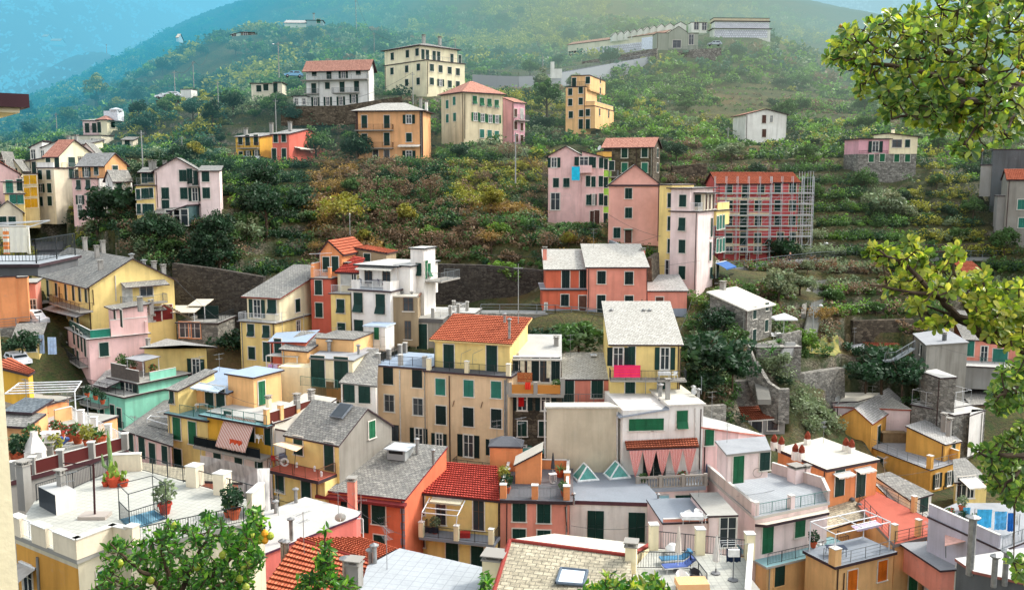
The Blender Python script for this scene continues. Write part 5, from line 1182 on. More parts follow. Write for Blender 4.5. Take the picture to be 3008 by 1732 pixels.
b.prism([(728,528,0),(1000,615,0),(1000,350,8.5),(960,362,8.5)],-8,'pink','slate',ov=.2);b.win(0,'d',[(832,625),(893,660)],1.0,2.2).win(0,'c',[(767,595),(965,665)],.9,1.8,c='g');b.rail([b.hy((870,560),2)+V_((0,0,.2)),b.hy((990,590),2)+V_((0,0,.2))],0,1,'d')
p0=b.hy((858,455),2.5);p1=b.hy((995,495),2.5);p2=b.hy((995,400),5);p3=b.hy((895,425),5);b.beam([(p0,p1),(p1,p2),(p2,p3),(p3,p0),(p0.lerp(p3,.5),p1.lerp(p2,.5)),(p0,p0-V_((0,0,2.2)))],.05,'w')
b=B('house','yellow house with red and white striped awning and green railed roof terrace',90,(978,430),-30)
b.box(0,(1213,492),0,6,(1000,830),0,'yellow',('t','teal'),ov=.25,th=.2);k=b.k
b.win(0,'c',[(1035,512),(1126,538)],1.1,2.3,c='b').win(0,'c',[(1042,690)],1.1,2.1,c='g');b.rail([k[0].lerp(k[1],.3)+V_((0,.1,.2)),k[1]+V_((-.1,.1,.2))],0,1.0,'t',.14)
b.box(0,(1040,310),.3,5,.2,(985,285),'yellow',('s',1.0,'b','slate'),ov=.25);b.win(0,'a',[(1006,330)],.6,1.3)
b.box((1040,270),(1330,330),2.6,8,.2,(1100,275),'apricot',('s',.8,'b','blue'),ov=.2);b.win(0,'d',[(1225,325),(1290,330)],1.2,2.3,c='g');b.awning(0,(1165,245),(1330,285),1.2,.25,stripes((226,228,230),(130,170,190),3))
b.box((1213,492),(1600,600),.05,6.5,(1300,830),(1300,435),'gold',('t','conl'),ov=.1,th=.15);kr=b.k
b.win(0,'d',[(1335,480),(1465,520),(1570,540)],1.0,2.3,c='g').win(0,'c',[(1270,655),(1395,690),(1515,720)],1.0,1.9,c='g')
q=b.hf((1200,590),kr[0],kr[1]);q1=b.hf((1590,660),kr[0],kr[1]);mb=MB();mb.box(q.x,q1.x,-1.5,.04,q.z-.25,q.z);bo=mb.build('balcony',[concrete((150,146,138))],b.e);m2=MB();rail_mb(m2,[(q.x+.1,-1.4,q.z),(q1.x-.1,-1.4,q.z)],1.0,.1);m2.box(q.x+.1,q1.x-.1,-1.38,-1.36,q.z+.1,q.z+.9);m2.build('railing',[paint((26,34,40),.5)],bo)
mb=MB();mb.box(q.x,q1.x,-.001,.045,-14,q.z-.26);mb.build('pale_wall',[W('lpink')],b.e);
b.slabat([kr[0]+V_((-.2,-.9,.0)),kr[1]+V_((.1,-.9,.0)),kr[1]+V_((.1,.1,.0)),kr[0]+V_((-.2,.1,.0))],.0,.18,RM('teal'),EDGE(),'ledge');b.rail([kr[0]+V_((-.1,-.8,.02)),kr[1]+V_((0,-.8,.02))],0,1.0,'t',.12)
b.awning((kr[0]+V_((0,-.2,-.2)),kr[1]+V_((0,-.2,-.2))),(1325,432),(1500,470),1.5,2.6,stripes((226,216,206),(170,84,62),1.6));STRA=(b,kr,q,q1)
b.box((1330,200),(1480,240),3.2,7,kr[0].z,(1330,198),'apricot',('f','bluel'),ov=.25,edge=EDGE());b.win(0,'d',[(1530,300)],.9,2.2)if False else b.win(1,'d',[(1528,305)],.9,2.4,c='b');kq=b.k
T('J')
kz=kr[0].z+.15;k1=kr[1]
mb=MB();x_=k1.x+.012;mb.poly([(x_,.05,-14),(x_,6.5,-14),(x_,6.5,kr[0].z-.05),(x_,.05,kr[0].z-.05)]);mb.build('side_plaster',[plaster((206,200,186),.7)],b.e)
b.para([k1+V_((-.2,-.5,.15)),k1+V_((-.2,5.5,.15))],0,1.0,.16,slate((178,78,52),(150,60,42),(120,50,40),row=.2,wid=.3));b.posts([k1+V_((-.2,t,.15))for t in(-.6,1.2,3.4,5.4)],0,.42,1.4,'apricot')
b.chim(k1+V_((-3.5,3,.2)),1.2,.4,wall='cream');b.chim(k1+V_((-.2,3.4,1.2)),.7,.45);b.chim(k1+V_((-.2,5.4,1.2)),.7,.45)
b=B('house','house under pale slate gable roof with terracotta tiled balcony and grey side wall',82,(335,355),-31)
x1=b.hy((715,430),0).x;r=b.hx((913,176),x1);ye=b.hx((1090,300),x1).y
b.box(0,x1,0,max(ye,r.y+2.5),-10,0,'rawg',('g',r.z,'x','slate',r.y/max(ye,r.y+2.5)),ov=.2);k=b.k
mb=MB();mb.box(.02,x1-.02,-.03,-.002,-6,-.05);mb.build('front_plaster',[W('yellow')],b.e);b.win((V_((0,-.03,0)),V_((1,-.03,0))),'c',[(428,430)],1.1,1.7,c='g').win((V_((0,-.03,0)),V_((1,-.03,0))),'d',[(647,508)],1.1,2.6,c='g');b.win(1,'c',[(948,315)],.9,1.6,c='b')
mb=MB();p=b.hy((735,195),r.y*.75);mb.box(-.75,.75,-.9,.9,0,.16,0);mb.box(-.65,.65,-.8,.8,.16,.18,1);sk=mb.build('roof_window',[paint((110,116,122),.4),glassmat()],b.roof,p+V_((0,0,.1)));sk.rotation_euler=(math.atan2(r.z,r.y),0,0)
mb=MB();p=b.hy((210,590),-2.2);q=b.hy((605,690),-2.2);zf=(p.z+q.z)/2
mb.box(p.x,x1-.3,-2.4,-.0,zf-.3,zf-.02,1);mb.box(p.x+.05,x1-.35,-2.35,0,zf-.02,zf,0);mb.build('balcony',[RM('redfl'),EDGE()],b.e);b.rail([V_((p.x+.1,-.1,zf)),V_((p.x+.1,-2.3,zf)),V_((x1-.4,-2.3,zf)),V_((x1-.4,-.1,zf))],0,1.0,'n',.14)
b.box(p.x+.4,x1-.3,-1.6,3,-14,zf-.3,'yellow',None);b.win(0,'c',[(297,685)],1.05,2.0,c='g').win(0,'d',[(484,745)],1.1,2.4,c='g');b.pipe(0,(562,700),(562,800));BROWNB=(b,p.x,x1,zf)
b.slabat([b.hy((245,418),-2.0),b.hy((410,470),-2.0),b.hy((470,432),-.1),b.hy((330,402),-.1)],0,.04,paint((236,200,160),.9),None,'shade_cloth');b.beam([(b.hy((408,470),-2),V_((b.hy((408,470),-2).x,-2.3,zf)))],.03,'d','awning_post');b.balc(0,(215,835),(420,850),1.1,'d')
b.box(-4.2,-.05,.3,7,-9,.2,'white',('s',1.6,'b','conw'),ov=.05)
b=B('house','orange house under the broad grey slate roof with a dormer hatch',78,(612,755),-19)
b.prism([(600,752,0),(1182,818,0),(1478,450,8.2),(915,396,8.2)],-11,plaster((220,118,84),.4),'slate',ov=.12,edge=paint((110,40,50),.6));k=b.k
b.win(0,'o',[(828,920)],1.2,3.0,c='d').win(0,'c',[(998,905,1.3,2.1)],1.3,2.1,c='g').win(0,'c',[(1005,1135)],1.1,1.8,c='g');b.slabat([k[0]+V_((-.5,-.5,-.3)),k[1]+V_((.2,-.5,-.3)),k[1]+V_((.2,0,-.2)),k[0]+V_((-.5,0,-.2))],0,.25,paint((120,44,44),.6),None,'cornice')
p=b.hy((1150,470),6.0);mb=MB();mb.box(-.9,.9,-.9,.9,-.6,.35,0);mb.box(-1.1,1.1,-1.1,1.1,.35,.45,1);mb.box(-.7,.7,-.93,-.9,0,.3,2);mb.build('dormer_hatch',[concrete((150,152,150)),concrete((190,196,200)),paint((20,22,24),.5)],b.roof,p)
b.chim(b.hy((1270,460),6.6),.9,.3,'p');b.chim(b.hy((1385,540),5),.9,.28,'p');b.antenna(b.hy((1040,1090),-.6),2.0,.8)
mb=MB();p=b.hf((1190,1000),k[0],k[1])
for i in range(7):mb.box(k[1].x-.25-.18*(i%2),k[1].x-.02,-.03,-.002,-4.6+i*.7,-4.0+i*.7)
mb.build('corner_quoin',[paint((150,140,150),.8)],b.e)
b=B('house','yellow house with bright red tiled roof and white pergola frame on its balcony',79,(1185,768),-15)
b.prism([(1170,764,0),(1845,832,0),(1828,592,6.4),(1272,546,6.4)],-13,'yellow','tiler',ov=.15,edge=EDGE());k=b.k
b.win(0,'g',[(1290,850)],.9,1.8,fr='n').win(0,'g',[(1440,898)],.9,2.4,fr='n').win(0,'g',[(1708,925)],1.0,2.7,fr='n').win(0,'g',[(1292,1080)],.9,1.8,fr='n').win(0,'d',[(1520,1200),(1700,1240)],1.15,2.5,c='g')
b.awning(0,(1380,795),(1600,815),.8,.12,stripes((216,206,180),(150,146,120),4));q=b.hf((1300,1062),k[0],k[1]);q1=b.hf((1885,1160),k[0],k[1]);zf=b.hy((1320,1075),-1.7).z;mb=MB();mb.box(q.x+.5,k[1].x+.2,-1.9,-.01,zf-.25,zf,0);mb.build('balcony',[RM('bgrey')],b.e);x0,x1=q.x+.6,k[1].x+.1
b.rail([V_((x0,-.1,zf)),V_((x0,-1.8,zf)),V_((x1,-1.8,zf)),V_((x1,-.1,zf))],0,1.0,'d',.12);b.posts([V_((x0+.1,-1.75,zf)),V_((x0*.5+x1*.5,-1.75,zf)),V_((x1-.2,-1.75,zf))],0,.42,1.3,'cream')
P0=b.hy((1305,905),-1.9);P1=b.hy((1555,930),-1.9);P2=b.hy((1610,820),-.15);P3=b.hy((1360,800),-.15);b.beam([(P0,P1),(P1,P2),(P3,P0),(P0.lerp(P3,.33),P1.lerp(P2,.33)),(P0.lerp(P3,.67),P1.lerp(P2,.67)),(P0,b.hy((1300,985),-1.9)),(P1,b.hy((1545,1015),-1.9))],.05,'w');b.pipe(0,(1850,840),(1850,1180));b.chim(b.hy((1258,650),3),.9,.14,'p');REDB=(b,x0,x1,zf)
mb=MB();mb.box(x0+.2,k[1].x,-.6,-.01,-14,zf-.26);mb.build('wall',[W('yellow')],b.e);b.win((V_((0,-.6,0)),V_((1,-.6,0))),'d',[(1520,1200),(1700,1240)],1.15,2.5,c='g')
b=B('house','salmon pink house with flat grey roof and dark purple eaves in the foreground',60,(130,1225),-8)
b.prism([(130,1228),(838,945),(866,914),(475,812),(170,930)],-9,plaster((216,118,108),.35),'conl',ov=.12,edge=paint((84,46,66),.6));
for x,y,h in((410,830,1.3),(268,905,1.1),(378,1100,1.9)):b.chim(b.hz((x,y+10),.1),h*.8,.3,'p')
b.chim(b.hz((815,985),-2.0),3.6,.62,'c','salmon');b.antenna(b.hz((712,935),.1),2.6,1.2);b.dish(b.hz((725,950),.7),.42,200)
b.beam([(b.hz((845,950),.2),b.hz((885,950),.2)),(b.hz((885,950),.2),b.hz((885,950),.2)-V_((0,0,2.4))),(b.hz((885,950),.2)-V_((0,0,2.4)),b.hz((845,950),.2)-V_((0,0,2.7)))],.05,'w','pipe_frame')
b=B('house','nearest red tiled gable roof behind the lemon tree',50,(150,1500),-30)
b.prism([(120,1560,0),(760,1690,0),(930,1284,5.2),(425,1128,5.2)],-8,'yellow','tileo',ov=.1);c1,c0=b.top[2],b.top[3];b.prism([c0-V_((0,-.2,.16)),c1-V_((0,-.2,.16)),b.hy((1130,1180),10),b.hy((890,1106),10)],-8,'yellow','tileo',ov=.02)
mb=MB()
for i in range(22):p=c0.lerp(c1,(i+.1)/22);q=c0.lerp(c1,(i+1.15)/22);mb.tube(p+V_((0,0,.02)),q+V_((0,0,.04)),.13,0,8,.11)
mb.build('ridge_tile',[RM('tiler')],b.e)
for x,y,h in((320,1250,1.2),(345,1235,1.0),(940,1290,.9),(968,1280,1.1)):b.chim(b.hy((x,y),4.6),h,.3,'p')
b=B('house','nearest flat roof of pale stone slabs with dark rear edge',48,(860,1480),-14)
b.prism([(850,1560),(1850,1560),(1795,1328),(1148,1180),(925,1302)],-9,'grey','slabs',ov=.08,edge=paint((60,56,66),.6));b.chim(b.hz((830,1440),.1),1.4,.7,'c');b.chim(b.hz((765,1390),.1),1.2,.4,'p');b.chim(b.hz((1820,1420),.1),1.6,1.1,'c','cream')
T('K')
b=B('house','salmon house with dark tiled roof terrace and slanted stair hut',77,(160,860),-4)
b.box(0,(628,880),0,('L',0,0)if False else 8.5,-12,0,'salmon',('t','cond'),ov=.3,th=.3,edge=EDGE());k=b.k;z=V_((0,0,.3))
b.win(0,'c',[(288,925),(455,935),(288,1105),(455,1115)],1.15,1.75,c='g');b.pipe(0,(205,870),(203,1150));b.pipe(0,(600,890),(612,1060))
PP=[k[0]+z+V_((.25,.25,0)),k[0].lerp(k[1],.5)+z+V_((0,.25,0)),k[1]+z+V_((-.25,.25,0)),k[2]+z+V_((-.25,-4.5,0)),k[3]+z+V_((.25,-4,0))]
b.posts(PP,0,.55,1.2,'orange');b.rail([PP[0],PP[1],PP[2]],0,1.0,'g',.12);b.para([k[1]+z+V_((-.2,.5,0)),k[2]+z+V_((-.2,0,0)),k[3]+z+V_((.2,0,0)),k[0]+z+V_((.1,.5,0))],0,.9,.2,'orange');x0=b.hy((262,690),4).x;x1=b.hy((435,690),4).x
b.box(x0,x1,4.0,6.5,.3,2.0,'orange',('s',1.3,'r','conw'),ov=.15,edge=EDGE());SALT=(b,k)
b.prism([(118,500),(285,545),(250,480),(120,470)],0,'orange','cond',z=3.2,ov=.1)if False else b.box(-1.6,1.4,7.5,9.5,-1,2.6,'orange',('h',.7,'cond'),ov=.15)
b=B('house','white house with flat blue grey roof and two glass pyramid skylights',78,(632,878),-5)
b.prism([(632,872),(1265,892),(1035,640),(615,640)],-11,'white','bgrey',ov=.1,edge=paint((92,60,66),.5),th=.35);k=b.k
b.win(0,'d',[(805,1018),(1083,1030)],1.45,2.7,c='g',trim=0);b.pipe(0,(1240,905),(1240,1100));
for x,y in((735,700),(950,685)):
 mb=MB();s=1.0;q=[(-s,-s*.8,.1),(s,-s*.8,.1),(s,s*.8,.1),(-s,s*.8,.1)];r0,r1=(0,-s*.5,1.35),(0,s*.5,1.35)
 mb.box(-s-.1,s+.1,-s*.9,s*.9,0,.1,1)
 for f in((q[0],q[1],r0),(q[1],q[2],r1,r0),(q[2],q[3],r1),(q[3],q[0],r0,r1)):mb.poly(f,0)
 for e in((q[0],r0),(q[1],r0),(q[2],r1),(q[3],r1),(r0,r1),(q[0],q[1]),(q[1],q[2]),(q[3],q[0])):mb.tube(e[0],e[1],.08,1,5)
 o=mb.build('pyramid_skylight',[paint((92,160,150),.15),paint((226,232,230),.4)],b.roof,b.hz((x,y),.36));o.rotation_euler=(0,0,R(20))
b.chim(b.hz((845,650),.3),.6,.2,'p');b.chim(b.hz((657,858),.3),.6,.2,'p');b.chim(b.hz((1228,862),.3),.6,.2,'p');WHITEK=b
b=B('house','nearest big slate roof with red ridge tiles and a skylight at the bottom centre',45,(120,1480),-13)
b.prism([(105,1530,0),(1050,1560,0),(1028,1250,5.2),(235,1146,5.2)],-8,'cream','slatec',ov=.1);c1,c0=b.top[2],b.top[3];ra=b.roof;b.prism([c0-V_((0,-.2,.16)),c1-V_((0,-.2,.16)),b.hy((1168,1166),10),b.hy((528,1090),10)],-8,'cream','conw',ov=.02)
mb=MB();pts=[(c0,c1,26),(b.top[3],b.top[0],8),(b.top[1],b.top[2],8),(V_(c0),V_(b.k[0])+(c0-c0),1)][:1]
l0=b.hy((105,1530),0)+V_((0,0,.2))
for a,c_,n in((c0,c1,26),(c0,l0,14),(c1,b.top[2],12)):
 for i in range(n):p=a.lerp(c_,(i+.05)/n);q=a.lerp(c_,(i+1.15)/n);mb.tube(p+V_((0,0,.02)),q+V_((0,0,.05)),.13,0,8,.11)
mb.build('ridge_tile',[tilemat((206,84,72))],b.e)
p0=b.hy((540,1430),1.6);p1=b.hy((725,1445),1.6);p2=b.hy((750,1348),3.3);p3=b.hy((572,1330),3.3);mb=MB();up=V_((0,-.05,.22));mb.poly([p+up for p in(p0,p1,p2,p3)],0)
for a,c_ in((p0,p1),(p1,p2),(p2,p3),(p3,p0)):mb.tube(a+up,c_+up,.09,1,6)
mb.build('skylight',[paint((214,226,236),.1),paint((88,100,112),.4)],ra);b.chim(b.hy((1045,1250),5)+V_((0,0,-.6)),1.4,.6,'c','cream')
b=B('terrace_house','near roof terrace with sun loungers, closed parasols and white parapet',46,(1050,1480),3,'house')
b.prism([(1050,1580),(1830,1600),(1842,1262),(1195,1195),(1075,1330)],-7,'cream','tilefl',ov=.1);k=b.k;z=V_((0,0,.16));b.posts([k[3]+z,k[3].lerp(k[2],.49)+z,k[2]+z],0,.5,1.5,'cream');b.rail([k[3]+z,k[2]+z],0,1.1,'d',.14);b.para([k[2]+z+V_((.1,0,0)),k[1]+z],0,1.0,.22,'white');b.rail([k[4]+z,k[4]+z+V_((3.0,-.3,0)),k[4]+z+V_((3.2,-3,0))],0,1.0,'d',.14);LOUNGE=(b,k)
p=b.hz((1340,1330),.16);zt=V_((0,0,2.2))
b=B('house','cream walled yard terrace with white table below the balustrade',72,(1262,1012),5,'yard')
b.box(0,(1565,1000),0,5.5,-9,0,'lpink',('t','bgrey'),ov=.08);k=b.k;YARD=b;b.para([k[0]+V_((.1,.1,.16)),k[1]+V_((-.1,.1,.16))],0,.25,.15,'salmon');b.box(k[1].x,(1760,1000),-.3,5,-9,.6,'lpink',('f','conc'),ov=.1);b.win(0,'g',[(1700,1065)],1.4,2.6)
b.box(.2,6.6,-5.5,-.05,-10,-3.9,'grey',('t','conc'),ov=.02);YARD2=b.k
T('I')
b=B('terrace_house','near ochre house with large tiled roof terrace, cream parapets and potted cacti',43,(455,1295),-20,'house')
pts=[(92,1150),(455,1298),(665,1215),(760,1235),(1425,1090),(1540,985),(1165,875),(725,755),(430,890),(218,960)]
b.prism(pts,-9,plaster((204,196,170),.8),'tilefl',ov=.12,th=.25,edge=concrete((150,148,140)));k=b.k;z=V_((0,0,.25));kz=[p+z for p in k]
cw='pale'
d_=k[1]-k[0];n_=V_((d_.y,-d_.x,0)).normalized()*.01;mb=MB();mb.poly([k[0]+n_-V_((0,0,9)),k[1]+n_-V_((0,0,9)),k[1]+n_-V_((0,0,.3)),k[0]+n_-V_((0,0,.3))]);mb.build('ochre_front',[plaster((206,152,70),.8)],b.e)
b.para([kz[0]+V_((.1,0,0)),kz[0].lerp(kz[1],.12)],0,1.0,.35,cw);b.para([kz[0].lerp(kz[1],.36),kz[0].lerp(kz[1],.54)],0,1.0,.35,cw);b.para([kz[0].lerp(kz[1],.7),kz[1],kz[2],kz[3].lerp(kz[2],.1)],0,1.0,.3,cw)
b.rail([kz[0],kz[1]],0,.95,'w',.13);b.rail([kz[3],kz[4]],0,.95,'d',.13);b.para([kz[4].lerp(kz[5],.35),kz[5].lerp(kz[4],.1)],0,1.35,.3,cw);b.posts([kz[3]+V_((.1,.1,0))],0,.5,1.1,cw)
b.rail([kz[5],kz[6],kz[7],kz[8],kz[9]],0,1.0,'d',.13);b.posts([kz[5].lerp(kz[6],.62),kz[6].lerp(kz[7],.05)],0,.75,1.25,cw)
b.para([kz[7].lerp(kz[6],.22),kz[7].lerp(kz[8],.25)],0,1.1,.3,cw)
p=b.hz((330,1010),.25);q=b.hz((225,965),.25)
q0,q1,q2=b.hz((330,1020),.25),b.hz((450,985),.25),b.hz((230,965),.25);d1=q1-q0;d2=q2-q0;hgt=V_((0,0,1.15))
mb=MB();A=[q0,q1,q1+d2,q2];up=[v+hgt for v in A]
for i in range(4):mb.poly([A[i],A[(i+1)%4],up[(i+1)%4],up[i]],1 if i==3 else 0)
mb.poly(up,2);mb.build('service_hut',[W('white'),paint((52,58,64),.4),concrete((176,176,172))],b.e);b.chim(b.hz((365,960),.25)+V_((0,0,.9)),.9,.32);b.chim(b.hz((150,890),.25)+V_((-.3,.2,-.6)),2.2,.55,'c','grey')
p=b.hz((555,1030),.25);mb=MB();mb.box(-.75,.75,-.45,.45,0,.18,1);mb.tube((0,0,.18),(.08,0,3.0),.06,0,8);mb.tube((.08,0,2.95),(-1.65,.2,3.0),.035,0,6);o=mb.build('parasol_stand',[paint((60,32,34),.4),concrete((170,160,150))],None,b.wld(p));tag(o,'dark red cantilever parasol pole with no cloth, standing on the cream roof terrace','parasol stand')
s0,s1,s2,s3=[b.hz(q_,.25)for q_ in((760,1105),(785,1120)if False else(700,1050),(970,1020),(885,985))]
c_=[b.hz((760,1110),.25),b.hz((975,1040),.25),b.hz((900,990),.25),b.hz((700,1045),.25)];b.rail([c_[3],c_[0],c_[1],c_[2]],0,1.05,'d',.13);b.beam([(c,c+V_((0,0,2.0)))for c in c_]+[(c_[i]+V_((0,0,2.0)),c_[(i+1)%4]+V_((0,0,2.0)))for i in range(4)],.025,'d','stair_frame')
mb=MB();cc=c_
for i in range(5):a,d=cc[0].lerp(cc[1],i/5),cc[3].lerp(cc[2],i/5);e,f=cc[0].lerp(cc[1],(i+1)/5),cc[3].lerp(cc[2],(i+1)/5);h=V_((0,0,.03));mb.poly([a+h,e+h,f+h,d+h],i%2)
mb.build('stair_hatch',[paint((70,110,130),.3),paint((120,160,176),.3)],b.e);b.win(1,'c',[(610,1400)],.8,1.2,c='b');b.pipe(0,(225,1260),(235,1456),.07,'g');b.awning(0,(118,1290),(215,1330),1.2,.5,paint((170,166,158),.8));b.win(0,'k',[(165,1410)],.9,2.0);NEART=(b,kz)
b=B('house','long low slate roof with red tiled edge and salmon wall behind the cream roof terrace',56,(975,830),-22)
b.prism([(960,820,0),(1390,838,0),(1100,765,3.5),(690,700,3.5)],-6,'salmon','slatec',ov=.1,edge=paint((56,44,50),.6))
b=B('terrace_house','flowered roof terrace with red lattice parapet, dining set and white barbecue',55,(75,848),8,'house')
b.prism([(60,845),(742,660),(420,480),(150,545)],-9,'mint' if False else 'grey','tilefl',ov=.1,th=.3,edge=paint((70,40,44),.6));k=b.k;z=V_((0,0,.3))
lat=slate((150,52,44),(130,44,40),(110,40,36),row=.12,wid=.12)
b.para([k[0]+z+V_((.2,.2,0)),k[1]+z+V_((-.2,.1,0))],0,.85,.06,lat);b.posts([k[0].lerp(k[1],t)+z+V_((0,.2,0))for t in(.02,.17,.4,.67,.98)],0,.4,1.1,'grey');b.rail([k[1]+z+V_((-.15,.2,0)),k[2]+z],0,1.0,'w',.14);b.posts([k[1].lerp(k[2],t)+z for t in(.3,.55,.8)],0,.4,1.1,'white');b.para([k[2]+z,k[2].lerp(k[3],.35)+z],0,1.0,.15,'apricot')
P0,P1,P2,P3=k[2]+V_((.5,-.5,2.6)),k[2]+V_((-4.5,-.6,2.6)),k[2]+V_((-4.5,2.2,2.8)),k[2]+V_((.2,2.2,2.8));b.beam([(P0.lerp(P3,t),P1.lerp(P2,t))for t in(0,.25,.5,.75,1)]+[(P0,P3),(P1,P2),(P0,P0-V_((0,0,2.4)))],.05,'w');FLOWT=(b,k)
mb=MB();p=b.hz((210,720),.3);mb.box(-.55,.55,-.4,.4,0,.9);mb.lathe([(.75,.9),(.7,1.1),(.25,1.9),(.25,2.2)],(0,0,0),0,4);mb.build('barbecue',[W('white')],b.e,p);b.chim(b.hz((295,690),.3),.9,.5)
b=B('house','small yellow house with red tile roof and laundry poles at the left edge',74,(20,190),-18)
b.prism([(-60,150),(165,205),(190,190),(60,118)],-3.4,'gold','tileo',ov=.2);b.box(-2,(165,330),-.2,4,-7,-2.9,'orange',('t','conc'),ov=.2);kk=b.k;b.beam([(kk[1]+V_((0,-.5,1.0)),kk[1]+V_((4.5,-.4,1.2))),(kk[1]+V_((0,1.5,1.0)),kk[1]+V_((4.5,1.5,1.2))),(kk[1]+V_((4.5,-.4,-1)),kk[1]+V_((4.5,-.4,1.2))),(kk[1]+V_((4.5,1.5,-1)),kk[1]+V_((4.5,1.5,1.2))),(kk[1]+V_((4.5,-.4,1.2)),kk[1]+V_((4.5,1.5,1.2)))],.04,'g','laundry_frame');b.box(kk[1].x-.5,kk[1].x+5,.5,4,-9,-4.1,'peach',('t','conc'),ov=.1)
b=B('house','slate roofed porch house above the flowered terrace at the left edge',62,(45,470),-12)
b.box(-1,(150,500),0,1.3,-8,-.3,'peach',('s',.3,'b','slate'),ov=.35);b.box(-1,(185,450),1.4,3.0,-8,.3,'peach',('s',.3,'b','slateb'),ov=.35)
b=B('house','near cream wall of the house at the left edge with dark eave board above',12,(108,1456),38)
T('W');zt=b.hy((30,236),0).z;xr=b.hy((61,258),-.05).x
b.box(-4,0,0,8,-3,zt-.25,'cream',None);mb=MB();mb.box(-4.5,xr,-.35,8,zt-.17,zt);b.roof=mb.build('eave_board',[paint((58,28,34),.45)],b.e);mb=MB();mb.box(-4.5,xr-.1,-.25,8,zt-.235,zt-.17);mb.build('soffit',[W('cream')],b.e)
T('E')
b=B('terrace_house','small grey terrace platform with white rail and drying rack at the left edge',36,(0,690),4,'house')
b.box(-4,(268,690),0,4,-.35,0,'dgrey',('t','tilefg'),ov=.12,th=.12);k=b.k;b.rail([k[0]+V_((0,.15,.12)),k[1]+V_((-.1,.15,.12)),k[2]+V_((-.1,0,.12))],0,.95,'d',.13);b.posts([k[1]+V_((-2.0,.3,.12))],0,.09,2.6,'white');DRY=b
T('W')
def cp(px,py,D):
 v=P(px,py,D);CPTS.append((v.x,v.y,v.z))
for q in[(60,800,116),(30,875,108),(150,985,100),(500,862,119),(540,900,108),(1150,765,128),(1150,655,131),(1290,660,131),(1280,768,126),(520,760,126),(540,640,132),(1420,800,108),(1350,840,104),(1000,600,140),(1000,500,152),(1000,420,164),(1250,600,134),(1300,520,146),(1400,590,132),
  (1300,300,205),(1200,235,246),(1400,215,250),(1600,160,285),(1800,130,300),(1300,0,450),(1500,0,470),(900,0,470),(1100,60,400),(700,100,380),(590,0,520),(450,130,430),(300,225,340),(150,300,290),(20,340,265),
  (450,250,280),(350,190,400),(200,200,560),(100,250,520),(0,300,480),(600,220,260),(400,300,240),(300,380,190),(650,300,215),(900,200,250),(700,500,152),(600,600,138),(550,480,150),(250,600,136),(300,660,128),(130,610,138),
  (1700,250,245),(1850,200,275),(1950,150,310),(2000,300,225),(2150,330,200),(2300,400,172),(2400,340,190),(2450,560,156),(2200,560,156),(2200,490,168),(2100,640,145),(2300,640,147),(2480,640,148),(2600,500,165),(2700,300,225),(2150,720,134),(2300,720,136),(2100,800,126),(2250,800,128),(2050,890,117),(2000,960,114),(2150,960,118),(2200,880,124),(1900,880,111),(1750,900,104),(1800,960,101),(1750,780,116),(2400,760,134),(1950,700,132),(1950,100,400),(2050,60,520),(2100,150,400),(2200,200,330),(1700,0,480),(1850,0,520)]:
 cp(*q)
for x,y,z in[(-40,6,33),(0,6,33),(40,6,33),(-40,30,16),(0,30,16),(40,30,16),(-50,48,5),(0,48,4),(45,48,3),(-45,70,4),(-15,72,3),(15,72,2),(45,72,1),(-30,88,5),(0,90,4),(30,90,3),(60,90,2),(-20,100,7),(5,102,8),(20,100,8),(47,97,5),(52,108,6),(66,104,5),(85,112,9),(46,106,5),(-60,85,10),(-70,60,10),(70,60,4),(-130,120,30),(130,120,30),(-110,60,22),(110,60,18),(-40,106,12),(-52,108,17)]:
 CPTS.append((x,y,z))
CPTS+=[(28,103,10.3),(35,104,9.5),(27,97,6),(40,101,6),(20,101,10)]
cps={}
for x,y,z in CPTS:cps.setdefault((round(x/2.5),round(y/2.5)),[]).append((x,y,z))
C3=np.array([np.mean(v,0)for v in cps.values()])
CXY=C3[:,:2]/100.0
def _U(r2):return np.where(r2>1e-12,.5*r2*np.log(np.maximum(r2,1e-12)),0)
NCP=len(C3);n=NCP;K=_U(((CXY[:,None]-CXY[None])**2).sum(2))+np.eye(n)*0.004
Pm=np.c_[np.ones(n),CXY];A=np.zeros((n+3,n+3));A[:n,:n]=K;A[:n,n:]=Pm;A[n:,:n]=Pm.T
sol=np.linalg.solve(A,np.r_[C3[:,2],0,0,0])
def tps(x,y):
 out=np.empty(len(x));
 for i in range(0,len(x),20000):
  q=np.c_[x[i:i+20000],y[i:i+20000]]/100.0
  d=(q**2).sum(1)[:,None]+(CXY**2).sum(1)[None]-2*q@CXY.T
  out[i:i+20000]=_U(np.maximum(d,0))@sol[:NCP]+sol[NCP]+q@sol[NCP+1:]
 return out
rs=np.random.RandomState(3);LAT=rs.rand(256,256)
def vnoise(x,y,s):
 x=x/s+1000.3;y=y/s+1000.7;xi=np.floor(x).astype(int);yi=np.floor(y).astype(int);fx=x-xi;fy=y-yi
 fx=fx*fx*(3-2*fx);fy=fy*fy*(3-2*fy);g=lambda a,b:LAT[a%256,b%256]
 return(g(xi,yi)*(1-fx)+g(xi+1,yi)*fx)*(1-fy)+(g(xi,yi+1)*(1-fx)+g(xi+1,yi+1)*fx)*fy
def sstep(a,b,x):t=np.clip((x-a)/(b-a),0,1);return t*t*(3-2*t)
FP4=[(np.array([[p.x,p.y]for p in poly]),zb)for poly,zb in FOOT]
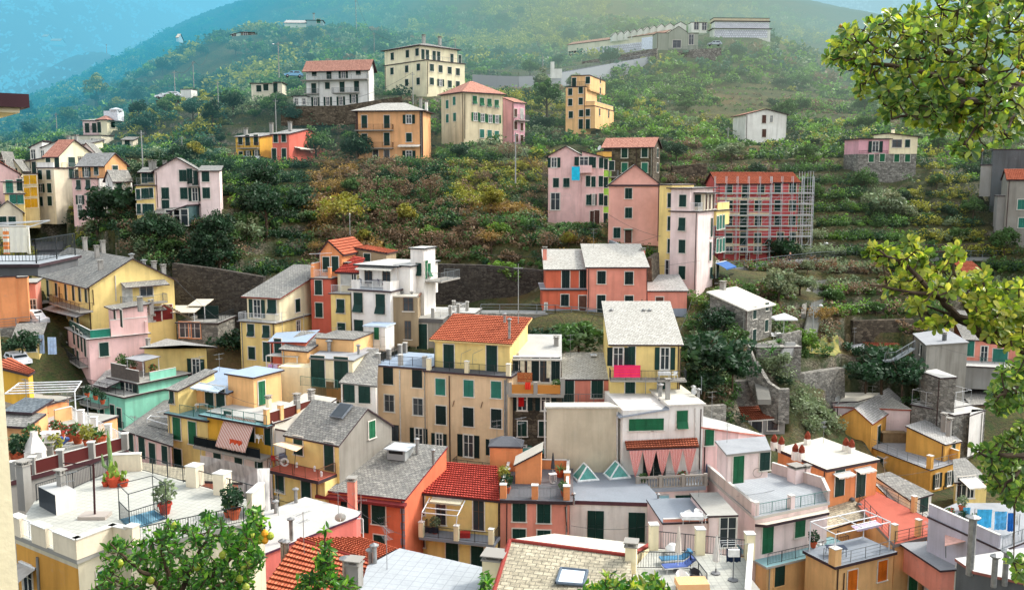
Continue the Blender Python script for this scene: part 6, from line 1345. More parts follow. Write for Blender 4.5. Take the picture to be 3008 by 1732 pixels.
def inside(poly,x,y,m):
 c=poly.mean(0);r=np.ones(len(x),bool);area=0
 for i in range(len(poly)):a,b=poly[i],poly[(i+1)%len(poly)];area+=a[0]*b[1]-a[1]*b[0]
 sg=1 if area>0 else-1
 for i in range(len(poly)):
  a,b=poly[i],poly[(i+1)%len(poly)];L=math.hypot(*(b-a))+1e-9
  r&=sg*((b[0]-a[0])*(y-a[1])-(b[1]-a[1])*(x-a[0]))/L>-m
 return r
STEP=2.3
def terr(x,y,clamp=True):
 h=tps(x,y)
 w=sstep(112,130,y);w=np.clip(w,0,1)
 wild=sstep(-15,-45,x)*sstep(140,175,y)*sstep(330,200,y)*.0
 nz=(vnoise(x,y,17)-.5)*1.5+(vnoise(x,y,6)-.5)*.35
 s=(h+nz)/STEP;fr=s-np.floor(s);st=np.floor(s)+sstep(.72,.97,fr)
 irregular=.35+.65*sstep(.3,.55,vnoise(x,y,40))
 hh=h+w*irregular*((st*STEP-nz)-h)+(vnoise(x,y,2.2)-.5)*.25*w
 hh+=(vnoise(x,y,60)-.5)*14*sstep(260,420,y)
 if clamp:
  for poly,zb in FP4:
   m0=poly.min(0)-2.5;m1=poly.max(0)+2.5
   idx=np.where((x>m0[0])&(x<m1[0])&(y>m0[1])&(y<m1[1]))[0]
   if len(idx):
    ins=inside(poly,x[idx],y[idx],1.0);k=idx[ins];hh[k]=np.minimum(hh[k],zb-.02)
 return hh
NA,NR=520,470
an=np.linspace(-.78,.78,NA);rr=4*np.exp(np.linspace(0,math.log(620/4.0),NR))
rr=np.concatenate([np.linspace(4,85,60),np.linspace(85.6,230,250),np.linspace(231.5,620,170)]);NR=len(rr)
GX=(np.tan(an)[None,:]*rr[:,None]);GY=np.repeat(rr[:,None],NA,1)
GZ=terr(GX.ravel(),GY.ravel()).reshape(NR,NA)
def gridmesh(name,X,Y,Z):
 nr,nc=X.shape;me=bpy.data.meshes.new(name);v=np.stack([X,Y,Z],-1).reshape(-1,3).astype(np.float32)
 i=np.arange(nr*nc).reshape(nr,nc);f=np.stack([i[:-1,:-1],i[:-1,1:],i[1:,1:],i[1:,:-1]],-1).reshape(-1,4)
 me.vertices.add(len(v));me.vertices.foreach_set('co',v.ravel());me.loops.add(f.size);me.loops.foreach_set('vertex_index',f.ravel().astype(np.int32))
 me.polygons.add(len(f));me.polygons.foreach_set('loop_start',(np.arange(len(f))*4).astype(np.int32));me.polygons.foreach_set('loop_total',np.full(len(f),4,np.int32));me.update(calc_edges=True)
 return me
t=NT('terraced_ground');p=t.pos()
gn=t.node('ShaderNodeNewGeometry');sp=t.node('ShaderNodeSeparateXYZ');t.link(gn.outputs['Normal'],sp.inputs[0])
grass=t.mix(t.ramp(t.noise(.12,4,p),[(.38,0),(.62,1)]),lin((50,68,30)),lin((96,90,48)))
grass=t.mix(t.ramp(t.noise(.9,5,p,.7),[(.4,0),(.65,1)]),grass,lin((78,64,44)))
grass=t.mix(t.ramp(t.noise(3.5,4,p,.7),[(.45,0),(.6,.8)]),grass,lin((34,50,24)))
grass=t.mix(t.ramp(t.noise(.05,3,p),[(.55,0),(.7,.5)]),grass,lin((110,84,56)))
v=t.node('ShaderNodeTexVoronoi');v.inputs['Scale'].default_value=1.9;t.link(t.pos((1,1,1.8)),v.inputs['Vector'])
e=t.node('ShaderNodeTexVoronoi',feature='DISTANCE_TO_EDGE');e.inputs['Scale'].default_value=1.9;t.link(t.pos((1,1,1.8)),e.inputs['Vector'])
st=t.mix(v.outputs['Distance'],lin((140,132,114)),lin((84,76,64)));st=t.mix(t.ramp(e.outputs['Distance'],[(0,.8),(.1,0)]),st,lin((24,22,18)))
st=t.mix(t.ramp(t.noise(.35,4,p),[(.42,0),(.56,.85)]),st,lin((48,62,34)))
fac=t.ramp(sp.outputs['Z'],[(.55,1),(.78,0)])
t.col(t.mix(fac,grass,st));t.b.inputs['Roughness'].default_value=.95;t.bump(t.noise(2.5,5,p,.7),.8,.25);painted_haze(t,t.b.outputs[0])
GM=t.m
me=gridmesh('ground',GX,GY,GZ);me.materials.append(GM);me.polygons.foreach_set('use_smooth',[True]*len(me.polygons))
tag(link('ground',me),None,None,None,'structure')
an2=np.linspace(-.85,.85,260);rr2=np.linspace(560,1700,120)
FX=np.tan(an2)[None,:]*rr2[:,None];FY=np.repeat(rr2[:,None],260,1)
FZ=10+(FY-640)*.42+(vnoise(FX,FY,150)-.5)*90+(vnoise(FX,FY,45)-.5)*22+(vnoise(FX,FY,14)-.5)*9+np.abs(FX)*.05
t=NT('far_forest');p=t.pos()
c=t.mix(t.ramp(t.noise(.012,5,p),[(.4,0),(.62,1)]),lin((44,70,44)),lin((96,96,56)));c=t.mix(t.ramp(t.noise(.05,6,p,.8),[(.40,0),(.62,.8)]),c,lin((18,38,34)))
t.col(c);t.bump(t.noise(.12,4,p,.7),1.0,6.0)
me=gridmesh('far_hills',FX,FY,FZ);me.materials.append(t.m);me.polygons.foreach_set('use_smooth',[True]*len(me.polygons))
tag(link('far_hills',me),None,None,None,'structure')
def ground_hit(px,py,dmax=600):
 """first point of the ground seen through a pixel of the current tile"""
 d=ray((px,py));ys=np.concatenate([np.arange(30,240,.5),np.arange(240,dmax,1.5)])
 x=CAM.x+d.x/d.y*ys;z=CAM.z+d.z/d.y*ys;h=terr(x,ys,False);k=np.where(h>=z)[0]
 if not len(k):return None
 i=k[0];return V_((x[i],ys[i],h[i]))
def gz(x,y):return float(terr(np.array([x]),np.array([y]),True)[0])
RS=np.random.RandomState(11)
def quadmesh(name,V,colr,mats,extra=None):
 """V (n,4,3) quads, colr (n,3)"""
 n=len(V);me=bpy.data.meshes.new(name)
 me.vertices.add(n*4);me.vertices.foreach_set('co',V.reshape(-1).astype(np.float32))
 me.loops.add(n*4);me.loops.foreach_set('vertex_index',np.arange(n*4,dtype=np.int32))
 me.polygons.add(n);me.polygons.foreach_set('loop_start',(np.arange(n)*4).astype(np.int32));me.polygons.foreach_set('loop_total',np.full(n,4,np.int32))
 me.update(calc_edges=True)
 a=me.color_attributes.new('Col','FLOAT_COLOR','POINT');c=np.ones((n*4,4),np.float32);c[:,:3]=np.repeat(colr,4,0);a.data.foreach_set('color',c.ravel())
 for m in mats:me.materials.append(m)
 return me
def rvec(n):
 v=RS.normal(size=(n,3));return v/np.linalg.norm(v,axis=1)[:,None]
def leafquads(c,size,upb=.35):
 n=len(c);a=rvec(n);a[:,2]*=.7;b=rvec(n);nn=np.cross(a,b);a/=np.linalg.norm(a,axis=1)[:,None]
 b=np.cross(nn,a);b/=np.linalg.norm(b,axis=1)[:,None]+1e-9
 s=(size*(.7+.6*RS.rand(n)))[:,None]if np.ndim(size)else size*(.7+.6*RS.rand(n))[:,None]
 a=a*s;b=b*s*.62
 return np.stack([c-a,c-b*.9,c+a,c+b*.9],1)
GRN={'dark':(40,68,42),'mid':(72,102,52),'bright':(98,132,54),'yel':(134,134,54),'aut':(132,108,58),'olive':(112,126,92),'brown':(112,92,70),'blue':(48,84,66)}
GRL={k:np.array(lin(v))for k,v in GRN.items()}
LEAF=leafmat('foliage',.6,.22)
BARK=None
def barkmat():
 global BARK
 if BARK is None:
  t=NT('bark');t.col(t.mix(t.ramp(t.noise(6,4,t.pos((1,1,.3))),[(.35,0),(.65,1)]),lin((92,76,58)),lin((54,44,36))));t.b.inputs['Roughness'].default_value=.9;painted_haze(t,t.b.outputs[0]);BARK=t.m
 return BARK
def crown_quads(r,h,nc,npc,leaf,base,col,dark=.45,seed=0):
 """clumpy crown: (quads, colours)"""
 Q=[];Cc=[]
 for i in range(nc):
  d=rvec(1)[0];d[2]=abs(d[2])*1.1-.25;k=RS.rand()**.45
  c=np.array([d[0]*r*k,d[1]*r*k,base+h*.45+d[2]*h*.5*k]);rc=r*(.26+.22*RS.rand())
  p=rvec(npc)*(rc*(.55+.45*RS.rand(npc)))[:,None];p[:,2]*=.8
  Q.append(leafquads(c+p,leaf));sh=.72+.55*RS.rand()
  up=np.clip((p[:,2]/rc+1)/2,0,1);cc=col[None]*(sh*(dark+(1.25-dark)*up))[:,None]*(.85+.3*RS.rand(npc))[:,None]  # clump shading put into the leaf colour, dark below and light on top
  cc[:,0]*=.9+.3*RS.rand();Cc.append(cc)
 return np.concatenate(Q),np.concatenate(Cc)
TP={}
def tree_proto(kind,shape,var):
 k=(kind,shape,var)
 if k in TP:return TP[k]
 col=GRL[kind]
 if shape=='round':q,c=crown_quads(2.2,4.0,28,70,.19,.35,col);th,tr=2.6,.14
 elif shape=='tall':q,c=crown_quads(1.7,5.8,30,64,.19,.6,col);th,tr=4.0,.15
 elif shape=='bush':q,c=crown_quads(1.8,2.3,18,70,.19,.0,col);th,tr=1.2,.07
 elif shape=='cone':
  q=[];c=[]
  for i in range(26):
   t=i/26;rr_=1.5*(1-t)**.8+.15;q1,c1=crown_quads(rr_,.9,2+int(4*(1-t)),40,.18,.6+4.6*t,col*.8);q.append(q1);c.append(c1)
  q=np.concatenate(q);c=np.concatenate(c);th,tr=4.5,.13
 elif shape=='sparse':q,c=crown_quads(2.3,3.4,22,26,.16,1.4,col,.7);th,tr=2.6,.12
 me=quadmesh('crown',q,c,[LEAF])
 mb=MB();mb.path([(0,0,-.8),(.06,.03,th*.4),(-.05,.05,th)],[tr*1.3,tr,tr*.55],0,7)
 for i in range(7 if shape!='cone' else 2):
  a=i*2.4+var;z0=th*(.35+.08*i);e=V_((math.cos(a)*1.4,math.sin(a)*1.4,z0+1.1+.15*i));m=V_((math.cos(a)*.6,math.sin(a)*.6,z0+.6));mb.path([(0,.03,z0),m,e],[tr*.5,tr*.32,tr*.12],0,5)
 tm=mb.mesh('trunk',[barkmat()],True)
 TP[k]=(me,tm);return TP[k]
def put_tree(loc,kind,shape,scale,label,group,cat='tree',name='tree',sz=None):
 v=RS.randint(2);me,tm=tree_proto(kind,shape,v)
 r=empty(name,loc,RS.rand()*6.28,label,cat,group);r.scale=(scale,scale,sz or scale*(.85+.3*RS.rand()))
 link('trunk',tm,r);link('crown',me,r);return r
FPT=[(poly,poly.min(0)-3,poly.max(0)+3)for poly,zb in FP4]
def clear(x,y,m=1.5):
 ok=np.ones(len(x),bool)
 for poly,a,b in FPT:
  idx=np.where((x>a[0])&(x<b[0])&(y>a[1])&(y<b[1]))[0]
  if len(idx):ok[idx[inside(poly,x[idx],y[idx],m)]]=False
 return ok
def pxy(x,y,z):
 d=np.stack([x,y,z-CAMZ],-1);w_=d@np.array(FW);return CX+FP*(d@np.array(RT))/w_,CY-FP*(d@np.array(UP))/w_
def fan(nn,y0,y1,lim=.66):
 y=np.sqrt(y0**2+RS.rand(nn)*(y1**2-y0**2));x=(RS.rand(nn)*2-1)*lim*y;return x,y
ALLOW=[(-1,-1,9,9)]
HB=[]
for poly,zb in FP4:
 if poly[:,1].min()>118:u_=poly[:,0]/poly[:,1];HB.append((u_.min()-.004,u_.max()+.004,poly[:,1].min(),zb))
HB.append((.225,.56,139,24.6))
def view_ok(x,y,z,h):
 ok=np.ones(len(x),bool);u=x/y;e=(z+h-CAMZ)/y
 for u0,u1,yb,zb in HB:
  m=(u>u0)&(u<u1)&(y<yb)&(y>yb-45)&(e>(zb+.9-CAMZ)/yb);ok[m]=False
 ok&=~((u>.308)&(u<.342)&(y>110)&(y<143))
 return ok
def zone(x,y,z):
 """keep the village streets free"""
 px,py=pxy(x,y,z);W_=px/1.1894;H_=py/1.1894
 ok=(y>127)|((W_>1690)&(W_<2120)&(H_<1075)&(y>97))|((W_<620)&(y>122)&(H_<760))
 ok&=~((W_>1060)&(W_<1340)&(H_>655)&(H_<780))
 ok&=~((W_>1170)&(W_<1500)&(H_>760)&(H_<790))
 return ok,W_,H_
def hue(x,y,W_,H_,n):
 a=vnoise(x,y,21);b=vnoise(x+500,y,8);r=RS.rand(n)
 col=np.empty((n,3));
 def setc(m,k):col[m]=GRL[k]
 setc(np.ones(n,bool),'mid');setc(r<.30,'dark');setc((r>.8),'bright');setc((b>.66),'olive');setc((a>.66)&(r>.35),'yel');setc((a<.28)&(r<.5),'brown')
 cen=(W_>760)&(W_<1520)&(H_>410)&(H_<680);setc(cen&(b>.7),'aut');setc(cen&(a>.55)&(r<.5),'yel');setc(cen&(r>.8),'brown')
 dk=(W_>200)&(W_<760)&(H_>400);setc(dk&(r<.75),'dark')
 up=(H_<190);setc(up&(r<.4),'blue');setc((W_<560)&(H_<420)&(r<.5),'blue');setc((W_>1000)&(W_<1500)&(H_<130)&(a>.5),'yel')  # bluer leaves high up and far left: haze put into the leaf colour
 gr=(W_>1450)&(H_>150)&(H_<420);setc(gr&(r>.55),'bright')
 return col*(.7+.6*RS.rand(n))[:,None]
QS=[];QC=[]
def inpoly(poly,x,y):
 r=False;n=len(poly);j=n-1
 for i in range(n):
  xi,yi=poly[i];xj,yj=poly[j]
  if(yi>y)!=(yj>y)and x<(xj-xi)*(y-yi)/(yj-yi)+xi:r=not r
  j=i
 return r
def bushes(x,y,z,r,col,nq,leaf,flat,r1):
 n_=len(x)
 p=rvec(n_*nq).reshape(n_,nq,3)*(.45+.55*RS.rand(n_,nq,1));p[:,:,2]=p[:,:,2]*flat+flat*.7
 lob=rvec(n_*4).reshape(n_,4,3)*.5;lob[:,:,2]=abs(lob[:,:,2]);li=RS.randint(0,4,(n_,nq));p=p*.62+np.take_along_axis(lob,li[:,:,None],1)
 pos=np.stack([x,y,z],-1)[:,None]+p*r[:,None,None]
 up=np.clip(p[:,:,2]/1.1,0,1);c=col[:,None]*(.6+.75*up)[:,:,None]*(.8+.4*RS.rand(n_,nq,1))  # shading put into the leaf colour: darker low down, lighter towards the top
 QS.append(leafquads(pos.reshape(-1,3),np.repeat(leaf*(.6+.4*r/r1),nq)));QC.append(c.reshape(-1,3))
def scatter(nn,y0,y1,r0,r1,nq,leaf,dens,flat=.75,vine=False,lim=.64):
 x,y=fan(nn,y0,y1,lim);z=terr(x,y,True);ok,W_,H_=zone(x,y,z)
 ok&=clear(x,y,1.6)&(vnoise(x+90,y+33,26)*.6+vnoise(x,y,9)*.4>1-dens)&(H_>-60)
 zq=terr(x,y+.7,True)-terr(x,y-.7,True);ok&=(zq<np.where((x<-12)&(y<160),4.0,1.25))|(RS.rand(nn)<.35)
 if vine:
  z2=terr(x+.01,y-1.2,True);ok&=(abs(z-z2)<.5)
 x,y,z,W_,H_=[q[ok]for q in(x,y,z,W_,H_)];n_=len(x)
 r=r0+(r1-r0)*RS.rand(n_)**1.6;kk_=view_ok(x,y,z,r*1.3)&~((x>5)&(y>165)&(y<290)&(RS.rand(n_)<(.0 if vine else.4)));x,y,z,W_,H_,r=[q[kk_]for q in(x,y,z,W_,H_,r)];n_=len(x);col=hue(x,y,W_,H_,n_)
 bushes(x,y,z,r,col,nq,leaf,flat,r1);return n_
def scatter_px(poly,n_,r0,r1,kinds,nq=80,leaf=.21):
 global TL
 T('W');L=[];xs=[p[0]for p in poly];ys=[p[1]for p in poly]
 for _ in range(n_*6):
  if len(L)>=n_:break
  a,c=min(xs)+RS.rand()*(max(xs)-min(xs)),min(ys)+RS.rand()*(max(ys)-min(ys))
  if inpoly(poly,a,c):
   g=ground_hit(a,c)
   if g is not None and g.y>90 and clear(np.array([g.x]),np.array([g.y]),.5)[0]:L.append(g)
 if not L:return
 A_=np.array(L);m_=len(A_);z=terr(A_[:,0],A_[:,1],True);col=np.array([GRL[kinds[RS.randint(len(kinds))]]for _ in L])*(.7+.6*RS.rand(m_))[:,None]
 bushes(A_[:,0],A_[:,1],z,r0+(r1-r0)*RS.rand(m_),col,nq,leaf,.75,r1)
cnt=[scatter(22000,96,175,.5,2.0,70,.2,.82),scatter(14000,175,270,.8,2.6,54,.33,.60),scatter(16000,270,520,1.5,4.0,34,.75,.60),scatter(16000,120,300,.4,.8,24,.2,.76,.8,True)]
scatter_px([(200,560),(330,548),(560,560),(650,600),(640,680),(430,690),(300,640),(210,640)],170,.9,2.2,['dark','dark','mid','brown','olive'])
scatter_px([(1700,880),(1850,870),(1880,1000),(1760,1010),(1690,960)],40,.6,1.4,['dark','mid','brown'])
scatter_px([(2080,860),(2250,900),(2260,1010),(2130,1000)],40,.8,1.6,['dark','dark','mid'])
scatter_px([(1180,655),(1345,660),(1345,690),(1200,680)],14,.5,1.0,['dark','mid'])
Q=np.concatenate(QS);QCc=np.concatenate(QC)
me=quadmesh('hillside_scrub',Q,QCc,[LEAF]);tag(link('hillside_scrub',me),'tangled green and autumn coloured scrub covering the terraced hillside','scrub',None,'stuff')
x,y=fan(9000,570,1500,.8);z=10+(y-640)*.42+(vnoise(x,y,150)-.5)*90+(vnoise(x,y,45)-.5)*22+(vnoise(x,y,14)-.5)*9+np.abs(x)*.05
rr_=3+4*RS.rand(len(x));p=rvec(len(x)*12).reshape(-1,12,3);pos=np.stack([x,y,z],-1)[:,None]+p*rr_[:,None,None]
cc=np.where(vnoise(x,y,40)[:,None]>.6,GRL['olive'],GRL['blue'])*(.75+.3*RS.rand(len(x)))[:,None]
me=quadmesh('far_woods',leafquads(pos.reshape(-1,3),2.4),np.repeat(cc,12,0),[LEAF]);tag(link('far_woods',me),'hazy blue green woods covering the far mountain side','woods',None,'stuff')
KL={('dark','round'):'dark green bushy tree growing on the terraced hillside',('mid','round'):'mid green rounded tree growing on the terraced hillside',('bright','bush'):'bright green low bush on the terraced hillside',
 ('yel','round'):'yellowing autumn tree on the terraced hillside',('aut','sparse'):'thin brown leaved autumn tree on the terraced hillside',('olive','round'):'silvery olive tree on the terraced hillside',('dark','tall'):'tall dark green tree rising above the hillside scrub',('dark','bush'):'dark green broad bush on the terraced hillside',('mid','bush'):'mid green broad bush on the terraced hillside',('blue','round'):'bluish green tree on the hazy upper slope',('brown','sparse'):'nearly bare brown tree on the terraced hillside'}
KEYS=list(KL)
occ=[]
def try_tree(W_,H_,kind,shape,sc,label=None,group=None,cat=None,name=None,minpx=0):
 TLs=TL;T('W');g=ground_hit(W_,H_);T(TLs)
 if g is None:return None
 if not clear(np.array([g.x]),np.array([g.y]),.6+sc*1.2)[0]and label is None:return None
 z=gz(g.x,g.y)
 lb=label or KL[(kind,shape)];nm=name or('bush' if shape=='bush' else{'olive':'olive_tree'}.get(kind,'tree'))
 return put_tree((g.x,g.y,z-.1),kind,shape,sc,lb,group or(lb.split(' ')[0]+' '+lb.split(' ')[1]+' '+nm.replace('_',' ')+'s on the hill'),cat or nm.replace('_',' '),nm)
tries=0
while len(occ)<240 and tries<4000:
 tries+=1;a=RS.rand()*2560-15;bb=40+RS.rand()*940
 d2=[(a-q[0])**2+((bb-q[1])*1.6)**2 for q in occ];lim=30+30*bb/900
 if d2 and min(d2)<lim**2:continue
 if bb>640 and not(a>1700 and bb<960)and not(a<620 and bb<740):continue
 if 1060<a<1345 and bb>640:continue
 dark=180<a<780 and bb>380;cen=760<a<1520 and 400<bb<690
 if dark:k=KEYS[RS.choice([0,6,7,8,0])]
 elif cen:k=KEYS[RS.choice([2,3,4,8,10,1,7,3])]
 elif bb<180:k=KEYS[RS.choice([0,1,9,9,5])]
 elif a<560:k=KEYS[RS.choice([0,1,6,2,9,3])]
 else:k=KEYS[RS.choice([1,2,8,0,5,7,8])]
 g=None;TLs=TL;T('W');g=ground_hit(a,bb)
 T(TLs)
 if g is None or g.y>430:continue
 bad=False
 for poly,zb in FP4:
  c=poly.mean(0);
  if c[1]>g.y-1 and c[1]<g.y+40 and c[1]>118:
   u0=(poly[:,0]/poly[:,1]).min();u1=(poly[:,0]/poly[:,1]).max()
   if u0-.012<g.x/g.y<u1+.012 and(zb+1.2-CAMZ)/c[1]<(g.z+4-CAMZ)/g.y:bad=True;break
 if bad:continue
 sc=(.55+.65*RS.rand())*(1.25 if dark else 1.0)*(1.0 if g.y<200 else 1.25)
 if try_tree(a,bb,k[0],k[1],sc):occ.append((a,bb))
for a in[(1255,695,'bright','bush',1.5,'bright green bush on top of the dark retaining wall left of the long orange house'),(1062,590,'bright','bush',1.0,'round bright green bush in the middle of the autumn coloured terraces'),(610,610,'olive','bush',1.5,'grey green bush with long leaves left of the autumn trees'),(500,700,'dark','cone',1.25,'dark conical evergreen behind the yellow apartment block'),(455,705,'dark','cone',1.05,'smaller dark conical evergreen just left of the larger one'),(285,545,'dark','bush',2.0,'dark leafy tree between the pink house and the pale pink gabled house'),(850,590,'yel','sparse',1.9,'big yellow leaved fig tree with visible pale branches above the red tower house'),(780,390,'mid','round',1.5,'green tree in front of the coral red house'),(880,405,'dark','round',1.3,'dark tree at the left corner of the broad orange house'),(985,232,'dark','round',1.6,'round dark tree in front of the big square cream block'),(870,250,'dark','bush',1.0,'dark bush at the right corner of the white three storey house'),(1160,345,'dark','round',.9,'dark shrub at the foot of the weathered cream block'),(1350,310,'mid','tall',1.7,'large green tree left of the tall ochre house'),(1335,245,'olive','tall',1.3,'grey green tree under the cemetery road wall'),(1915,335,'dark','round',1.1,'dark tree at the right of the lone white gabled house'),(240,265,'yel','tall',2.0,'tall yellow leaved poplar clump on the left ridge'),(1970,890,'bright','round',1.0,'small round citrus tree in the garden beside the stone house'),(2035,830,'aut','sparse',.9,'orange leaved small tree beside the garden steps'),(2180,530,'olive','bush',1.9,'broad feathery olive green bamboo bush on the right terraces'),(480,395,'yel','round',.9,'small lemon green tree left of the bright yellow house'),(1930,640,'dark','bush',1.5,'dark clipped tree at the right foot of the scaffolded house')]:
 try_tree(*a[:5],label=a[5],group='single plants among the houses')
for i,(X_,Y_,kind,shape,s_,lb)in enumerate([(1330,838,'dark','bush',1.5,'dark shrub behind the stone house with bamboo balcony, left of the two'),(1430,838,'mid','bush',2.0,'leafy green tree behind the low salmon house'),(1720,880,'dark','bush',2.1,'big dark tree right of the yellow house with pale slate roof'),(1775,885,'dark','bush',2.2,'big dark tree in front of the rubble stone house with slab roof'),(1740,930,'dark','bush',1.2,'dark creeper bush below the big dark trees'),(1810,905,'dark','bush',1.3,'dark bush on the slope beside the narrow stone stair'),(575,838,'dark','bush',1.3,'dark bush hanging over the path left of the cream balcony house'),(2180,915,'dark','bush',2.2,'dark leafy tree in the ravine left of the tall grey cement house'),(2140,920,'dark','bush',1.5,'dark bush in the ravine below the rusty shed'),(2230,925,'dark','bush',1.5,'dark bush in the ravine at the foot of the grey cement house'),(2190,860,'mid','bush',1.0,'green bush in front of the rusty shed'),(55,840,'dark','bush',1.0,'dark bush beside the low yellow cottage')]):
 d_=[103,104,99,101,97,100,113,116,114,113,122,103][i];p=P(X_*1,Y_,d_)if False else None
 T('W');p=P(X_,Y_,d_);put_tree((p.x,p.y,max(gz(p.x,p.y),p.z-2.2)-.1 if False else p.z-1.6),kind,shape,s_,lb,'single plants among the houses','bush' if shape=='bush' else 'tree','bush' if shape=='bush' else 'tree')
def wallthing(pts,h,t,mat,label,name='retaining_wall',cat='wall',railc=None,capm=None,group=None):
 """pts: [(px,py,D)] top edge in the current tile"""
 L=[P(*p)for p in pts];o=empty(name,L[0],0,label,cat,group);mb=MB()
 for i in range(len(L)-1):
  a,b_=L[i]-L[0],L[i+1]-L[0];d=b_-a;d.z=0;d.normalize();n=V_((-d.y,d.x,0))*t;dn=V_((0,0,-h));bat=V_((d.y,-d.x,0))*h*.06
  nseg=max(1,int((b_-a).length/1.5))
  for j in range(nseg):
   p,q=a.lerp(b_,j/nseg),a.lerp(b_,(j+1)/nseg)
   mb.poly([p+dn+bat,q+dn+bat,q,p]);mb.poly([p,q,q+n,p+n]);mb.poly([q+n+dn,p+n+dn,p+n,q+n])
  mb.poly([a,a+n,a+n+dn,a+dn+bat]);mb.poly([b_+dn+bat,b_+n+dn,b_+n,b_])
 mb.build('masonry',[mat],o)
 if railc:
  m2=MB();rail_mb(m2,[v-L[0]+V_((0,.15,.02))for v in L],1.05,.5,.025,bars=False,post=2.2);m2.build('railing',[RAILM(railc)],o)
 return o
DW=stonewall((86,80,72),(50,46,42),2.3);CW=concrete((150,156,158));SW=W('dstone');GW=W('gstone')
def lane(pts,wid,label,mat,name='road',rail_=None):
 L=[P(*p)for p in pts];mb=MB()
 for i in range(len(L)-1):
  a,b_=L[i],L[i+1];d=(b_-a);d.z=0;d.normalize();n=V_((-d.y,d.x,0))*wid
  mb.poly([a,b_,b_+n,a+n],0,[(0,0),((b_-a).length,0),((b_-a).length,wid),(0,wid)])
  mb.poly([a-V_((0,0,.5)),b_-V_((0,0,.5)),b_,a])
 o=link(name,mb.mesh(name,[mat]));o['kind']='structure'
 if rail_:
  r=empty('railing',L[0],0,rail_,'railing');m2=MB();rail_mb(m2,[v-L[0]+V_((0,.2,.01))for v in L],1.1,.5,.03,bars=False,post=2.0);m2.build('rail_bars',[RAILM('g')],r)
 return o
ASPH=concrete((96,98,100));PAVE=concrete((140,140,136))
T('W')
wallthing([(1068,652,128),(1200,655,128),(1345,668,127)],9,1.0,DW,'dark overgrown retaining wall left of the long orange house')
wallthing([(425,650,124),(520,662,124),(650,684,123)],11,1.0,DW,'dark retaining wall behind the brick arched garden terrace')
T('C')
wallthing([(-30,532,244),(150,541,243),(300,546,243),(450,540,246),(600,522,250),(780,490,260),(950,458,271),(1120,428,280),(1290,396,288)],11,1.5,CW,'long grey concrete retaining wall carrying the cemetery road',railc='g')
lane([(-30,533,245.5),(300,547,244.5),(600,523,251.5),(950,459,272.5),(1290,397,289.5),(1745,340,296)],4,'',ASPH)
wallthing([(1368,372,287),(1560,352,286),(1745,342,286)],7,1.2,GW,'rubble stone terrace wall in front of the cemetery chapel',railc='g');wallthing([(750,440,296),(1285,345,286)],4,1,GW,'stone base wall under the long niche block')
T('B');o=wallthing([(0,0,1),(1,0,1)],.1,.1,CW,'x')if False else None
T('C')
mb=MB();q=P(565,530,247);mb.box(-.8,.2,0,.35,-1,3.2);mb.box(.2,2.2,0,.35,-1,1.4);o=link('concrete_fin',mb.mesh('concrete_fin',[W('white')]),None,q-V_((.6,0,0)));tag(o,'white stepped concrete fin standing on the cemetery road wall','wall fin')
T('A');wallthing([(1100,800,224),(1260,770,223),(1390,755,222)],4,1,GW,'rubble wall below the railed car deck and hedge');wallthing([(1585,1250,168),(1941,1228,168)],5,1,SW,'brown stone terrace wall below the bright yellow house');wallthing([(1512,1150,178),(1941,1148,177),(2100,1160,176)],4,1,SW,'stone wall under the pair of bright houses')
q=P(1115,720,226);b=B('car_deck','railed deck with covered cars beside the white box shed',226,(1113,722),-10,'deck',None);b.box(0,(1310,690),0,6,(1120,735),0,'gstone',('t','conc'),ov=.1);b.rail([b.k[0],b.k[1]],0.16,1,'d',.3)
T('B');wallthing([(424,760,196),(880,752,195)],4,1,SW,'stone garden wall below the white three storey house');wallthing([(882,750,192),(1100,715,192),(1290,688,193)],4,1,SW,'curving stone wall between the white house and the broad orange house')
T('G');wallthing([(1398,215,165),(1640,195,166)],7,1,SW,'dark stone terrace wall right of the rubble stone house')
T('H');wallthing([(893,215,162),(945,215,162)],5,1,SW,'stone wall end left of the feathery bamboo bush');wallthing([(1205,232,162),(1450,245,161)],5,1,SW,'brown stone terrace wall right of the feathery bamboo bush');wallthing([(690,470,150),(1150,470,150),(1900,462,150)],4.5,1,SW,'long stone wall above the railed walkway');wallthing([(700,602,141),(1010,612,140)],4,1,SW,'stone wall below the railed walkway beside the garden steps')
lane([(60,622,138),(250,608,140),(380,588,142),(530,572,144),(680,556,146),(1100,552,147),(1900,548,148)],2.6,'',PAVE,'walkway','grey tubular railing along the walkway above the terraced gardens')
wallthing([(470,1292,112),(560,1278,112),(700,1255,114),(815,1240,117)],9,1,GW,'curved rubble retaining wall below the garden lawn');wallthing([(92,1325,106),(272,1320,106)],5,1,GW,'short stone wall left of the narrow stone stair',);wallthing([(205,1085,106),(250,1200,105.5),(330,1330,104),(400,1375,103),(470,1372,103)],4,.6,GW,'sloping grey parapet beside the narrow stone stair');wallthing([(612,630,142),(600,700,138),(555,790,131),(540,900,124)],3,.6,GW,'sloping stone wall beside the long garden steps');wallthing([(420,1035,112),(545,1005,114)],3,.5,GW,'low stone parapet of the paved terrace beside the stone house')
wallthing([(705,760,134),(1060,755,134)],3,1,SW,'upper stone wall of the green garden terraces');wallthing([(705,850,129),(1100,840,130)],3,1,SW,'middle stone wall of the green garden terraces');wallthing([(870,945,127),(1250,935,128)],3.5,1,SW,'lower stone wall of the green garden terraces')
def steps(a,b_,n,wid,label,mat):
 A_,B_=P(*a),P(*b_);o=empty('stone_stair',A_,0,label,'stairs');mb=MB()
 for i in range(n):
  p=(B_-A_)*(i/n);q=(B_-A_)*((i+1)/n);mb.box(p.x,p.x+wid,min(p.y,q.y)-.02,max(p.y,q.y)+.3,q.z-.6,q.z)
 mb.build('steps',[mat],o)
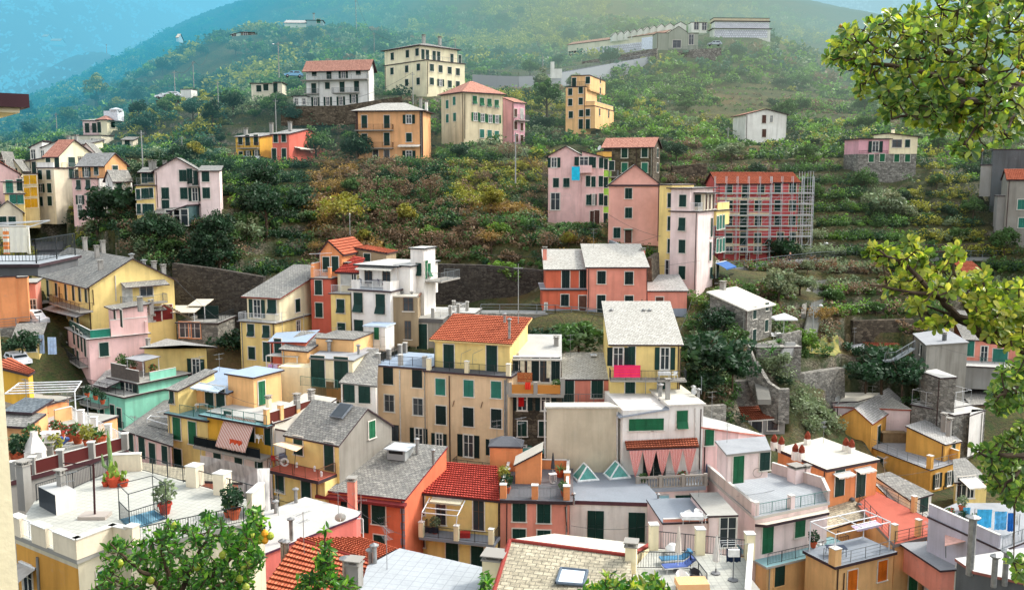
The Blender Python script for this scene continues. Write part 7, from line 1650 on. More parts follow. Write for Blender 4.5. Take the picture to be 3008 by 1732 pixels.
steps((560,1040,117),(650,640,142),60,1.6,'long straight stone steps climbing through the terraced gardens',concrete((130,130,122)))
steps((270,1440,101),(250,1330,105.5),16,1.5,'narrow stone stair below the stone house',concrete((136,134,126)));steps((400,1200,107),(450,1080,112),18,1.2,'metal railed steps up to the paved terrace',concrete((150,150,146)))
o=empty('metal_stair',P(1065,1215,112),0,'grey metal railed stair bridge behind the tall grey cement house','stairs');A_,M_,B_=P(1065,1200,114),P(1130,1195,114),P(1255,1120,117);mb=MB();o.location=A_
rail_mb(mb,[V_((0,0,0)),M_-A_,B_-A_],1.1,.25,.025);mb.build('railing',[RAILM('g')],o);mb=MB()
for a,c in((A_,M_),(M_,B_)):mb.poly([a-A_,c-A_,c-A_+V_((0,1.2,0)),a-A_+V_((0,1.2,0))]);mb.tube(a-A_,c-A_,.1,0,4)
mb.build('tread',[RAILM('g')],o)
T('G');lane([(30,1262,113),(300,1262,113),(560,1268,113),(910,1300,113)],2.6,'',PAVE,'lane','grey railing along the lane below the long orange house')
wallthing([(20,1262,112.8),(560,1270,112.8),(910,1302,112.8)],4,.3,GW,'stone wall carrying the lane below the long orange house')
wallthing([(935,735,135),(1000,765,128),(1150,800,127)],3,.4,CW,'grey concrete wall at the foot of the plain pink house');wallthing([(1245,870,120),(1300,830,124)],6,.6,SW,'stone buttress between the salmon house and the tower block')
T('H');
T('E');lane([(-60,1130,108),(120,1118,109),(280,1098,110)],5,'',ASPH)
wallthing([(-60,1132,107.8),(280,1100,109.8)],4,.3,GW,'grey wall under the street with the parked white van',railc='g')
def pole(px,y0,y1,D,r=.11,lamp=0,conc=False,label=None):
 a=P(px,y1,D);b_=P(px,y0,D);h=b_.z-a.z;mb=MB();mb.tube((0,0,-1.5),(0,0,h),r,0,7,r*.7,True);mb.box(-.5,.5,-.04,.04,h-.5,h-.4)
 o=empty('utility_pole' if not lamp else 'street_lamp',a,0,label or 'grey utility pole standing on the wooded hillside','utility pole' if not lamp else 'street lamp',None if label else 'utility poles on the hillside')
 mb.build('pole',[concrete((150,152,148))],o)
 if lamp:
  m2=MB();m2.tube((0,0,h*.9),(lamp,0,h*.93),.04,0,5);m2.build('arm',[RAILM('g')],o);m3=MB();m3.lathe([(.01,.12),(.2,.05),(.26,-.08),(.01,-.1)],(lamp,0,h*.93),0,8);m3.build('lamp_head',[paint((220,222,220),.4)],o)
 return b_
TOPS={}
T('A')
for k,a in{'a':(1248,505,660,232),'b':(1383,437,640,240),'c':(1490,340,440,330),'d':(405,805,925,262),'e':(120,1025,1165,205),'f':(1555,580,700,215),'g':(760,315,360,480),'h':(1300,970,1100,185)}.items():TOPS[k]=pole(*a)
TOPS['i']=pole(1020,930,1225,150,.12,label='leaning grey utility pole behind the pale pink gabled house')
T('B')
for k,a in{'k':(391,705,900,190),'l':(1090,235,352,300),'m':(1367,515,735,198),'n':(1668,275,372,260),'o':(965,0,330,330)}.items():TOPS[k]=pole(*a)
TOPS['j']=pole(411,300,510,225,.12,-1.2,label='street lamp pole on the slope left of the white three storey house')
T('C');TOPS['p']=pole(472,400,525,248,.14,1.3,label='street lamp beside the white concrete fin on the cemetery road');TOPS['q']=pole(277,945,1240,150,.12,label='tall grey utility pole left of the pale pink house with the blanket');TOPS['r']=pole(1790,905,1008,195)
T('G');TOPS['s']=pole(297,910,1300,98,.05,label='thin pole rising behind the big beige block')
T('H');TOPS['t']=pole(612,830,1060,116,.09,.9,label='street lamp at the foot of the long garden steps');TOPS['u']=pole(598,170,305,160);TOPS['v']=pole(683,450,545,149,.08,.4,label='small street lamp on the walkway right of the scaffolded house')
def cable(a,b_,sag,r=.022,label=None,n=14):
 a=V_(a);b_=V_(b_);mb=MB();pts=[a.lerp(b_,i/n)-V_((0,0,sag*4*(i/n)*(1-i/n)))-a for i in range(n+1)];mb.path(pts,r,0,4)
 o=link('overhead_cable',mb.mesh('overhead_cable',[paint((70,74,76),.6)]),None,a);tag(o,label or 'thin overhead cable sagging between poles above the hillside','cable','overhead cables')
for a,c,s in(('a','b',1.5),('b','c',3),('j','l',3),('l','n',3),('k','j',2),('i','h',2),('h','k',3),('k','m',3),('d','e',2),('o','l',2)):cable(TOPS[a],TOPS[c],s,.035)
T('C')
for i in range(3):cable(P(305+i*8,1010+i*6,150),P(512,1245+i*5,150),1.5,.03)
cable(TOPS['p'],P(372,-30,420),4,.05)
T('G');cable(P(-60,822,128),P(1312,708,124),1.6,.02,'long cable crossing in front of the autumn terraces to the tower block');cable(P(0,930,126),P(1590,888,122),1.0,.018);cable(P(945,560,132),P(1310,715,124),.4,.02);cable(P(1535,1160,112),P(1440,1400,94),.3,.02)
T('H');cable(P(180,640,136),TOPS['t'],.6,.025)
for tl,a,c in(('J',(712,780,62),(1190,1070,74)),('J',(560,560,80),(1090,300,92)),('M',(150,440,96),(560,420,94)),('K',(640,1020,77),(1230,1010,77)),('K',(1130,640,83),(1530,640,83)),('L',(30,830,78),(560,690,86)),('L',(1000,700,84),(1500,600,99)),('I',(1240,260,86),(1560,380,84)),('E',(1250,780,112),(1720,1180,108)),('H',(1350,1090,113),(1900,1200,120)),('F',(420,1000,98),(900,1020,100)),('I',(720,420,96),(990,560,88))):
 T(tl);cable(P(*a),P(*c),.4,.016,'thin wire strung between the village houses')
def scaffold():
 (k0,zb0,k1,zb1)=(SCAFK[0],SCAFK[2],SCAFK[1],SCAFK[3]);o=empty('scaffolding',SCAFB.o,0,'steel pole scaffolding with plank decks around the red brick coloured house','scaffolding')
 gm=paint((186,190,192),.5,.05);x0,x1,x2=-.6,k0[1].x,k1[1].x+2.2;T('H');zz=[SCAFB.hy((400,y),0).z for y in(505,412,345,278,208,140)]
 top=1.2;lo=zb0
 def frame(xa,xb,y):
  mb=MB();n=max(1,round((xb-xa)/1.8))
  for i in range(n+1):
   x=xa+(xb-xa)*i/n
   for dy in(0,.8):mb.tube((x,y-dy,lo),(x,y-dy,top),.05,0,4)
  for z in zz:
   for dz in(0,.5,1.0):mb.tube((xa,y-.8,z+dz),(xb,y-.8,z+dz),.04,0,4)
  for i in range(n):
   for j in range(0,len(zz)-1,2):
    mb.tube((xa+(xb-xa)*i/n,y-.8,zz[j]),(xa+(xb-xa)*(i+1)/n,y-.8,zz[j+1]),.02,0,4)
  mb.build('pole_frame',[gm],o)
  for z in zz:
   m2=MB();m2.box(xa,xb,y-.78,y-.05,z-.2,z);m2.build('deck',[paint((190,192,186),.7)],o)
 frame(x0,x1,-.35);frame(x1+.3,x2,.5-.05)
 mb=MB()
 for x in(x2-1.4,x2):
  for y in(.2,1.6,3):mb.tube((x,y,lo),(x,y,top+.8),.035,0,4)
 for z in zz+[1.0]:
  for y in(.2,1.6,3):mb.tube((x2-1.4,y,z),(x2,y,z),.025,0,4)
  mb.tube((x2,.2,z),(x2,3,z),.025,0,4);mb.tube((x2,.2,z+1),(x2,3,z+1),.025,0,4)
 mb.build('side_tower',[gm],o)
scaffold()
def sheet(bb,p,q,h,mat,label,cat='laundry',name='laundry',group=None,wave=.06,dy=0,nx=10,loc=False):
 a=p if loc else bb.wld(p);c=q if loc else bb.wld(q);d=c-a;L=d.length;ang=math.atan2(d.y,d.x);mb=MB()
 f=lambda i,j:(L*i/nx,-wave*math.sin(i*1.7+j*.6)*(.3+j/3.0)-.01,-h*j/3.0)
 for i in range(nx):
  for j in range(3):mb.poly([f(i,j+1),f(i+1,j+1),f(i+1,j),f(i,j)],0,[(L*i/nx,j/3),(L*(i+1)/nx,j/3),(L*(i+1)/nx,(j+1)/3),(L*i/nx,(j+1)/3)])
 o=link(name,mb.mesh(name,[mat],True),None,a,ang);tag(o,label,cat,group);return o
def chair(loc,rz,col,label,group):
 o=empty('chair',loc,rz,label,'chair',group);m=paint(col,.4,.03)
 mb=MB();mb.box(-.25,.25,-.24,.24,.41,.45);mb.build('seat',[m],o)
 mb=MB();n=6
 for i in range(n):
  a0,a1=R(20+140*i/n),R(20+140*(i+1)/n);p=lambda a,z:(.27*math.cos(a),.25*math.sin(a)*.9+.02,z)
  hh=.85+.0;mb.poly([p(a0,.46),p(a1,.46),(p(a1,0)[0]*1.05,p(a1,0)[1]+.08,hh-.12*abs(math.cos(a1))),(p(a0,0)[0]*1.05,p(a0,0)[1]+.08,hh-.12*abs(math.cos(a0)))])
 mb.build('backrest',[m],o)
 for sx in(-1,1):
  mb=MB();mb.tube((sx*.29,-.22,.64),(sx*.28,.2,.68),.03,0,5);mb.tube((sx*.27,-.22,.45),(sx*.29,-.22,.64),.025,0,5);mb.build('armrest',[m],o)
  for sy in(-1,1):mb=MB();mb.tube((sx*.27,sy*.26,0),(sx*.22,sy*.2,.42),.022,0,5,.03);mb.build('leg',[m],o)
 return o
def table(loc,rz,w,d,col,label,cloth=None,group=None,h=.73):
 o=empty('table',loc,rz,label,'table',group);m=paint(col,.5,.05);mb=MB();mb.box(-w/2,w/2,-d/2,d/2,h-.04,h,0,0);t_=mb.build('tabletop',[cloth or m],o)
 if cloth:
  mb=MB()
  for(x0,y0,x1,y1)in((-w/2,-d/2,w/2,-d/2),(w/2,-d/2,w/2,d/2),(w/2,d/2,-w/2,d/2),(-w/2,d/2,-w/2,-d/2)):mb.poly([(x0*1.03,y0*1.05,h-.3),(x1*1.03,y1*1.05,h-.3),(x1,y1,h-.0),(x0,y0,h)],0,[(0,0),(1,0),(1,.3),(0,.3)])
  mb.poly([(-w/2,-d/2,h+.004),(w/2,-d/2,h+.004),(w/2,d/2,h+.004),(-w/2,d/2,h+.004)],0,[(0,0),(w,0),(w,d),(0,d)]);mb.build('cloth',[cloth],o)
 for sx in(-1,1):
  for sy in(-1,1):mb=MB();mb.tube((sx*(w/2-.08),sy*(d/2-.08),0),(sx*(w/2-.1),sy*(d/2-.1),h-.04),.028,0,5);mb.build('leg',[m],o)
 return o
def lounger(loc,rz,col,label,group,back=35):
 o=empty('sun_lounger',loc,rz,label,'sun lounger',group);f=paint((216,216,214),.4);c=paint(col,.8,.08)
 mb=MB();
 for sx in(-.3,.3):mb.tube((sx,-.95,.3),(sx,.95,.3),.025,0,5)
 mb.tube((-.3,-.95,.3),(.3,-.95,.3),.025,0,5);mb.build('frame',[f],o)
 mb=MB();mb.box(-.29,.29,-.93,.35,.3,.36);mb.build('mattress',[c],o);mb=MB();b0=R(back);dy,dz=.65*math.cos(b0),.65*math.sin(b0);mb.poly([(-.29,.35,.36),(.29,.35,.36),(.29,.35+dy,.36+dz),(-.29,.35+dy,.36+dz)]);mb.poly([(-.29,.35,.3),(-.29,.35+dy,.3+dz),(.29,.35+dy,.3+dz),(.29,.35,.3)]);mb.box(-.25,.25,.35+dy-.2,.35+dy,.36+dz-.1,.36+dz+.02);mb.build('backrest',[c],o)
 for sx in(-.3,.3):
  for y in(-.8,.7):mb=MB();mb.tube((sx,y,0),(sx,y,.3),.02,0,5);mb.build('leg',[f],o)
def parasol(loc,h,col,label,tilt=0,group=None):
 o=empty('parasol',loc,0,label,'parasol',group);mb=MB();mb.tube((0,0,0),(0,0,h),.022,0,6);mb.build('pole',[paint((200,200,196),.4)],o)
 mb=MB();n=16
 for i in range(n):
  a0,a1=2*math.pi*i/n,2*math.pi*(i+1)/n
  prof=[(.02,h+.02),(.05,h-.1),(.1,h-.7),(.15,h-1.2),(.17,h-1.45),(.1,h-1.5)]
  for(r0,z0),(r1,z1)in zip(prof,prof[1:]):
   w0,w1=(1+.25*(i%2)),(1+.25*((i+1)%2));mb.poly([(r0*w0*math.cos(a0),r0*w0*math.sin(a0),z0),(r1*w0*math.cos(a0),r1*w0*math.sin(a0),z1),(r1*w1*math.cos(a1),r1*w1*math.sin(a1),z1),(r0*w1*math.cos(a1),r0*w1*math.sin(a1),z0)])
 mb.tube((0,0,h-.75),(0,0,h-.69),.13,0,8);mb.build('canopy',[paint(col,.85,.05)],o);mb=MB();mb.lathe([(.26,0),(.26,.07),(.05,.1),(.04,.3)],n=10);mb.build('base',[paint((120,120,120),.6)],o);return o
PCACHE={}
def pot(loc,s,kind,label,group,potc=(176,84,52),name='potted_plant',cat='potted plant'):
 o=empty(name,loc,rnd.random()*6,label,cat,group);o.scale=(s,s,s)
 if('pot',potc)not in PCACHE:
  mb=MB();mb.lathe([(.01,0),(.16,0),(.24,.34),(.27,.34),(.27,.42),(.23,.42),(.22,.36),(.01,.36)],n=12);PCACHE[('pot',potc)]=mb.mesh('pot',[paint(potc,.8,.15)],False)
 link('pot',PCACHE[('pot',potc)],o)if name=='potted_plant' else None
 if kind not in PCACHE:
  col=GRL.get(kind,np.array(lin((60,100,44))))
  if kind=='palm':
   V=[]
   for i in range(16):
    a=i*2.4;el=.3+.9*RS.rand()
    for j in range(5):
     t0,t1=j/5,(j+1)/5;f=lambda t:np.array([math.cos(a)*t*.75*math.cos(el*.8),math.sin(a)*t*.75*math.cos(el*.8),.4+t*.9*math.sin(el)-t*t*.5]);pn=np.array([-math.sin(a),math.cos(a),0])*.05
     V.append([f(t0)-pn*(1-t0),f(t0)+pn*(1-t0),f(t1)+pn*(1-t1),f(t1)-pn*(1-t1)])
   V=np.array(V);c=np.tile(np.array(lin((64,104,44))),(len(V),1))*(.7+.6*RS.rand(len(V),1))
  elif kind=='flower':
   p=rvec(150)*(.38*RS.rand(150,1)**.4);p[:,2]=p[:,2]*.8+.72;V=leafquads(p,.09);c=np.tile(GRL['mid'],(150,1))*(.6+.8*RS.rand(150,1));m_=RS.rand(150)<.22;c[m_]=np.array(lin((196,52,60)))
  else:
   p=rvec(190)*(.42*RS.rand(190,1)**.4);p[:,2]=p[:,2]*1.1+.82;V=leafquads(p,.1);c=np.tile(col,(190,1))*(.5+.9*RS.rand(190,1))
  PCACHE[kind]=quadmesh('plant',V,c,[LEAF])
 link('plant',PCACHE[kind],o);return o
def cactus(loc,s,label):
 o=empty('potted_cactus',loc,0,label,'potted cactus','potted cacti on the cream roof terrace');o.scale=(s,s,s);mb=MB();mb.lathe([(.01,0),(.3,0),(.42,.5),(.46,.5),(.46,.6),(.4,.6),(.01,.55)],n=14);mb.build('pot',[paint((180,70,44),.75,.12)],o)
 mb=MB();gm=paint((112,140,52),.6,.2)
 def pad(c,rx,rz,az,tilt):
  n=10;A=[];
  ax=V_((math.cos(az),math.sin(az),0));up=V_((-math.sin(az)*math.sin(tilt),math.cos(az)*math.sin(tilt),math.cos(tilt)));nn=ax.cross(up)*.05
  ring=[c+ax*(rx*math.cos(2*math.pi*i/n))+up*(rz+rz*math.sin(2*math.pi*i/n))for i in range(n)];m=c+up*rz
  for i in range(n):
   j=(i+1)%n;mb.poly([m+nn,ring[i],ring[j]]);mb.poly([m-nn,ring[j],ring[i]])
 rr_=random.Random(int(s*100))
 for i in range(9):a=rr_.random()*6;c=V_((math.cos(i*2.1)*.2,math.sin(i*2.1)*.2,.5+.32*(i//3)));pad(c,.17,.24,a,(rr_.random()-.5)*.8)
 mb.build('pads',[gm],o);return o
WHT=(226,226,222)
T('I');b,kz=NEART
hz=lambda p,z=.25:b.wld(b.hz(p,z))
cactus(hz((668,850)),1.0,'large potted prickly cactus in the back corner of the cream roof terrace');cactus(hz((725,850)),.62,'red pot with round green cactus pads, right of the larger cactus');cactus(hz((618,850)),.5,'small potted cactus left of the larger cactus')
o=empty('potted_cactus',hz((650,800)),0,'tall columnar cactus rising behind the prickly cactus pots','potted cactus');mb=MB();mb.path([(0,0,0),(.02,0,1.2),(-.03,0,2.3),(-.05,0,3.0)],[.13,.14,.12,.03],0,8);mb.path([(.0,0,.5),(-.45,0,.8),(-.5,0,1.5)],[.09,.1,.04],0,7);mb.build('stem',[paint((110,138,84),.6,.2)],o);mb=MB();mb.lathe([(.01,-.0),(.25,0),(.3,.4),(.01,.4)],n=12);mb.build('pot',[paint((180,70,44),.75)],o)
pot(hz((965,1010)),1.5,'olive','big red pot with grey green shrub beside the roof stair railing',None,(176,66,50));pot(hz((1345,1010)),1.3,'dark','tall dark potted succulent in the right corner of the cream terrace',None);pot(hz((1370,1040)),1.4,'dark','spreading dark potted shrub at the right parapet of the cream terrace',None);pot(hz((1330,1030)),.8,'mid','small potted plant at the right parapet of the cream terrace',None)
b,k=FLOWT;hz=lambda p,z=.3:b.wld(b.hz(p,z));FG='potted plants around the flowered terrace'
table(hz((245,595)),.1,2.2,1.0,WHT,'long white dining table on the flowered terrace',paint((236,236,232),.7))
for i,(x,y)in enumerate([(190,560),(215,590),(260,605),(300,600)]):chair(hz((x,y)),.3+i*.9,WHT,'white plastic chair around the long dining table on the flowered terrace','white chairs on the flowered terrace')
for i,(x,y)in enumerate([(325,640),(290,635)]):lounger(hz((x,y)),-.9,(70,90,140),'blue striped folding lounger beside the table on the flowered terrace','loungers on the flowered terrace')
for i,(x,y,s,kd)in enumerate([(330,555,1.2,'flower'),(362,565,1.0,'flower'),(412,585,1.2,'flower'),(455,600,1.5,'flower'),(515,620,1.3,'yel'),(590,610,1.6,'palm'),(250,690,1.9,'palm'),(190,640,1.5,'mid'),(325,680,1.3,'yel'),(120,720,1.6,'dark'),(90,700,1.4,'olive'),(560,605,1.0,'mid'),(225,520,1.7,'flower')]):pot(hz((x,y)),s,kd,{'flower':'terracotta pot with red flowers on the flowered roof terrace','palm':'spiky palm like plant in a terracotta pot on the flowered terrace'}.get(kd,'leafy plant in a terracotta pot on the flowered terrace'),{'flower':'flower pots on the flowered terrace','palm':'palms on the flowered terrace'}.get(kd,FG))
b,k,ku=MINT;hz=lambda p,z:b.wld(b.hz(p,z));zt=ku[0].z+.16
for i,(x,y,s,kd)in enumerate([(720,190,1.8,'mid'),(775,190,1.6,'olive'),(820,130,1.5,'bright'),(930,150,2.2,'yel'),(960,140,1.8,'aut'),(1000,120,1.6,'flower'),(895,200,1.3,'flower'),(1050,150,1.4,'flower'),(1010,160,1.2,'mid')]):pot(hz((x,y),zt),s,kd,{'flower':'potted flowers on the roof of the mint green house'}.get(kd,'bushy potted plant on the roof of the mint green house'),'flower pots on the mint roof' if kd=='flower' else 'bushy pots on the mint roof')
for i,(x,y)in enumerate([(510,330),(560,345),(600,370)]):pot(hz((x,y),.16),1.1,'dark','dark potted plant on the lower balcony of the mint green house','pots on the mint balcony')
b,kr,q,q1=STRA;m0=b.wld(b.hy((1342,585),-1.45));sheet(b,b.hy((1342,572),-1.46),b.hy((1412,590),-1.46),.75,paint((214,84,50),.8),'orange towel hanging over the dark balcony rail under the striped awning')
chair(b.wld(b.hz((1075,410),.2)),.6,WHT,'white reclining chair on the small roof terrace left of the green railing',None);table(b.wld(b.hz((1180,410),.2)),.2,1.3,.8,WHT,'white round edged table on the small roof terrace left of the green railing');chair(b.wld(b.hy((1513,592),-.6)),2.5,WHT,'white plastic chair on the dark balcony right of the striped awning',None)
o=empty('scaffold_net',P(1170,840,74),0,'pale grey scaffold netting hung behind the cream roof terrace','netting');A_=o.location.copy();L_=[P(x,y,d)for x,y,d in((1170,668,75),(1300,690,74),(1420,722,73),(1500,748,72.5),(1572,745,74))];mb=MB();nets=NT('net_sheet');nets.col(nets.mix(nets.ramp(nets.noise(2.2,4,nets.pos((1,1,.25))),[(.4,0),(.65,1)]),lin((196,196,192)),lin((150,150,148))))
for i in range(4):
 for j in range(6):f0=lambda v,j,i=i:v-A_-V_((.05*math.sin(j*1.9+i),.12*math.sin(j*2.3+i*1.4),j*1.2));mb.poly([f0(L_[i],j+1),f0(L_[i+1],j+1,i+1),f0(L_[i+1],j,i+1),f0(L_[i],j)])
mb.build('net',[nets.m],o)
for v in L_:mb=MB();mb.tube(v-A_-V_((0,-.15,7)),v-A_+V_((0,.15,.5)),.03,0,5);mb.build('post',[RAILM('g')],o)
T('J');b,x0,x1,zf=BROWNB;hz=lambda p,z:b.wld(b.hz(p,z))
table(hz((335,545),zf),.2,1.1,.8,(180,180,180),'small table with blue patterned cloth under the peach shade cloth',paint((130,140,160),.8));mb=MB();n=20
for i in range(n):a0,a1=2*math.pi*i/n,2*math.pi*(i+1)/n;mb.tube((.32*math.cos(a0),0,.32*math.sin(a0)),(.32*math.cos(a1),0,.32*math.sin(a1)),.09,0,7)
o=link('lifebuoy',mb.mesh('lifebuoy',[paint((230,230,226),.5)],True),None,hz((330,578),zf)+V_((0,0,.4)));tag(o,'white ring lifebuoy leaning on the terracotta tiled balcony','lifebuoy')
chair(hz((258,565),zf),1.2,(190,40,46),'red chair at the left end of the terracotta tiled balcony',None)
for i,(x,y)in enumerate([(416,585),(543,612),(590,650)]):
 mb=MB();mb.lathe([(.01,0),(.1,0),(.11,.4),(.05,.5),(.01,.5)],n=9);o=link('white_lantern',mb.mesh('white_lantern',[paint(WHT,.4)]),None,hz((x,y),zf));tag(o,'white lantern standing behind the rail of the terracotta tiled balcony','lantern','lanterns on the terracotta balcony')
b,x0,x1,zf=REDB;sheet(b,V_((x0+.5,-1.95,zf+1.0)),V_((x0+1.7,-1.95,zf+1.0)),.5,paint((30,34,44),.9),'row of dark socks drying on the balcony below the white pergola frame');pot(b.wld(V_((x0+1.0,-.8,zf))),1.2,'olive','potted shrub on the balcony below the white pergola frame',None)
mb=MB();mb.box(-.6,.6,-.3,.3,0,.45);o=link('storage_box',mb.mesh('storage_box',[paint((176,40,40),.5)]),None,b.wld(V_((x0*.45+x1*.55,-.9,zf))));tag(o,'red box on the balcony of the bright red roofed house','box')
T('K');b,k=SALT;hz=lambda p,z=.3:b.wld(b.hz(p,z))
table(hz((322,688)),0,1.5,.8,(90,60,50),'dark table with cream and red cloth on the dark tiled roof terrace',paint((232,206,190),.7));pot(hz((205,800)),1.4,'dark','dark spiky pot plant at the left corner of the dark tiled terrace',None);pot(hz((185,740)),1.4,'yel','yellowish shrub in a pot against the left wall of the dark tiled terrace',None);pot(hz((565,690),.3),1.6,'palm','potted palm on the right side of the dark tiled terrace',None);pot(hz((590,820)),1.1,'mid','small pot plant in the right front corner of the dark tiled terrace',None);table(hz((515,720)),.4,.7,.5,WHT,'small white side table beside the closed dark parasol pole');parasol(hz((516,735)),2.9,(60,62,66),'dark closed parasol on the dark tiled roof terrace')
b,p2,q2=CURT;SM=stripes((216,72,60),(232,208,200),5.5);L=(q2-p2).length;ob='curtain'
for i in range(5):
 xc=p2.x+.25+(L-.5)*(i+.5)/5;wd=(L-.6)/5.2;H_=2.6;mb=MB();nx=12;nz=9
 def f(i_,j_):
  t=j_/nz;w_=wd*(1-t)**.9*(1)+.09 if t<.78 else.09+.1*math.sin((t-.78)*14);u=i_/nx-.5;return(u*w_*(1 if t<1 else 1),-.06*math.sin(i_*2.2)*(1-t*.5),-H_*t)
 for a in range(nx):
  for c in range(nz):mb.poly([f(a,c+1),f(a+1,c+1),f(a+1,c),f(a,c)],0,[(a/nx*wd*1.25,c/nz),((a+1)/nx*wd*1.25,c/nz),((a+1)/nx*wd*1.25,(c+1)/nz),(a/nx*wd*1.25,(c+1)/nz)])
 o=link('curtain',mb.mesh('curtain',[SM],True),None,b.wld(V_((xc,p2.y+.05,p2.z-.12))),b.yaw);tag(o,'red and white striped curtain gathered to a knot under the tiled canopy','curtain','striped curtains on the white house')
bw,x0,x1,tz=BACKW;hz=lambda p,z=tz:bw.wld(bw.hz(p,z));table(hz((1310,690),tz),.1,1.6,.9,(150,150,150),'terrace table with white cloth behind the stone balustrade',paint((216,214,208),.7));parasol(bw.wld(V_((x1+.6,-1.0,tz-.4))),2.0,(70,80,100),'folded dark blue parasol at the right end of the balustrade')
pot(bw.wld(V_((x0+.6,-2.2,tz))),1.1,'mid','stone urn with plant at the left end of the balustrade',None,(150,140,126));pot(bw.wld(V_((x0*.3+x1*.7,-1.6,tz))),1.2,'flower','flower pot behind the middle of the balustrade',None)
k2=YARD.k;hz=lambda p,z=.16:YARD.wld(YARD.hz(p,z));table(hz((1455,1003)),.0,1.7,.9,WHT,'white plastic table in the yard below the balustrade',paint((232,234,234),.5))
for i,(x,y)in enumerate([(1428,985),(1498,975),(1540,995)]):chair(hz((x,y)),(-.6,.4,2.4)[i],WHT,['white plastic chair left behind the yard table','white plastic chair behind the right end of the yard table','white plastic chair at the right of the yard table'][i],'white plastic chairs in the yard')
for i,(x,y,kd)in enumerate([(1310,1115,'flower'),(1345,1100,'dark'),(1385,1102,'dark'),(1415,1105,'dark'),(1460,1100,'olive'),(1575,1110,'flower')]):
 p=YARD.hy((x,y),-.6);pot(YARD.wld(V_((p.x,-.6,-3.65))),1.0,kd,'potted plant in the row along the pale yard wall','pots along the yard wall')
b,k=LOUNGE;hz=lambda p,z=.16:b.wld(b.hz(p,z));
lounger(hz((1350,1275)),R(-82),(70,120,150),'blue sun lounger nearer the rear railing of the near roof terrace','sun loungers on the near terrace');lounger(hz((1370,1325)),R(-80),(90,110,170),'blue sun lounger in front of the other on the near roof terrace','sun loungers on the near terrace')
parasol(hz((1362,1330)),2.6,(206,196,184),'closed beige parasol beside the two blue sun loungers');parasol(hz((1618,1345)),2.2,(206,200,192),'closed beige parasol in the middle of the near roof terrace');table(hz((1455,1480)),.05,1.6,1.0,(190,140,90),'wooden table with orange striped top on the near roof terrace',stripes((224,140,70),(240,206,160),9));chair(hz((1390,1430)),.2,WHT,'white plastic chair behind the orange striped table',None);chair(hz((1480,1420)),.1,(44,46,50),'black plastic chair behind the orange striped table',None)
o=empty('drying_rack',hz((1745,1245)),.1,'drying rack with dark clothes in the back corner of the near roof terrace','drying rack');mb=MB();
for y in(-.3,0,.3):mb.tube((-.8,y,1.0),(.8,y,1.0),.015,0,4)
for x in(-.8,.8):mb.tube((x,-.3,0),(x,.3,1.0),.015,0,4);mb.tube((x,.3,0),(x,-.3,1.0),.015,0,4)
mb.build('frame',[RAILM('w')],o);sheet(b,hz((1690,1172),1.2),hz((1790,1172),1.2),.8,paint((24,40,66),.9),'dark blue clothes on the drying rack of the near roof terrace',loc=True)
mb=MB();mb.lathe([(.01,0),(.4,.05),(.42,.35),(.2,.6),(.01,.62)],n=12);o=link('covered_heap',mb.mesh('covered_heap',[paint(WHT,.7)],True),None,hz((1325,1210)));tag(o,'white covered heap beside the sun loungers','cover');o=empty('patio_fan',hz((1735,1390)),0,'grey standing fan like heater beside the white parapet','heater');mb=MB();mb.lathe([(.28,0),(.28,.06),(.03,.1),(.03,1.4)],n=10);mb.build('stand',[paint((110,112,114),.5)],o);mb=MB();mb.box(-.3,.3,-.08,.08,1.35,1.75);mb.build('head',[paint((220,220,216),.4)],o)
T('L');b,kk=PINKBAL;
for i,x in enumerate((548,592)):p=b.hy((x,1150-i*8),-.7);chair(b.wld(V_((p.x,-.7,kk[0].z+.2))),.2,WHT,['white plastic chair, left of the two on the long pink house balcony','white plastic chair, right of the two on the long pink house balcony'][i],'chairs on the pink house balcony')
b,kk=PERG;pot(b.wld(b.hz((812,850),.3))if False else b.wld(V_((kk[0].x+1,3.2,kk[0].z+.3))),1.2,'dark','dark potted shrub under the white pergola frame',None);table(b.wld(V_((kk[0].x+1.6,1.2,kk[0].z+.25))),0,1.6,.9,(40,50,70),'dark blue table under the white pergola frame')
b=LAVT;TQ=paint((70,176,222),.85,.1)
for i,(x0,x1,m,lb)in enumerate([(1635,1735,TQ,'turquoise sheet hanging left of the dotted one'),(1752,1835,paint((96,180,226),.85,.2),'light blue dotted sheet on the laundry terrace line'),(1838,1885,paint((36,110,190),.85),'deep blue cloth at the right end of the laundry line'),(1540,1590,paint((90,170,200),.85),'small blue towel hanging further back on the laundry terrace'),(1893,1912,paint(WHT,.85),'narrow white cloth beside the deep blue cloth')]):
 y=905 if i==3 else 918+(x0-1635)*.12;d0_=b.wld(b.hz((x0,1085 if i!=3 else 1010),.15)).y;d1_=b.wld(b.hz((x1,1085 if i!=3 else 1010),.15)).y;sheet(b,P(x0,y,d0_),P(x1,y+6,d1_),1.5 if i<3 else.9,m,lb,loc=True)
q_=[P(x,y,b.wld(b.hz((x,1085),.15)).y)for x,y in((1620,914),(1920,948))]
o=empty('clothes_line',q_[0],0,'clothes line on posts across the laundry terrace','clothes line');mb=MB();A_,B_=q_;mb.tube((0,0,0),B_-A_,.012,0,4)
for v in(V_((0,0,0)),B_-A_):mb.tube(v,v-V_((0,0,1.9)),.03,0,5)
mb.build('line',[RAILM('g')],o)
for i,(x,y,s)in enumerate([(1540,1025,1.0),(1620,1055,1.1),(1450,985,1.0),(1530,930,1.1)]):p=b.hz((x,y),.15);pot(b.wld(p),s,['dark','mid','flower','olive'][i],['dark leafy pot at the front wall of the laundry terrace','tall green potted shrub at the front wall of the laundry terrace','red planter with flowers at the laundry terrace corner','grey green pot beside the laundry terrace awning'][i],None)
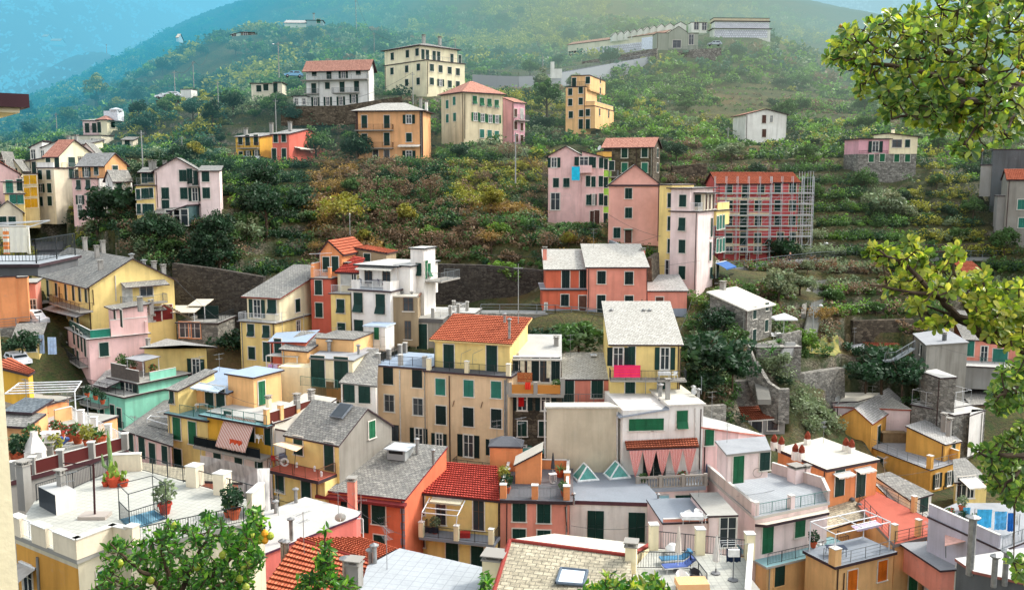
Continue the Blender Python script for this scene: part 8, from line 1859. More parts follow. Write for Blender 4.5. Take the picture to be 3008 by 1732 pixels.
T('M');b,L,k1=STONEB;OR=slate((214,120,60),(236,176,110),(180,90,50),row=.12,wid=.12,mortar=.03);sheet(b,b.hy((1200,545),-1.15),b.hy((1312,548),-1.15),1.0,OR,'orange patterned blanket hanging on the bamboo screened balcony',wave=.02);sheet(b,b.hy((1258,618),-1.16),b.hy((1300,620),-1.16),.75,paint((220,62,44),.85),'small red cloth hanging on the bamboo screen');sheet(b,b.hy((1208,708),-.08),b.hy((1250,708),-.08),1.3,paint((196,24,24),.85),'red curtain in the open window of the dark stone house','curtain','curtain')
for i,x in enumerate((1222,1275,1420)):sheet(b,b.hy((x,452),1.42),b.hy((x+32,452),1.42),1.9,paint((226,216,190),.85),'cream curtain in the balcony doors of the dark stone house','curtain','curtain','cream curtains of the stone house');pot(b.wld(V_((L-.6,-.6,0))),1.2,'mid','green pot plant at the right end of the bamboo screened balcony',None)if i==0 else None
T('W');b=YBALC;sheet(b,b.hy((1516,901),-1.56),b.hy((1582,904),-1.56),1.25,stripes((206,30,110),(226,60,70),2.2,'Y'),'magenta and red striped cloth over the balcony of the yellow house');table(b.wld(V_((b.hy((1640,930),-.8).x,-.8,b.hy((1640,931),0).z))),0,1.2,.6,WHT,'white table on the balcony right of the magenta cloth',paint(WHT,.6));chair(b.wld(V_((b.hy((1665,930),-.8).x,-.8,b.hy((1665,931),0).z))),-1,WHT,'white chair at the right end of the balcony with the magenta cloth',None)
T('G');sheet(PINKB,PINKB.hy((678,217),-1.45),PINKB.hy((736,215),-1.45),2.2,paint((40,190,222),.85,.1),'bright cyan blanket hanging from the balcony of the pale pink house',wave=.02)
T('F');b=LAUNB;p,q=LAUNP
for i,(x,m)in enumerate([(335,(190,150,200)),(372,(200,190,226)),(440,(120,30,150)),(478,(150,50,190)),(512,(230,226,236))]):sheet(b,V_((b.hy((x,1150),-2.32).x,-2.34,p.z+.95)),V_((b.hy((x+28,1150),-2.32).x,-2.34,p.z+.95)),.7,paint(m,.85),['lilac cloth, leftmost on the railing below the flat canopy','pale lilac cloth on the railing below the flat canopy','dark purple cloth on the railing below the flat canopy','bright purple cloth on the railing below the flat canopy','white cloth, rightmost on the railing below the flat canopy'][i])
T('F')
for i,(x,y)in enumerate([(985,580),(1130,578)]):chair(P(x,y,109),i*2.0,(90,90,100),'dark chair at the dining table on the white corner house terrace','chairs on the white corner house terrace')
table(P(1085,583,109),.3,1.5,.9,(90,90,100),'dark dining table on the white corner house terrace')
T('E');
for i,(x0,x1,y,D,h)in enumerate([(262,312,1172,105,2.2),(338,398,1188,103.5,2.0)]):sheet(None,P(x0,y,D),P(x1,y+6,D),h,paint((180,200,226),.85),['pale blue sheet hanging at the yellow apartment block, left of two','pale blue sheet hanging at the yellow apartment block, right of two'][i],loc=True)
for i,(x0,x1,c)in enumerate([(18,60,1),(66,186,0),(186,208,0)]):sheet(None,P(x0,408,35.2-.1*i),P(x1,406,35.2-.1*i),(1.02,.95,1.0)[i],stripes((236,232,220),(236,150,90),1.2,'Y')if c else paint((238,234,218),.85,.03),['white towel with orange stripes on the drying rack at the left edge','large cream towel on the drying rack at the left edge','narrow cream cloth at the end of the drying rack'][i],loc=True,wave=.03)
o=empty('drying_rack',P(0,385,35.3),0,'white folding drying rack arms over the left edge terrace','drying rack');o_=P(0,385,35.3);mb=MB()
for a,c in(((-40,392),(355,357)),((-40,378),(350,360)),((190,410),(355,358)),((0,400),(210,398))):mb.tube(P(a[0],a[1],35.3)-o_,P(c[0],c[1],35.3)-o_,.025,0,5)
mb.build('arm',[RAILM('w')],o)
T('B')
for i,(x0,x1,c)in enumerate([(140,180,(150,196,226)),(182,200,(226,226,230)),(210,236,WHT),(243,272,(240,240,240))]):sheet(None,P(x0,1112,175),P(x1,1112,175),2.2,paint(c,.85),['light blue sheet, leftmost on the wall below the bright yellow house','small pale cloth beside the light blue sheet','white sheet below the bright yellow house, left of two','white sheet below the bright yellow house, rightmost'][i],loc=True)
T('A')
for i,x in enumerate((735,765,800,835)):sheet(None,P(x,1355,141),P(x+24,1355,141),.9,paint(((90,140,200),(226,226,230),(120,170,210),(226,230,232))[i],.85),'small blue and white washing on the balcony of the pink house with gable wing',group='washing on the pink house balcony',loc=True)
T('H');o=empty('parasol',P(432,1010,113),0,'square white garden parasol beside the rubble stone house','parasol');mb=MB();mb.tube((0,0,-1.6),(0,0,2.2),.03,0,6);mb.build('pole',[RAILM('w')],o);mb=MB();s=1.4
for i in range(4):a,c=[(-s,-s*.7),(s,-s*.7),(s,s*.7),(-s,s*.7)][i],[(s,-s*.7),(s,s*.7),(-s,s*.7),(-s,-s*.7)][i];mb.poly([(a[0],a[1],1.7),(c[0],c[1],1.7),(0,0,2.3)]);mb.poly([(a[0],a[1],1.5),(c[0],c[1],1.5),(c[0],c[1],1.7),(a[0],a[1],1.7)])
mb.build('canopy',[paint((238,238,236),.8)],o)
b=B('terrace','paved terrace with parapet between the stone house and the garden steps',110,(262,1120),6,'terrace',None);b.box(0,(545,1075),0,6,-4,0,'gstone',('t','conc'),ov=.05);b.rail([b.k[0],b.k[0].lerp(b.k[1],.5)],.16,1,'d');TERB=b;p=b.wld(b.hz((415,1055),.16));table(p,.2,1.4,.8,WHT,'white garden table under the square white parasol');chair(b.wld(b.hz((368,1060),.16)),.6,WHT,'white garden chair left of the table under the square parasol',None);chair(b.wld(b.hz((390,1050),.16)),-.3,WHT,'white garden chair behind the table under the square parasol',None)
for i,(x,y,D,s)in enumerate([(398,1130,109,2.2),(350,1205,106,2.8)]):pot(P(x,y,D),s,'palm',['spiky yucca on the garden slope, upper of two beside the metal railed steps','spiky yucca on the garden slope, lower of two beside the metal railed steps'][i],None,name='yucca',cat='yucca')
for i in range(4):pot(P(330+i*38,1290-i*12,107),1.7,'olive','silvery agave like plant on the slope above the narrow stone stair','silvery plants above the narrow stair',name='agave',cat='agave')
mb=MB();q=[P(530,1215,117),P(800,1225,120),P(760,1140,124),P(560,1150,122)];
for i in range(14):
 for j in range(8):
  qq=[]
  for di,dj in((0,0),(1,0),(1,1),(0,1)):v=q[0].lerp(q[1],(i+di)/14).lerp(q[3].lerp(q[2],(i+di)/14),(j+dj)/8);qq.append((v.x,v.y,gz(v.x,v.y)+.12))
  mb.poly(qq)
t=NT('dry_lawn');t.col(t.mix(t.ramp(t.noise(1.2,5,t.pos()),[(.4,0),(.6,1)]),lin((150,140,76)),lin((96,110,56))));o=link('lawn',mb.mesh('lawn',[t.m]));o['kind']='structure'
def car(loc,rz,L,Wd,H,col,label,van=False):
 o=empty('car',loc,rz,label,'car');pm=paint(col,.3,.03);gl=glassmat();hw=Wd/2
 prof=[(-L/2,.35),(-L/2+.05,.75),(-L/2+.9,.9),(-L/2+1.5,H-.05),(-L/2+1.9,H),(L/2-.7,H),(L/2-.25,.95),(L/2,.8),(L/2,.35)]if not van else[(-L/2,.35),(-L/2+.05,.9),(-L/2+.5,1.05),(-L/2+1.1,H-.05),(-L/2+1.5,H),(L/2-.15,H-.02),(L/2-.03,1.0),(L/2,.8),(L/2,.35)]
 mb=MB();n=len(prof);yy=lambda z:hw*(1 if z<1.0 else 1-.16*(z-1.0))
 for i in range(n):
  (x0,z0),(x1,z1)=prof[i],prof[(i+1)%n];mb.poly([(x0,-yy(z0),z0),(x0,yy(z0),z0),(x1,yy(z1),z1),(x1,-yy(z1),z1)])
 mb.poly([(x,-yy(z),z)for x,z in prof]);mb.poly([(x,yy(z),z)for x,z in prof[::-1]]);mb.build('body',[pm],o)
 for sg in(-1,1):
  y=sg*(hw*.97+.0);
  for a,c in(((-L/2+1.15),-.1),(.0,L/2-.75)):
   mb=MB();q=[(a,sg*(yy(1.0)+.012),1.0),(c,sg*(yy(1.0)+.012),1.0),(c-.05,sg*(yy(H-.14)+.012),H-.14),(a+.35,sg*(yy(H-.14)+.012),H-.14)];mb.poly(q if sg<0 else q[::-1]);mb.build('side_window',[gl],o)
  for x in(-L/2+.75,L/2-.75):
   mb=MB();mb.tube((x,sg*(hw-.18),.31),(x,sg*(hw+.02),.31),.31,0,14,cap=True);w_=mb.build('wheel',[paint((26,26,28),.7)],o);mb=MB();mb.tube((x,sg*(hw+.02),.31),(x,sg*(hw+.035),.31),.18,0,10,cap=True);mb.build('rim',[paint((150,152,154),.3,.1,.7)],w_)
  mb=MB();mb.box(-L/2-.02,-L/2+.05,sg*hw*.7-.18,sg*hw*.7+.18,.62,.78);mb.build('headlight',[paint((220,222,224),.15)],o);mb=MB();mb.box(L/2-.05,L/2+.015,sg*hw*.75-.12,sg*hw*.75+.12,.7,.86);mb.build('tail_light',[paint((150,20,20),.3)],o)
 i=2;mb=MB();(x0,z0),(x1,z1)=prof[2],prof[3];d=.012;mb.poly([(x0+.08-d,-yy(z0)*.88,z0+.08),(x1-.03-d,-yy(z1)*.88,z1-.05),(x1-.03-d,yy(z1)*.88,z1-.05),(x0+.08-d,yy(z0)*.88,z0+.08)][::-1]);mb.build('windscreen',[gl],o);return o
T('E');car(P(212,1106,112.5),R(170),4.4,1.75,1.95,(226,228,228),'white van parked on the street beside the small pink house',True);car(P(128,1385,103),R(140),3.9,1.65,1.45,(220,222,224),'white car half hidden behind the red roofed yellow house at the left edge')
T('B');car(P(515,553,214),R(15),4.2,1.7,1.45,(120,170,200),'pale blue car parked above the low cream house');T('C');car(P(1697,328,290),R(5),4.2,1.7,1.45,(170,180,186),'small grey car parked beside the cemetery chapel')
T('A')
for i,x in enumerate((1170,1225)):
 o=car(P(x,705-i*12,228.5),R(10),4.2,1.7,1.3,(226,230,234),['white covered car, left of two on the railed deck','white covered car, right of two on the railed deck'][i])
def person(loc,rz,top,legs,hair,label,stride=.22):
 o=empty('person',loc,rz,label,'person');sk=paint((206,160,132),.6,.05)
 J={'pel':(0,0,.94,.13),'wai':(0,0,1.12,.115),'che':(0,-.01,1.32,.135),'nec':(0,0,1.48,.055),'hea':(0,-.02,1.58,.085),'cro':(0,-.01,1.68,.075),
  'hl':(-.1,0,.9,.095),'kl':(-.11,-stride*.5,.5,.06),'al':(-.11,-stride*.4,.08,.04),'tl':(-.11,-stride*.4-.2,.035,.035),'hr':(.1,0,.9,.095),'kr':(.11,stride*.25,.5,.06),'ar':(.11,stride*.9,.1,.04),'tr':(.11,stride*.9-.2,.035,.035)}
 E=[('pel','wai'),('wai','che'),('che','nec'),('nec','hea'),('hea','cro'),('pel','hl'),('hl','kl'),('kl','al'),('al','tl'),('pel','hr'),('hr','kr'),('kr','ar'),('ar','tr')]
 for s,n_ in((-1,'l'),(1,'r')):
  sw=stride*.5*s;J['s'+n_]=(s*.19,0,1.4,.06);J['e'+n_]=(s*.24,.02+sw*.4,1.13,.042);J['w'+n_]=(s*.25,-.08+sw,.9,.028);J['p'+n_]=(s*.25,-.1+sw,.82,.03);E+=[('che','s'+n_),('s'+n_,'e'+n_),('e'+n_,'w'+n_),('w'+n_,'p'+n_)]
  for f in range(4):k1,k2='f%s%d'%(n_,f),'g%s%d'%(n_,f);J[k1]=(s*.25+s*.005,-.135+sw+f*.022,.77,.009);J[k2]=(s*.245,-.14+sw+f*.02,.735+.008*abs(f-1),.007);E+=[('p'+n_,k1),(k1,k2)]
  J['t'+n_+'h']=(s*.23,-.15+sw,.82,.01);J['u'+n_+'h']=(s*.225,-.165+sw,.79,.008);E+=[('p'+n_,'t'+n_+'h'),('t'+n_+'h','u'+n_+'h')]
 def skin(keys,grow,name,mat,drop=()):
  ks=[k for k in keys];idx={k:i for i,k in enumerate(ks)};me=bpy.data.meshes.new(name);me.from_pydata([J[k][:3]for k in ks],[(idx[a],idx[c])for a,c in E if a in idx and c in idx],[]);ob=link(name,me,o);ob.modifiers.new('s','SKIN')
  for k in ks:v=me.skin_vertices[0].data[idx[k]];v.radius=(J[k][3]+grow,)*2;v.use_root=(k==ks[0])
  m2=ob.modifiers.new('u','SUBSURF');m2.levels=1;m2.render_levels=1;me.materials.append(mat);return ob
 skin(list(J),0,'body',sk);skin(['wai','che','pel','sl','el','wl','sr','er','wr'],.018,'jacket',paint(top,.9,.1));skin(['pel','hl','kl','al','hr','kr','ar'],.014,'trousers',paint(legs,.9,.1))
 mb=MB();mb.lathe([(.088,.0),(.1,.05),(.09,.11),(.04,.15),(.001,.16)],(0,.012,1.6),0,10);mb.build('hair',[paint(hair,.8)],o)
 def bit(nm,q,m):mb=MB();mb.box(*q);mb.build(nm,[m],o)
 for s in(-1,1):bit('eye',(s*.032-.012,s*.032+.012,-.112,-.1,1.6,1.615),paint((40,30,26),.4));bit('ear',(s*.098-.012,s*.098+.012,-.03,.01,1.57,1.62),sk)
 bit('nose',(-.013,.013,-.128,-.1,1.56,1.598),sk);bit('mouth',(-.025,.025,-.108,-.095,1.53,1.54),paint((150,80,76),.6));return o
T('G');person(P(1178,1262,112.3),R(80),(84,34,84),(70,76,96),(90,76,66),'person in a purple top walking along the lane past the salmon house')
T('H');person(P(470,578,143.5),R(20),(40,44,60),(50,54,70),(40,32,28),'person in dark clothes on the walkway, left of the two by the railing');person(P(596,634,140.5),R(-40),(60,50,60),(40,44,56),(50,40,34),'person in dark clothes at the head of the garden steps')
def leaf_template(seg=5,obov=True):
 prof=[(.0,.03),(.2,.10),(.45,.19),(.7,.25),(.9,.17),(1.0,.0)]if obov else[(.0,.02),(.2,.14),(.42,.2),(.65,.17),(.86,.09),(1.0,.0)]
 V=[];F=[]
 for t,w in prof:
  bend=-.18*t*t;V+=[(-w,t,bend+w*.35),(0,t,bend),(w,t,bend+w*.35)]
 for i in range(len(prof)-1):
  a=i*3;F+=[(a,a+1,a+4,a+3),(a+1,a+2,a+5,a+4)]
 return np.array(V,np.float32),np.array(F,np.int32)
def leafmesh(name,pos,axis,nrm,size,colr,mat,obov):
 V,F=leaf_template(5,obov);n=len(pos);a=axis/np.linalg.norm(axis,axis=1)[:,None];x=np.cross(a,nrm);x/=np.linalg.norm(x,axis=1)[:,None]+1e-9;z=np.cross(x,a)
 co=pos[:,None]+(V[None,:,0:1]*x[:,None]+V[None,:,1:2]*a[:,None]+V[None,:,2:3]*z[:,None])*size[:,None,None]
 f=(F[None]+(np.arange(n)*len(V))[:,None,None]).reshape(-1,4);me=bpy.data.meshes.new(name);me.vertices.add(n*len(V));me.vertices.foreach_set('co',co.reshape(-1).astype(np.float32));me.loops.add(f.size);me.loops.foreach_set('vertex_index',f.ravel().astype(np.int32));me.polygons.add(len(f));me.polygons.foreach_set('loop_start',(np.arange(len(f))*4).astype(np.int32));me.polygons.foreach_set('loop_total',np.full(len(f),4,np.int32));me.polygons.foreach_set('use_smooth',[True]*len(f));me.update(calc_edges=True)
 at=me.color_attributes.new('Col','FLOAT_COLOR','POINT');c=np.ones((n*len(V),4),np.float32);c[:,:3]=np.repeat(colr,len(V),0);at.data.foreach_set('color',c.ravel());me.materials.append(mat);return me
GLOSS=leafmat('glossy_leaf',.3,.45)
class Fol:
 def __init__(s,root):s.root=V_(root);s.nodes=[];s.mb=MB();s.pos=[];s.ax=[];s.nm=[];s.sz=[];s.cl=[];s.fr=[]
 def limb(s,pts,r0,r1):
  pts=[V_(p)for p in pts];L=len(pts)
  fine=[]
  for i in range(L-1):
   for j in range(4):fine.append(pts[i].lerp(pts[i+1],j/4)+V_((RS.randn()*.008,RS.randn()*.008,RS.randn()*.008)))
  fine.append(pts[-1]);n=len(fine);s.mb.path([p-s.root for p in fine],[r0+(r1-r0)*i/(n-1)for i in range(n)],0,7);s.nodes+=fine
 def tip(s,p,n,size,cols,spread=.9,along=False):
  p=V_(p);q=min(s.nodes,key=lambda v:(v-p).length_squared);m=q.lerp(p,.5)+V_((0,0,-.02));L=(p-q).length
  s.mb.path([q-s.root,m-s.root,p-s.root],[.006+.004*min(1,L),.005,.0035],0,5)
  if L>.1:s.nodes.append(m)
  s.nodes.append(p)
  d=np.array((p-q).normalized()if L>.01 else V_((0,0,1)))
  for i in range(n):
   a=i*2.4+RS.rand()*.5;e=np.cross(d,[.3,.2,1.]);e/=np.linalg.norm(e)+1e-9;g=np.cross(d,e);out=e*math.cos(a)+g*math.sin(a);el=.25+.65*RS.rand()
   ax=d*el*.8+out*spread+np.array([0,0,.12]);t=(RS.rand()*.16 if along else RS.rand()*.03)
   s.pos.append(np.array(p)-d*t);s.ax.append(ax);s.nm.append(d*.9+np.array([0,0,.55])+RS.randn(3)*.25);s.sz.append(size*(.65+.5*RS.rand()));s.cl.append(cols[RS.randint(len(cols))]*(.65+.7*RS.rand()))
 def done(s,name,label,cat,obov,fruit=None):
  o=empty(name,s.root,0,label,cat);s.mb.build('branch',[barkmat()],o,smooth=True)
  me=leafmesh('leaf',np.array(s.pos)-np.array(s.root),np.array(s.ax),np.array(s.nm),np.array(s.sz),np.array(s.cl),GLOSS,obov);lf=link('foliage',me,o);lf['kind']='stuff'
  if s.fr:
   fm={}
   for p,r,c in s.fr[:95]:
    k=(round(r,3),c)
    if k not in fm:mb=MB();mb.lathe([(.001,-r*1.15),(r*.6,-r*.85),(r,-.1*r),(r*.8,r*.6),(r*.3,r*1.05),(.001,r*1.25)],n=9);fm[k]=mb.mesh(fruit,[paint(c,.4,.1)],True)
    link(fruit,fm[k],o,V_(p)-s.root)
  return o
def fill(f,poly,n,d0,d1,leaves,size,cols,tile,spread=.9,along=False,fruit=None,fr_r=.011,fr_c=((150,150,50),),pf=0,mind=0):
 T(tile);xs=[p[0]for p in poly];ys=[p[1]for p in poly];k=0;pts=[];tries=0
 while k<n and tries<n*30:
  tries+=1;x=min(xs)+RS.rand()*(max(xs)-min(xs));y=min(ys)+RS.rand()*(max(ys)-min(ys))
  if not inpoly(poly,x,y):continue
  pts.append(P(x,y,d0+(d1-d0)*RS.rand()));k+=1
 pts.sort(key=lambda v:min((v-q).length_squared for q in f.base))
 for p in pts:
  f.tip(p,leaves,size,cols,spread,along)
  if RS.rand()<pf:
   for j in range(2):f.fr.append((p+V_((RS.randn()*.02,RS.randn()*.02,-.02+RS.randn()*.015)),fr_r,fr_c[RS.randint(len(fr_c))]))
PY=[np.array(lin(c))for c in((138,154,60),(164,170,72),(116,136,54),(180,178,84),(94,118,50))]
PG=[np.array(lin(c))for c in((104,132,60),(124,148,70),(86,116,58),(148,160,76),(76,104,54))]
T('W');trunk0=P(2760,1456,6.6);trunk0.z=gz(trunk0.x,trunk0.y)
f=Fol(trunk0);fork=P(2740,700,6.8);f.limb([trunk0-V_((0,0,.3)),P(2750,1300,6.6),P(2735,1000,6.7),fork],.14,.1)
T('D');up=P(2350,640,6.8);f.limb([fork,up],.1,.07)
def dl(*pp):return[P(*q)for q in pp]
f.limb([up]+dl((1941,655,6.7),(1640,600,6.6),(1400,560,6.4),(1000,470,6.3),(720,420,6.2)),.05,.007);f.limb(dl((1941,640,6.8),(1600,480,6.7),(1200,260,6.6),(900,190,6.5)),.035,.006);f.limb(dl((1941,690,6.7),(1550,720,6.4),(1250,800,6.2),(1000,850,6.1)),.035,.006);f.limb(dl((1800,660,6.7),(1650,850,6.3),(1520,1020,6.1)),.02,.005);f.limb([up]+dl((1941,480,6.9),(1650,260,6.9),(1350,90,6.8)),.035,.006);f.limb(dl((1941,720,6.7),(1850,850,6.4),(1800,950,6.2)),.02,.005)
f.base=list(f.nodes[-60:])
fill(f,[(505,440),(560,330),(650,230),(780,140),(1000,90),(1150,10),(1300,-60),(2050,-120),(2050,900),(1930,960),(1800,1020),(1560,1110),(1440,1080),(1430,990),(1340,950),(1160,910),(960,890),(890,820),(1010,740),(900,700),(800,690),(740,610),(760,540),(640,500)],640,5.9,7.7,9,.068,PG+PY[:2],'D',pf=.12,fr_c=((150,140,50),(170,130,50)))
fill(f,[(900,640),(1500,640),(1500,860),(1100,850)],60,5.9,6.8,9,.066,PG,'D')
T('H');lo=P(2250,1180,6.0);f.limb([P(2330,1190,6.5),lo],.06,.05);T('W');f.limb([P(2735,1000,6.7),],.05,.04)if False else None
T('H');f.limb([P(2300,1250,6.7),lo]+dl((1941,1125,5.9),(1720,1050,5.8),(1520,920,5.6),(1440,800,5.5),(1250,765,5.4),(975,722,5.3)),.045,.005);f.limb(dl((1440,800,5.5),(1300,690,5.4),(1180,590,5.4),(1030,500,5.3)),.02,.005);f.limb(dl((1720,1050,5.8),(1480,900,5.7),(1320,850,5.6)),.015,.005);f.limb(dl((1640,1010,5.7),(1560,800,5.7),(1500,640,5.6),(1500,510,5.6)),.02,.004);f.limb(dl((1800,1080,5.9),(1800,880,5.9),(1840,750,5.8)),.02,.005)
for poly,n in(([(965,520),(975,450),(1040,420),(1090,470),(1130,560),(1030,590)],13),([(1090,500),(1200,430),(1300,460),(1330,540),(1320,620),(1200,600),(1100,600)],22),([(1050,690),(1150,640),(1230,690),(1200,760),(1120,800),(1060,750)],14),([(1230,640),(1380,580),(1520,620),(1560,760),(1450,800),(1300,760)],26),([(1190,830),(1330,800),(1340,880),(1250,900)],7),([(1300,960),(1380,930),(1470,900),(1480,950),(1400,1000)],7),([(1450,480),(1520,470),(1560,500),(1530,560),(1470,530)],6),([(1520,660),(1700,630),(1720,700),(1620,740),(1540,760)],12),([(1560,820),(1700,740),(1960,690),(1990,1110),(1850,1120),(1700,1030),(1600,960)],105)):
 fill(f,poly,int(n*1.35),5.3,6.0,9,.06,PY,'H',pf=.3,fr_r=.013,fr_c=((170,150,60),(150,110,40)))
T('L');r0=P(2150,100,6.6);f.limb([P(2300,-100,6.7),r0]+dl((1946,120,6.3),(1850,130,6.2),(1770,170,6.1)),.04,.006);f.limb([P(2300,300,6.7),P(2150,520,6.4)]+dl((1946,560,6.2),(1800,560,6.1),(1650,540,6.0)),.04,.006);f.limb(dl((1946,560,6.2),(1880,700,6.1),(1800,800,6.1)),.02,.005)
f.limb([fork,P(2300,-100,6.7),P(2300,300,6.7)],.08,.05)
T('H');f.limb([P(2330,1190,6.5),P(2300,1250,6.7)],.05,.05)
T('L')
fill(f,[(2000,-140),(1780,-20),(1740,80),(1700,190),(1790,290),(1850,240),(2000,260)],70,6.0,6.9,9,.062,PG,'L');fill(f,[(2000,340),(1890,320),(1900,400),(1800,440),(1700,480),(1590,510),(1600,580),(1660,640),(1690,750),(1760,800),(1850,900),(2000,900)],135,6.0,6.9,9,.062,PG,'L')
fill(f,[(2000,1180),(1880,1200),(1840,1290),(1900,1380),(2000,1400)],16,5.8,6.5,7,.075,PG,'L')
f.done('pittosporum_tree','large evergreen with glossy leaves overhanging the right side close to the camera','tree',True,'fruit')
LG=[np.array(lin(c))for c in((62,108,42),(86,134,50),(50,90,38),(116,154,60),(74,118,50))]
T('I');rt=P(1020,1900,8.3);rt.z=gz(rt.x,rt.y);f=Fol(rt);c0=P(1020,1560,8.3);f.limb([rt-V_((0,0,.2)),c0],.07,.05)
for pp in(((900,1400,8.1),(750,1280,8.0),(640,1180,7.9)),((980,1350,8.2),(950,1200,8.2),(1000,1040,8.2)),((1100,1350,8.3),(1200,1180,8.3),(1250,1040,8.4)),((1200,1400,8.3),(1380,1240,8.3),(1500,1120,8.3)),((1250,1440,8.2),(1450,1360,8.2)),((1380,1240,8.3),(1440,1100,8.3),(1480,1000,8.3)),((800,1440,8.0),(620,1380,7.9))):f.limb([c0]+dl(*pp),.03,.006)
f.base=list(f.nodes)
fill(f,[(480,1480),(560,1400),(550,1330),(590,1230),(610,1140),(700,1170),(760,1240),(790,1110),(880,1180),(980,1010),(1050,1100),(1150,1080),(1250,990),(1330,1070),(1400,1130),(1460,1080),(1450,960),(1510,1000),(1520,1120),(1500,1230),(1570,1230),(1480,1330),(1500,1480)],420,7.7,8.9,8,.074,LG,'I',.8,True,pf=.0)
for x,y,c in((1548,1125,0),(1548,1163,0),(1530,1150,1),(1515,1165,1),(1580,1140,1),(1150,1320,1),(1020,1080,1),(700,1300,1),(1400,1390,1),(880,1400,1),(1300,1250,1)):f.fr.append((P(x,y,7.9),.034,((236,160,40),(150,160,50))[c]))
T('J');f.limb([c0]+dl((560,1500,8.2),(600,1300,8.0),(620,1030,7.8)),.02,.005);f.limb(dl((600,1400,8.1),(720,1380,8.0),(800,1400,8.0)),.012,.004)
fill(f,[(590,1010),(650,1010),(665,1130),(690,1280),(680,1420),(560,1420),(560,1250),(590,1130)],42,7.7,8.2,8,.075,LG,'J',.8,True);fill(f,[(440,1400),(500,1330),(570,1380),(560,1480),(430,1480)],16,7.8,8.3,8,.075,LG,'J',.8,True);fill(f,[(680,1340),(780,1350),(860,1440),(820,1480),(690,1480)],20,7.8,8.3,8,.075,LG,'J',.8,True);fill(f,[(-20,1050),(60,1000),(80,870),(150,880),(170,1000),(130,1200),(60,1470),(-20,1470)],44,7.7,8.4,8,.075,LG,'J',.8,True);fill(f,[(60,1250),(190,1140),(200,1160),(130,1300),(80,1400)],10,7.8,8.3,7,.08,LG,'J',.8,True)
for x,y in((60,1100),(90,1060),(85,1275),(40,1300),(55,1435)):f.fr.append((P(x,y,7.8),.034,(150,160,60)))
f.done('lemon_tree','lemon tree with glossy leaves and ripening fruit in the lower left foreground','tree',False,'lemon')
T('K');rt=P(1020,2100,8.0);rt.z=gz(rt.x,rt.y);f=Fol(rt);f.limb([rt-V_((0,0,.2)),P(1020,1560,8.0),P(1060,1420,7.9)],.03,.008);f.limb(dl((1020,1560,8.0),(900,1440,7.9),(880,1370,7.9)),.015,.004);f.limb(dl((1020,1560,8.0),(1200,1430,8.0)),.015,.004);f.base=list(f.nodes)
fill(f,[(720,1470),(860,1420),(880,1340),(950,1380),(1000,1360),(1060,1420),(1110,1370),(1200,1370),(1270,1420),(1280,1480),(720,1490)],75,7.6,8.3,8,.085,PY[:3]+LG,'K',.8,True)
f.done('citrus_shrub','yellowish green leafy shoots at the bottom edge below the near slate roof','shrub',False)
T('K');rt=P(50,2100,8.0);rt.z=gz(rt.x,rt.y);f=Fol(rt);f.limb([rt-V_((0,0,.2)),P(50,1560,8.0),P(50,1420,7.9)],.02,.006);f.base=list(f.nodes);fill(f,[(20,1490),(35,1400),(20,1370),(80,1370),(110,1440),(110,1490)],14,7.8,8.2,8,.075,LG,'K',.8,True);f.done('citrus_shoot','small leafy shoot at the bottom edge in front of the pale slab roof','shrub',False)
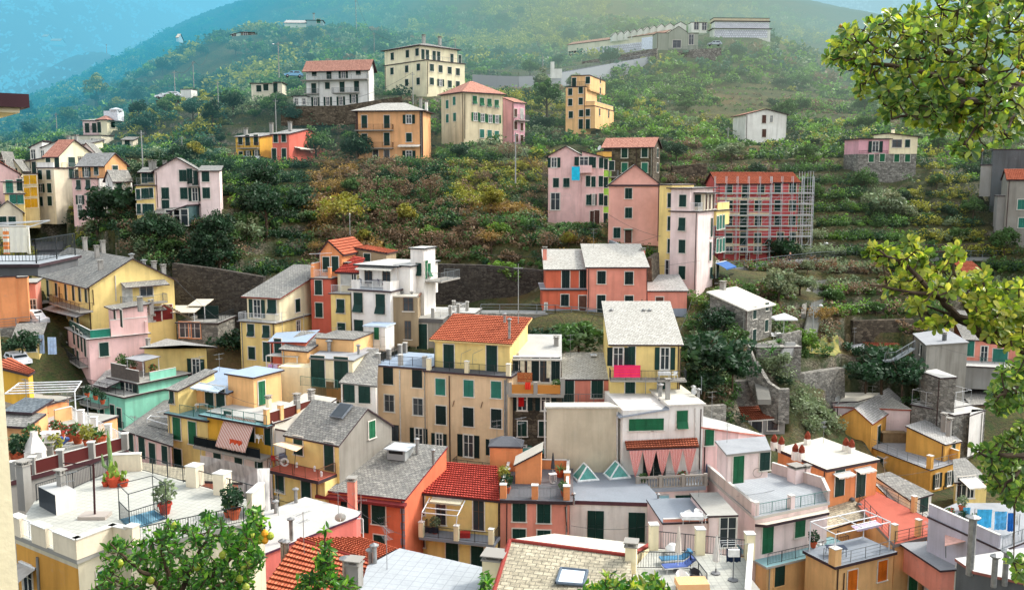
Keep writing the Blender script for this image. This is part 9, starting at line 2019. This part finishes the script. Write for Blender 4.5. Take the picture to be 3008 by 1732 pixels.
def hazebox(name,pts,z0,z1,dens,col,em,ab=1.0):
 mb=MB();n=len(pts)
 lo=[V_((x,y,z0))for x,y in pts];hi=[V_((x,y,z1))for x,y in pts]
 mb.poly(lo[::-1]);mb.poly(hi)
 for i in range(n):mb.poly([lo[i],lo[(i+1)%n],hi[(i+1)%n],hi[i]])
 m=bpy.data.materials.new('haze');m.use_nodes=True;nt=m.node_tree
 for q in list(nt.nodes):nt.nodes.remove(q)
 o=nt.nodes.new('ShaderNodeOutputMaterial');a=nt.nodes.new('ShaderNodeVolumeAbsorption');e=nt.nodes.new('ShaderNodeEmission');ad=nt.nodes.new('ShaderNodeAddShader')
 a.inputs['Color'].default_value=(0,0,0,1);a.inputs['Density'].default_value=dens*ab;e.inputs['Color'].default_value=(*lin(col),1);e.inputs['Strength'].default_value=dens*em
 nt.links.new(a.outputs[0],ad.inputs[0]);nt.links.new(e.outputs[0],ad.inputs[1]);nt.links.new(ad.outputs[0],o.inputs['Volume'])
 ob=mb.build(name,[m]);ob['kind']='structure';return ob
hazebox('haze',[(-1500,480),(-150,480),(-40,562),(-40,1700),(-1500,1700)],-60,700,.0030,(124,212,244),1.0)
hazebox('haze',[(-38,562),(1500,562),(1500,1700),(-38,1700)],-60,700,.0030,(176,222,236),1.0)
cam=bpy.data.cameras.new('camera');co=bpy.data.objects.new('camera',cam);COL.objects.link(co)
co.location=CAM;co.rotation_euler=(math.pi/2-PITCH,0,0)
cam.sensor_width=36;cam.lens=36*FP/3008;cam.clip_start=.1;cam.clip_end=5000
SC.camera=co
SUN_EL,SUN_AZ=R(42),R(62)
w=bpy.data.worlds.new('World');SC.world=w;w.use_nodes=True
nt=w.node_tree;bg=nt.nodes['Background'];sky=nt.nodes.new('ShaderNodeTexSky');sky.sky_type='NISHITA';sky.sun_disc=False
sky.sun_elevation=SUN_EL;sky.sun_rotation=SUN_AZ;sky.dust_density=3.0;sky.air_density=1.0;sky.ozone_density=1.0
hs=nt.nodes.new('ShaderNodeHueSaturation');hs.inputs['Saturation'].default_value=.24
nt.links.new(sky.outputs[0],hs.inputs['Color']);nt.links.new(hs.outputs[0],bg.inputs['Color']);bg.inputs['Strength'].default_value=.48
sl=bpy.data.lights.new('sun','SUN');so=bpy.data.objects.new('sun',sl);COL.objects.link(so)
sl.energy=2.5;sl.angle=R(3);sl.color=(1,.94,.84)
sd=V_((math.sin(SUN_AZ)*math.cos(SUN_EL),math.cos(SUN_AZ)*math.cos(SUN_EL),math.sin(SUN_EL)))
so.rotation_euler=sd.to_track_quat('Z','Y').to_euler()
SC.view_settings.view_transform='Standard';SC.view_settings.look='None';SC.view_settings.exposure=0
SC.render.engine='CYCLES'
SC.cycles.max_bounces=5;SC.cycles.diffuse_bounces=3;SC.cycles.glossy_bounces=2;SC.cycles.transmission_bounces=3;SC.cycles.transparent_max_bounces=4
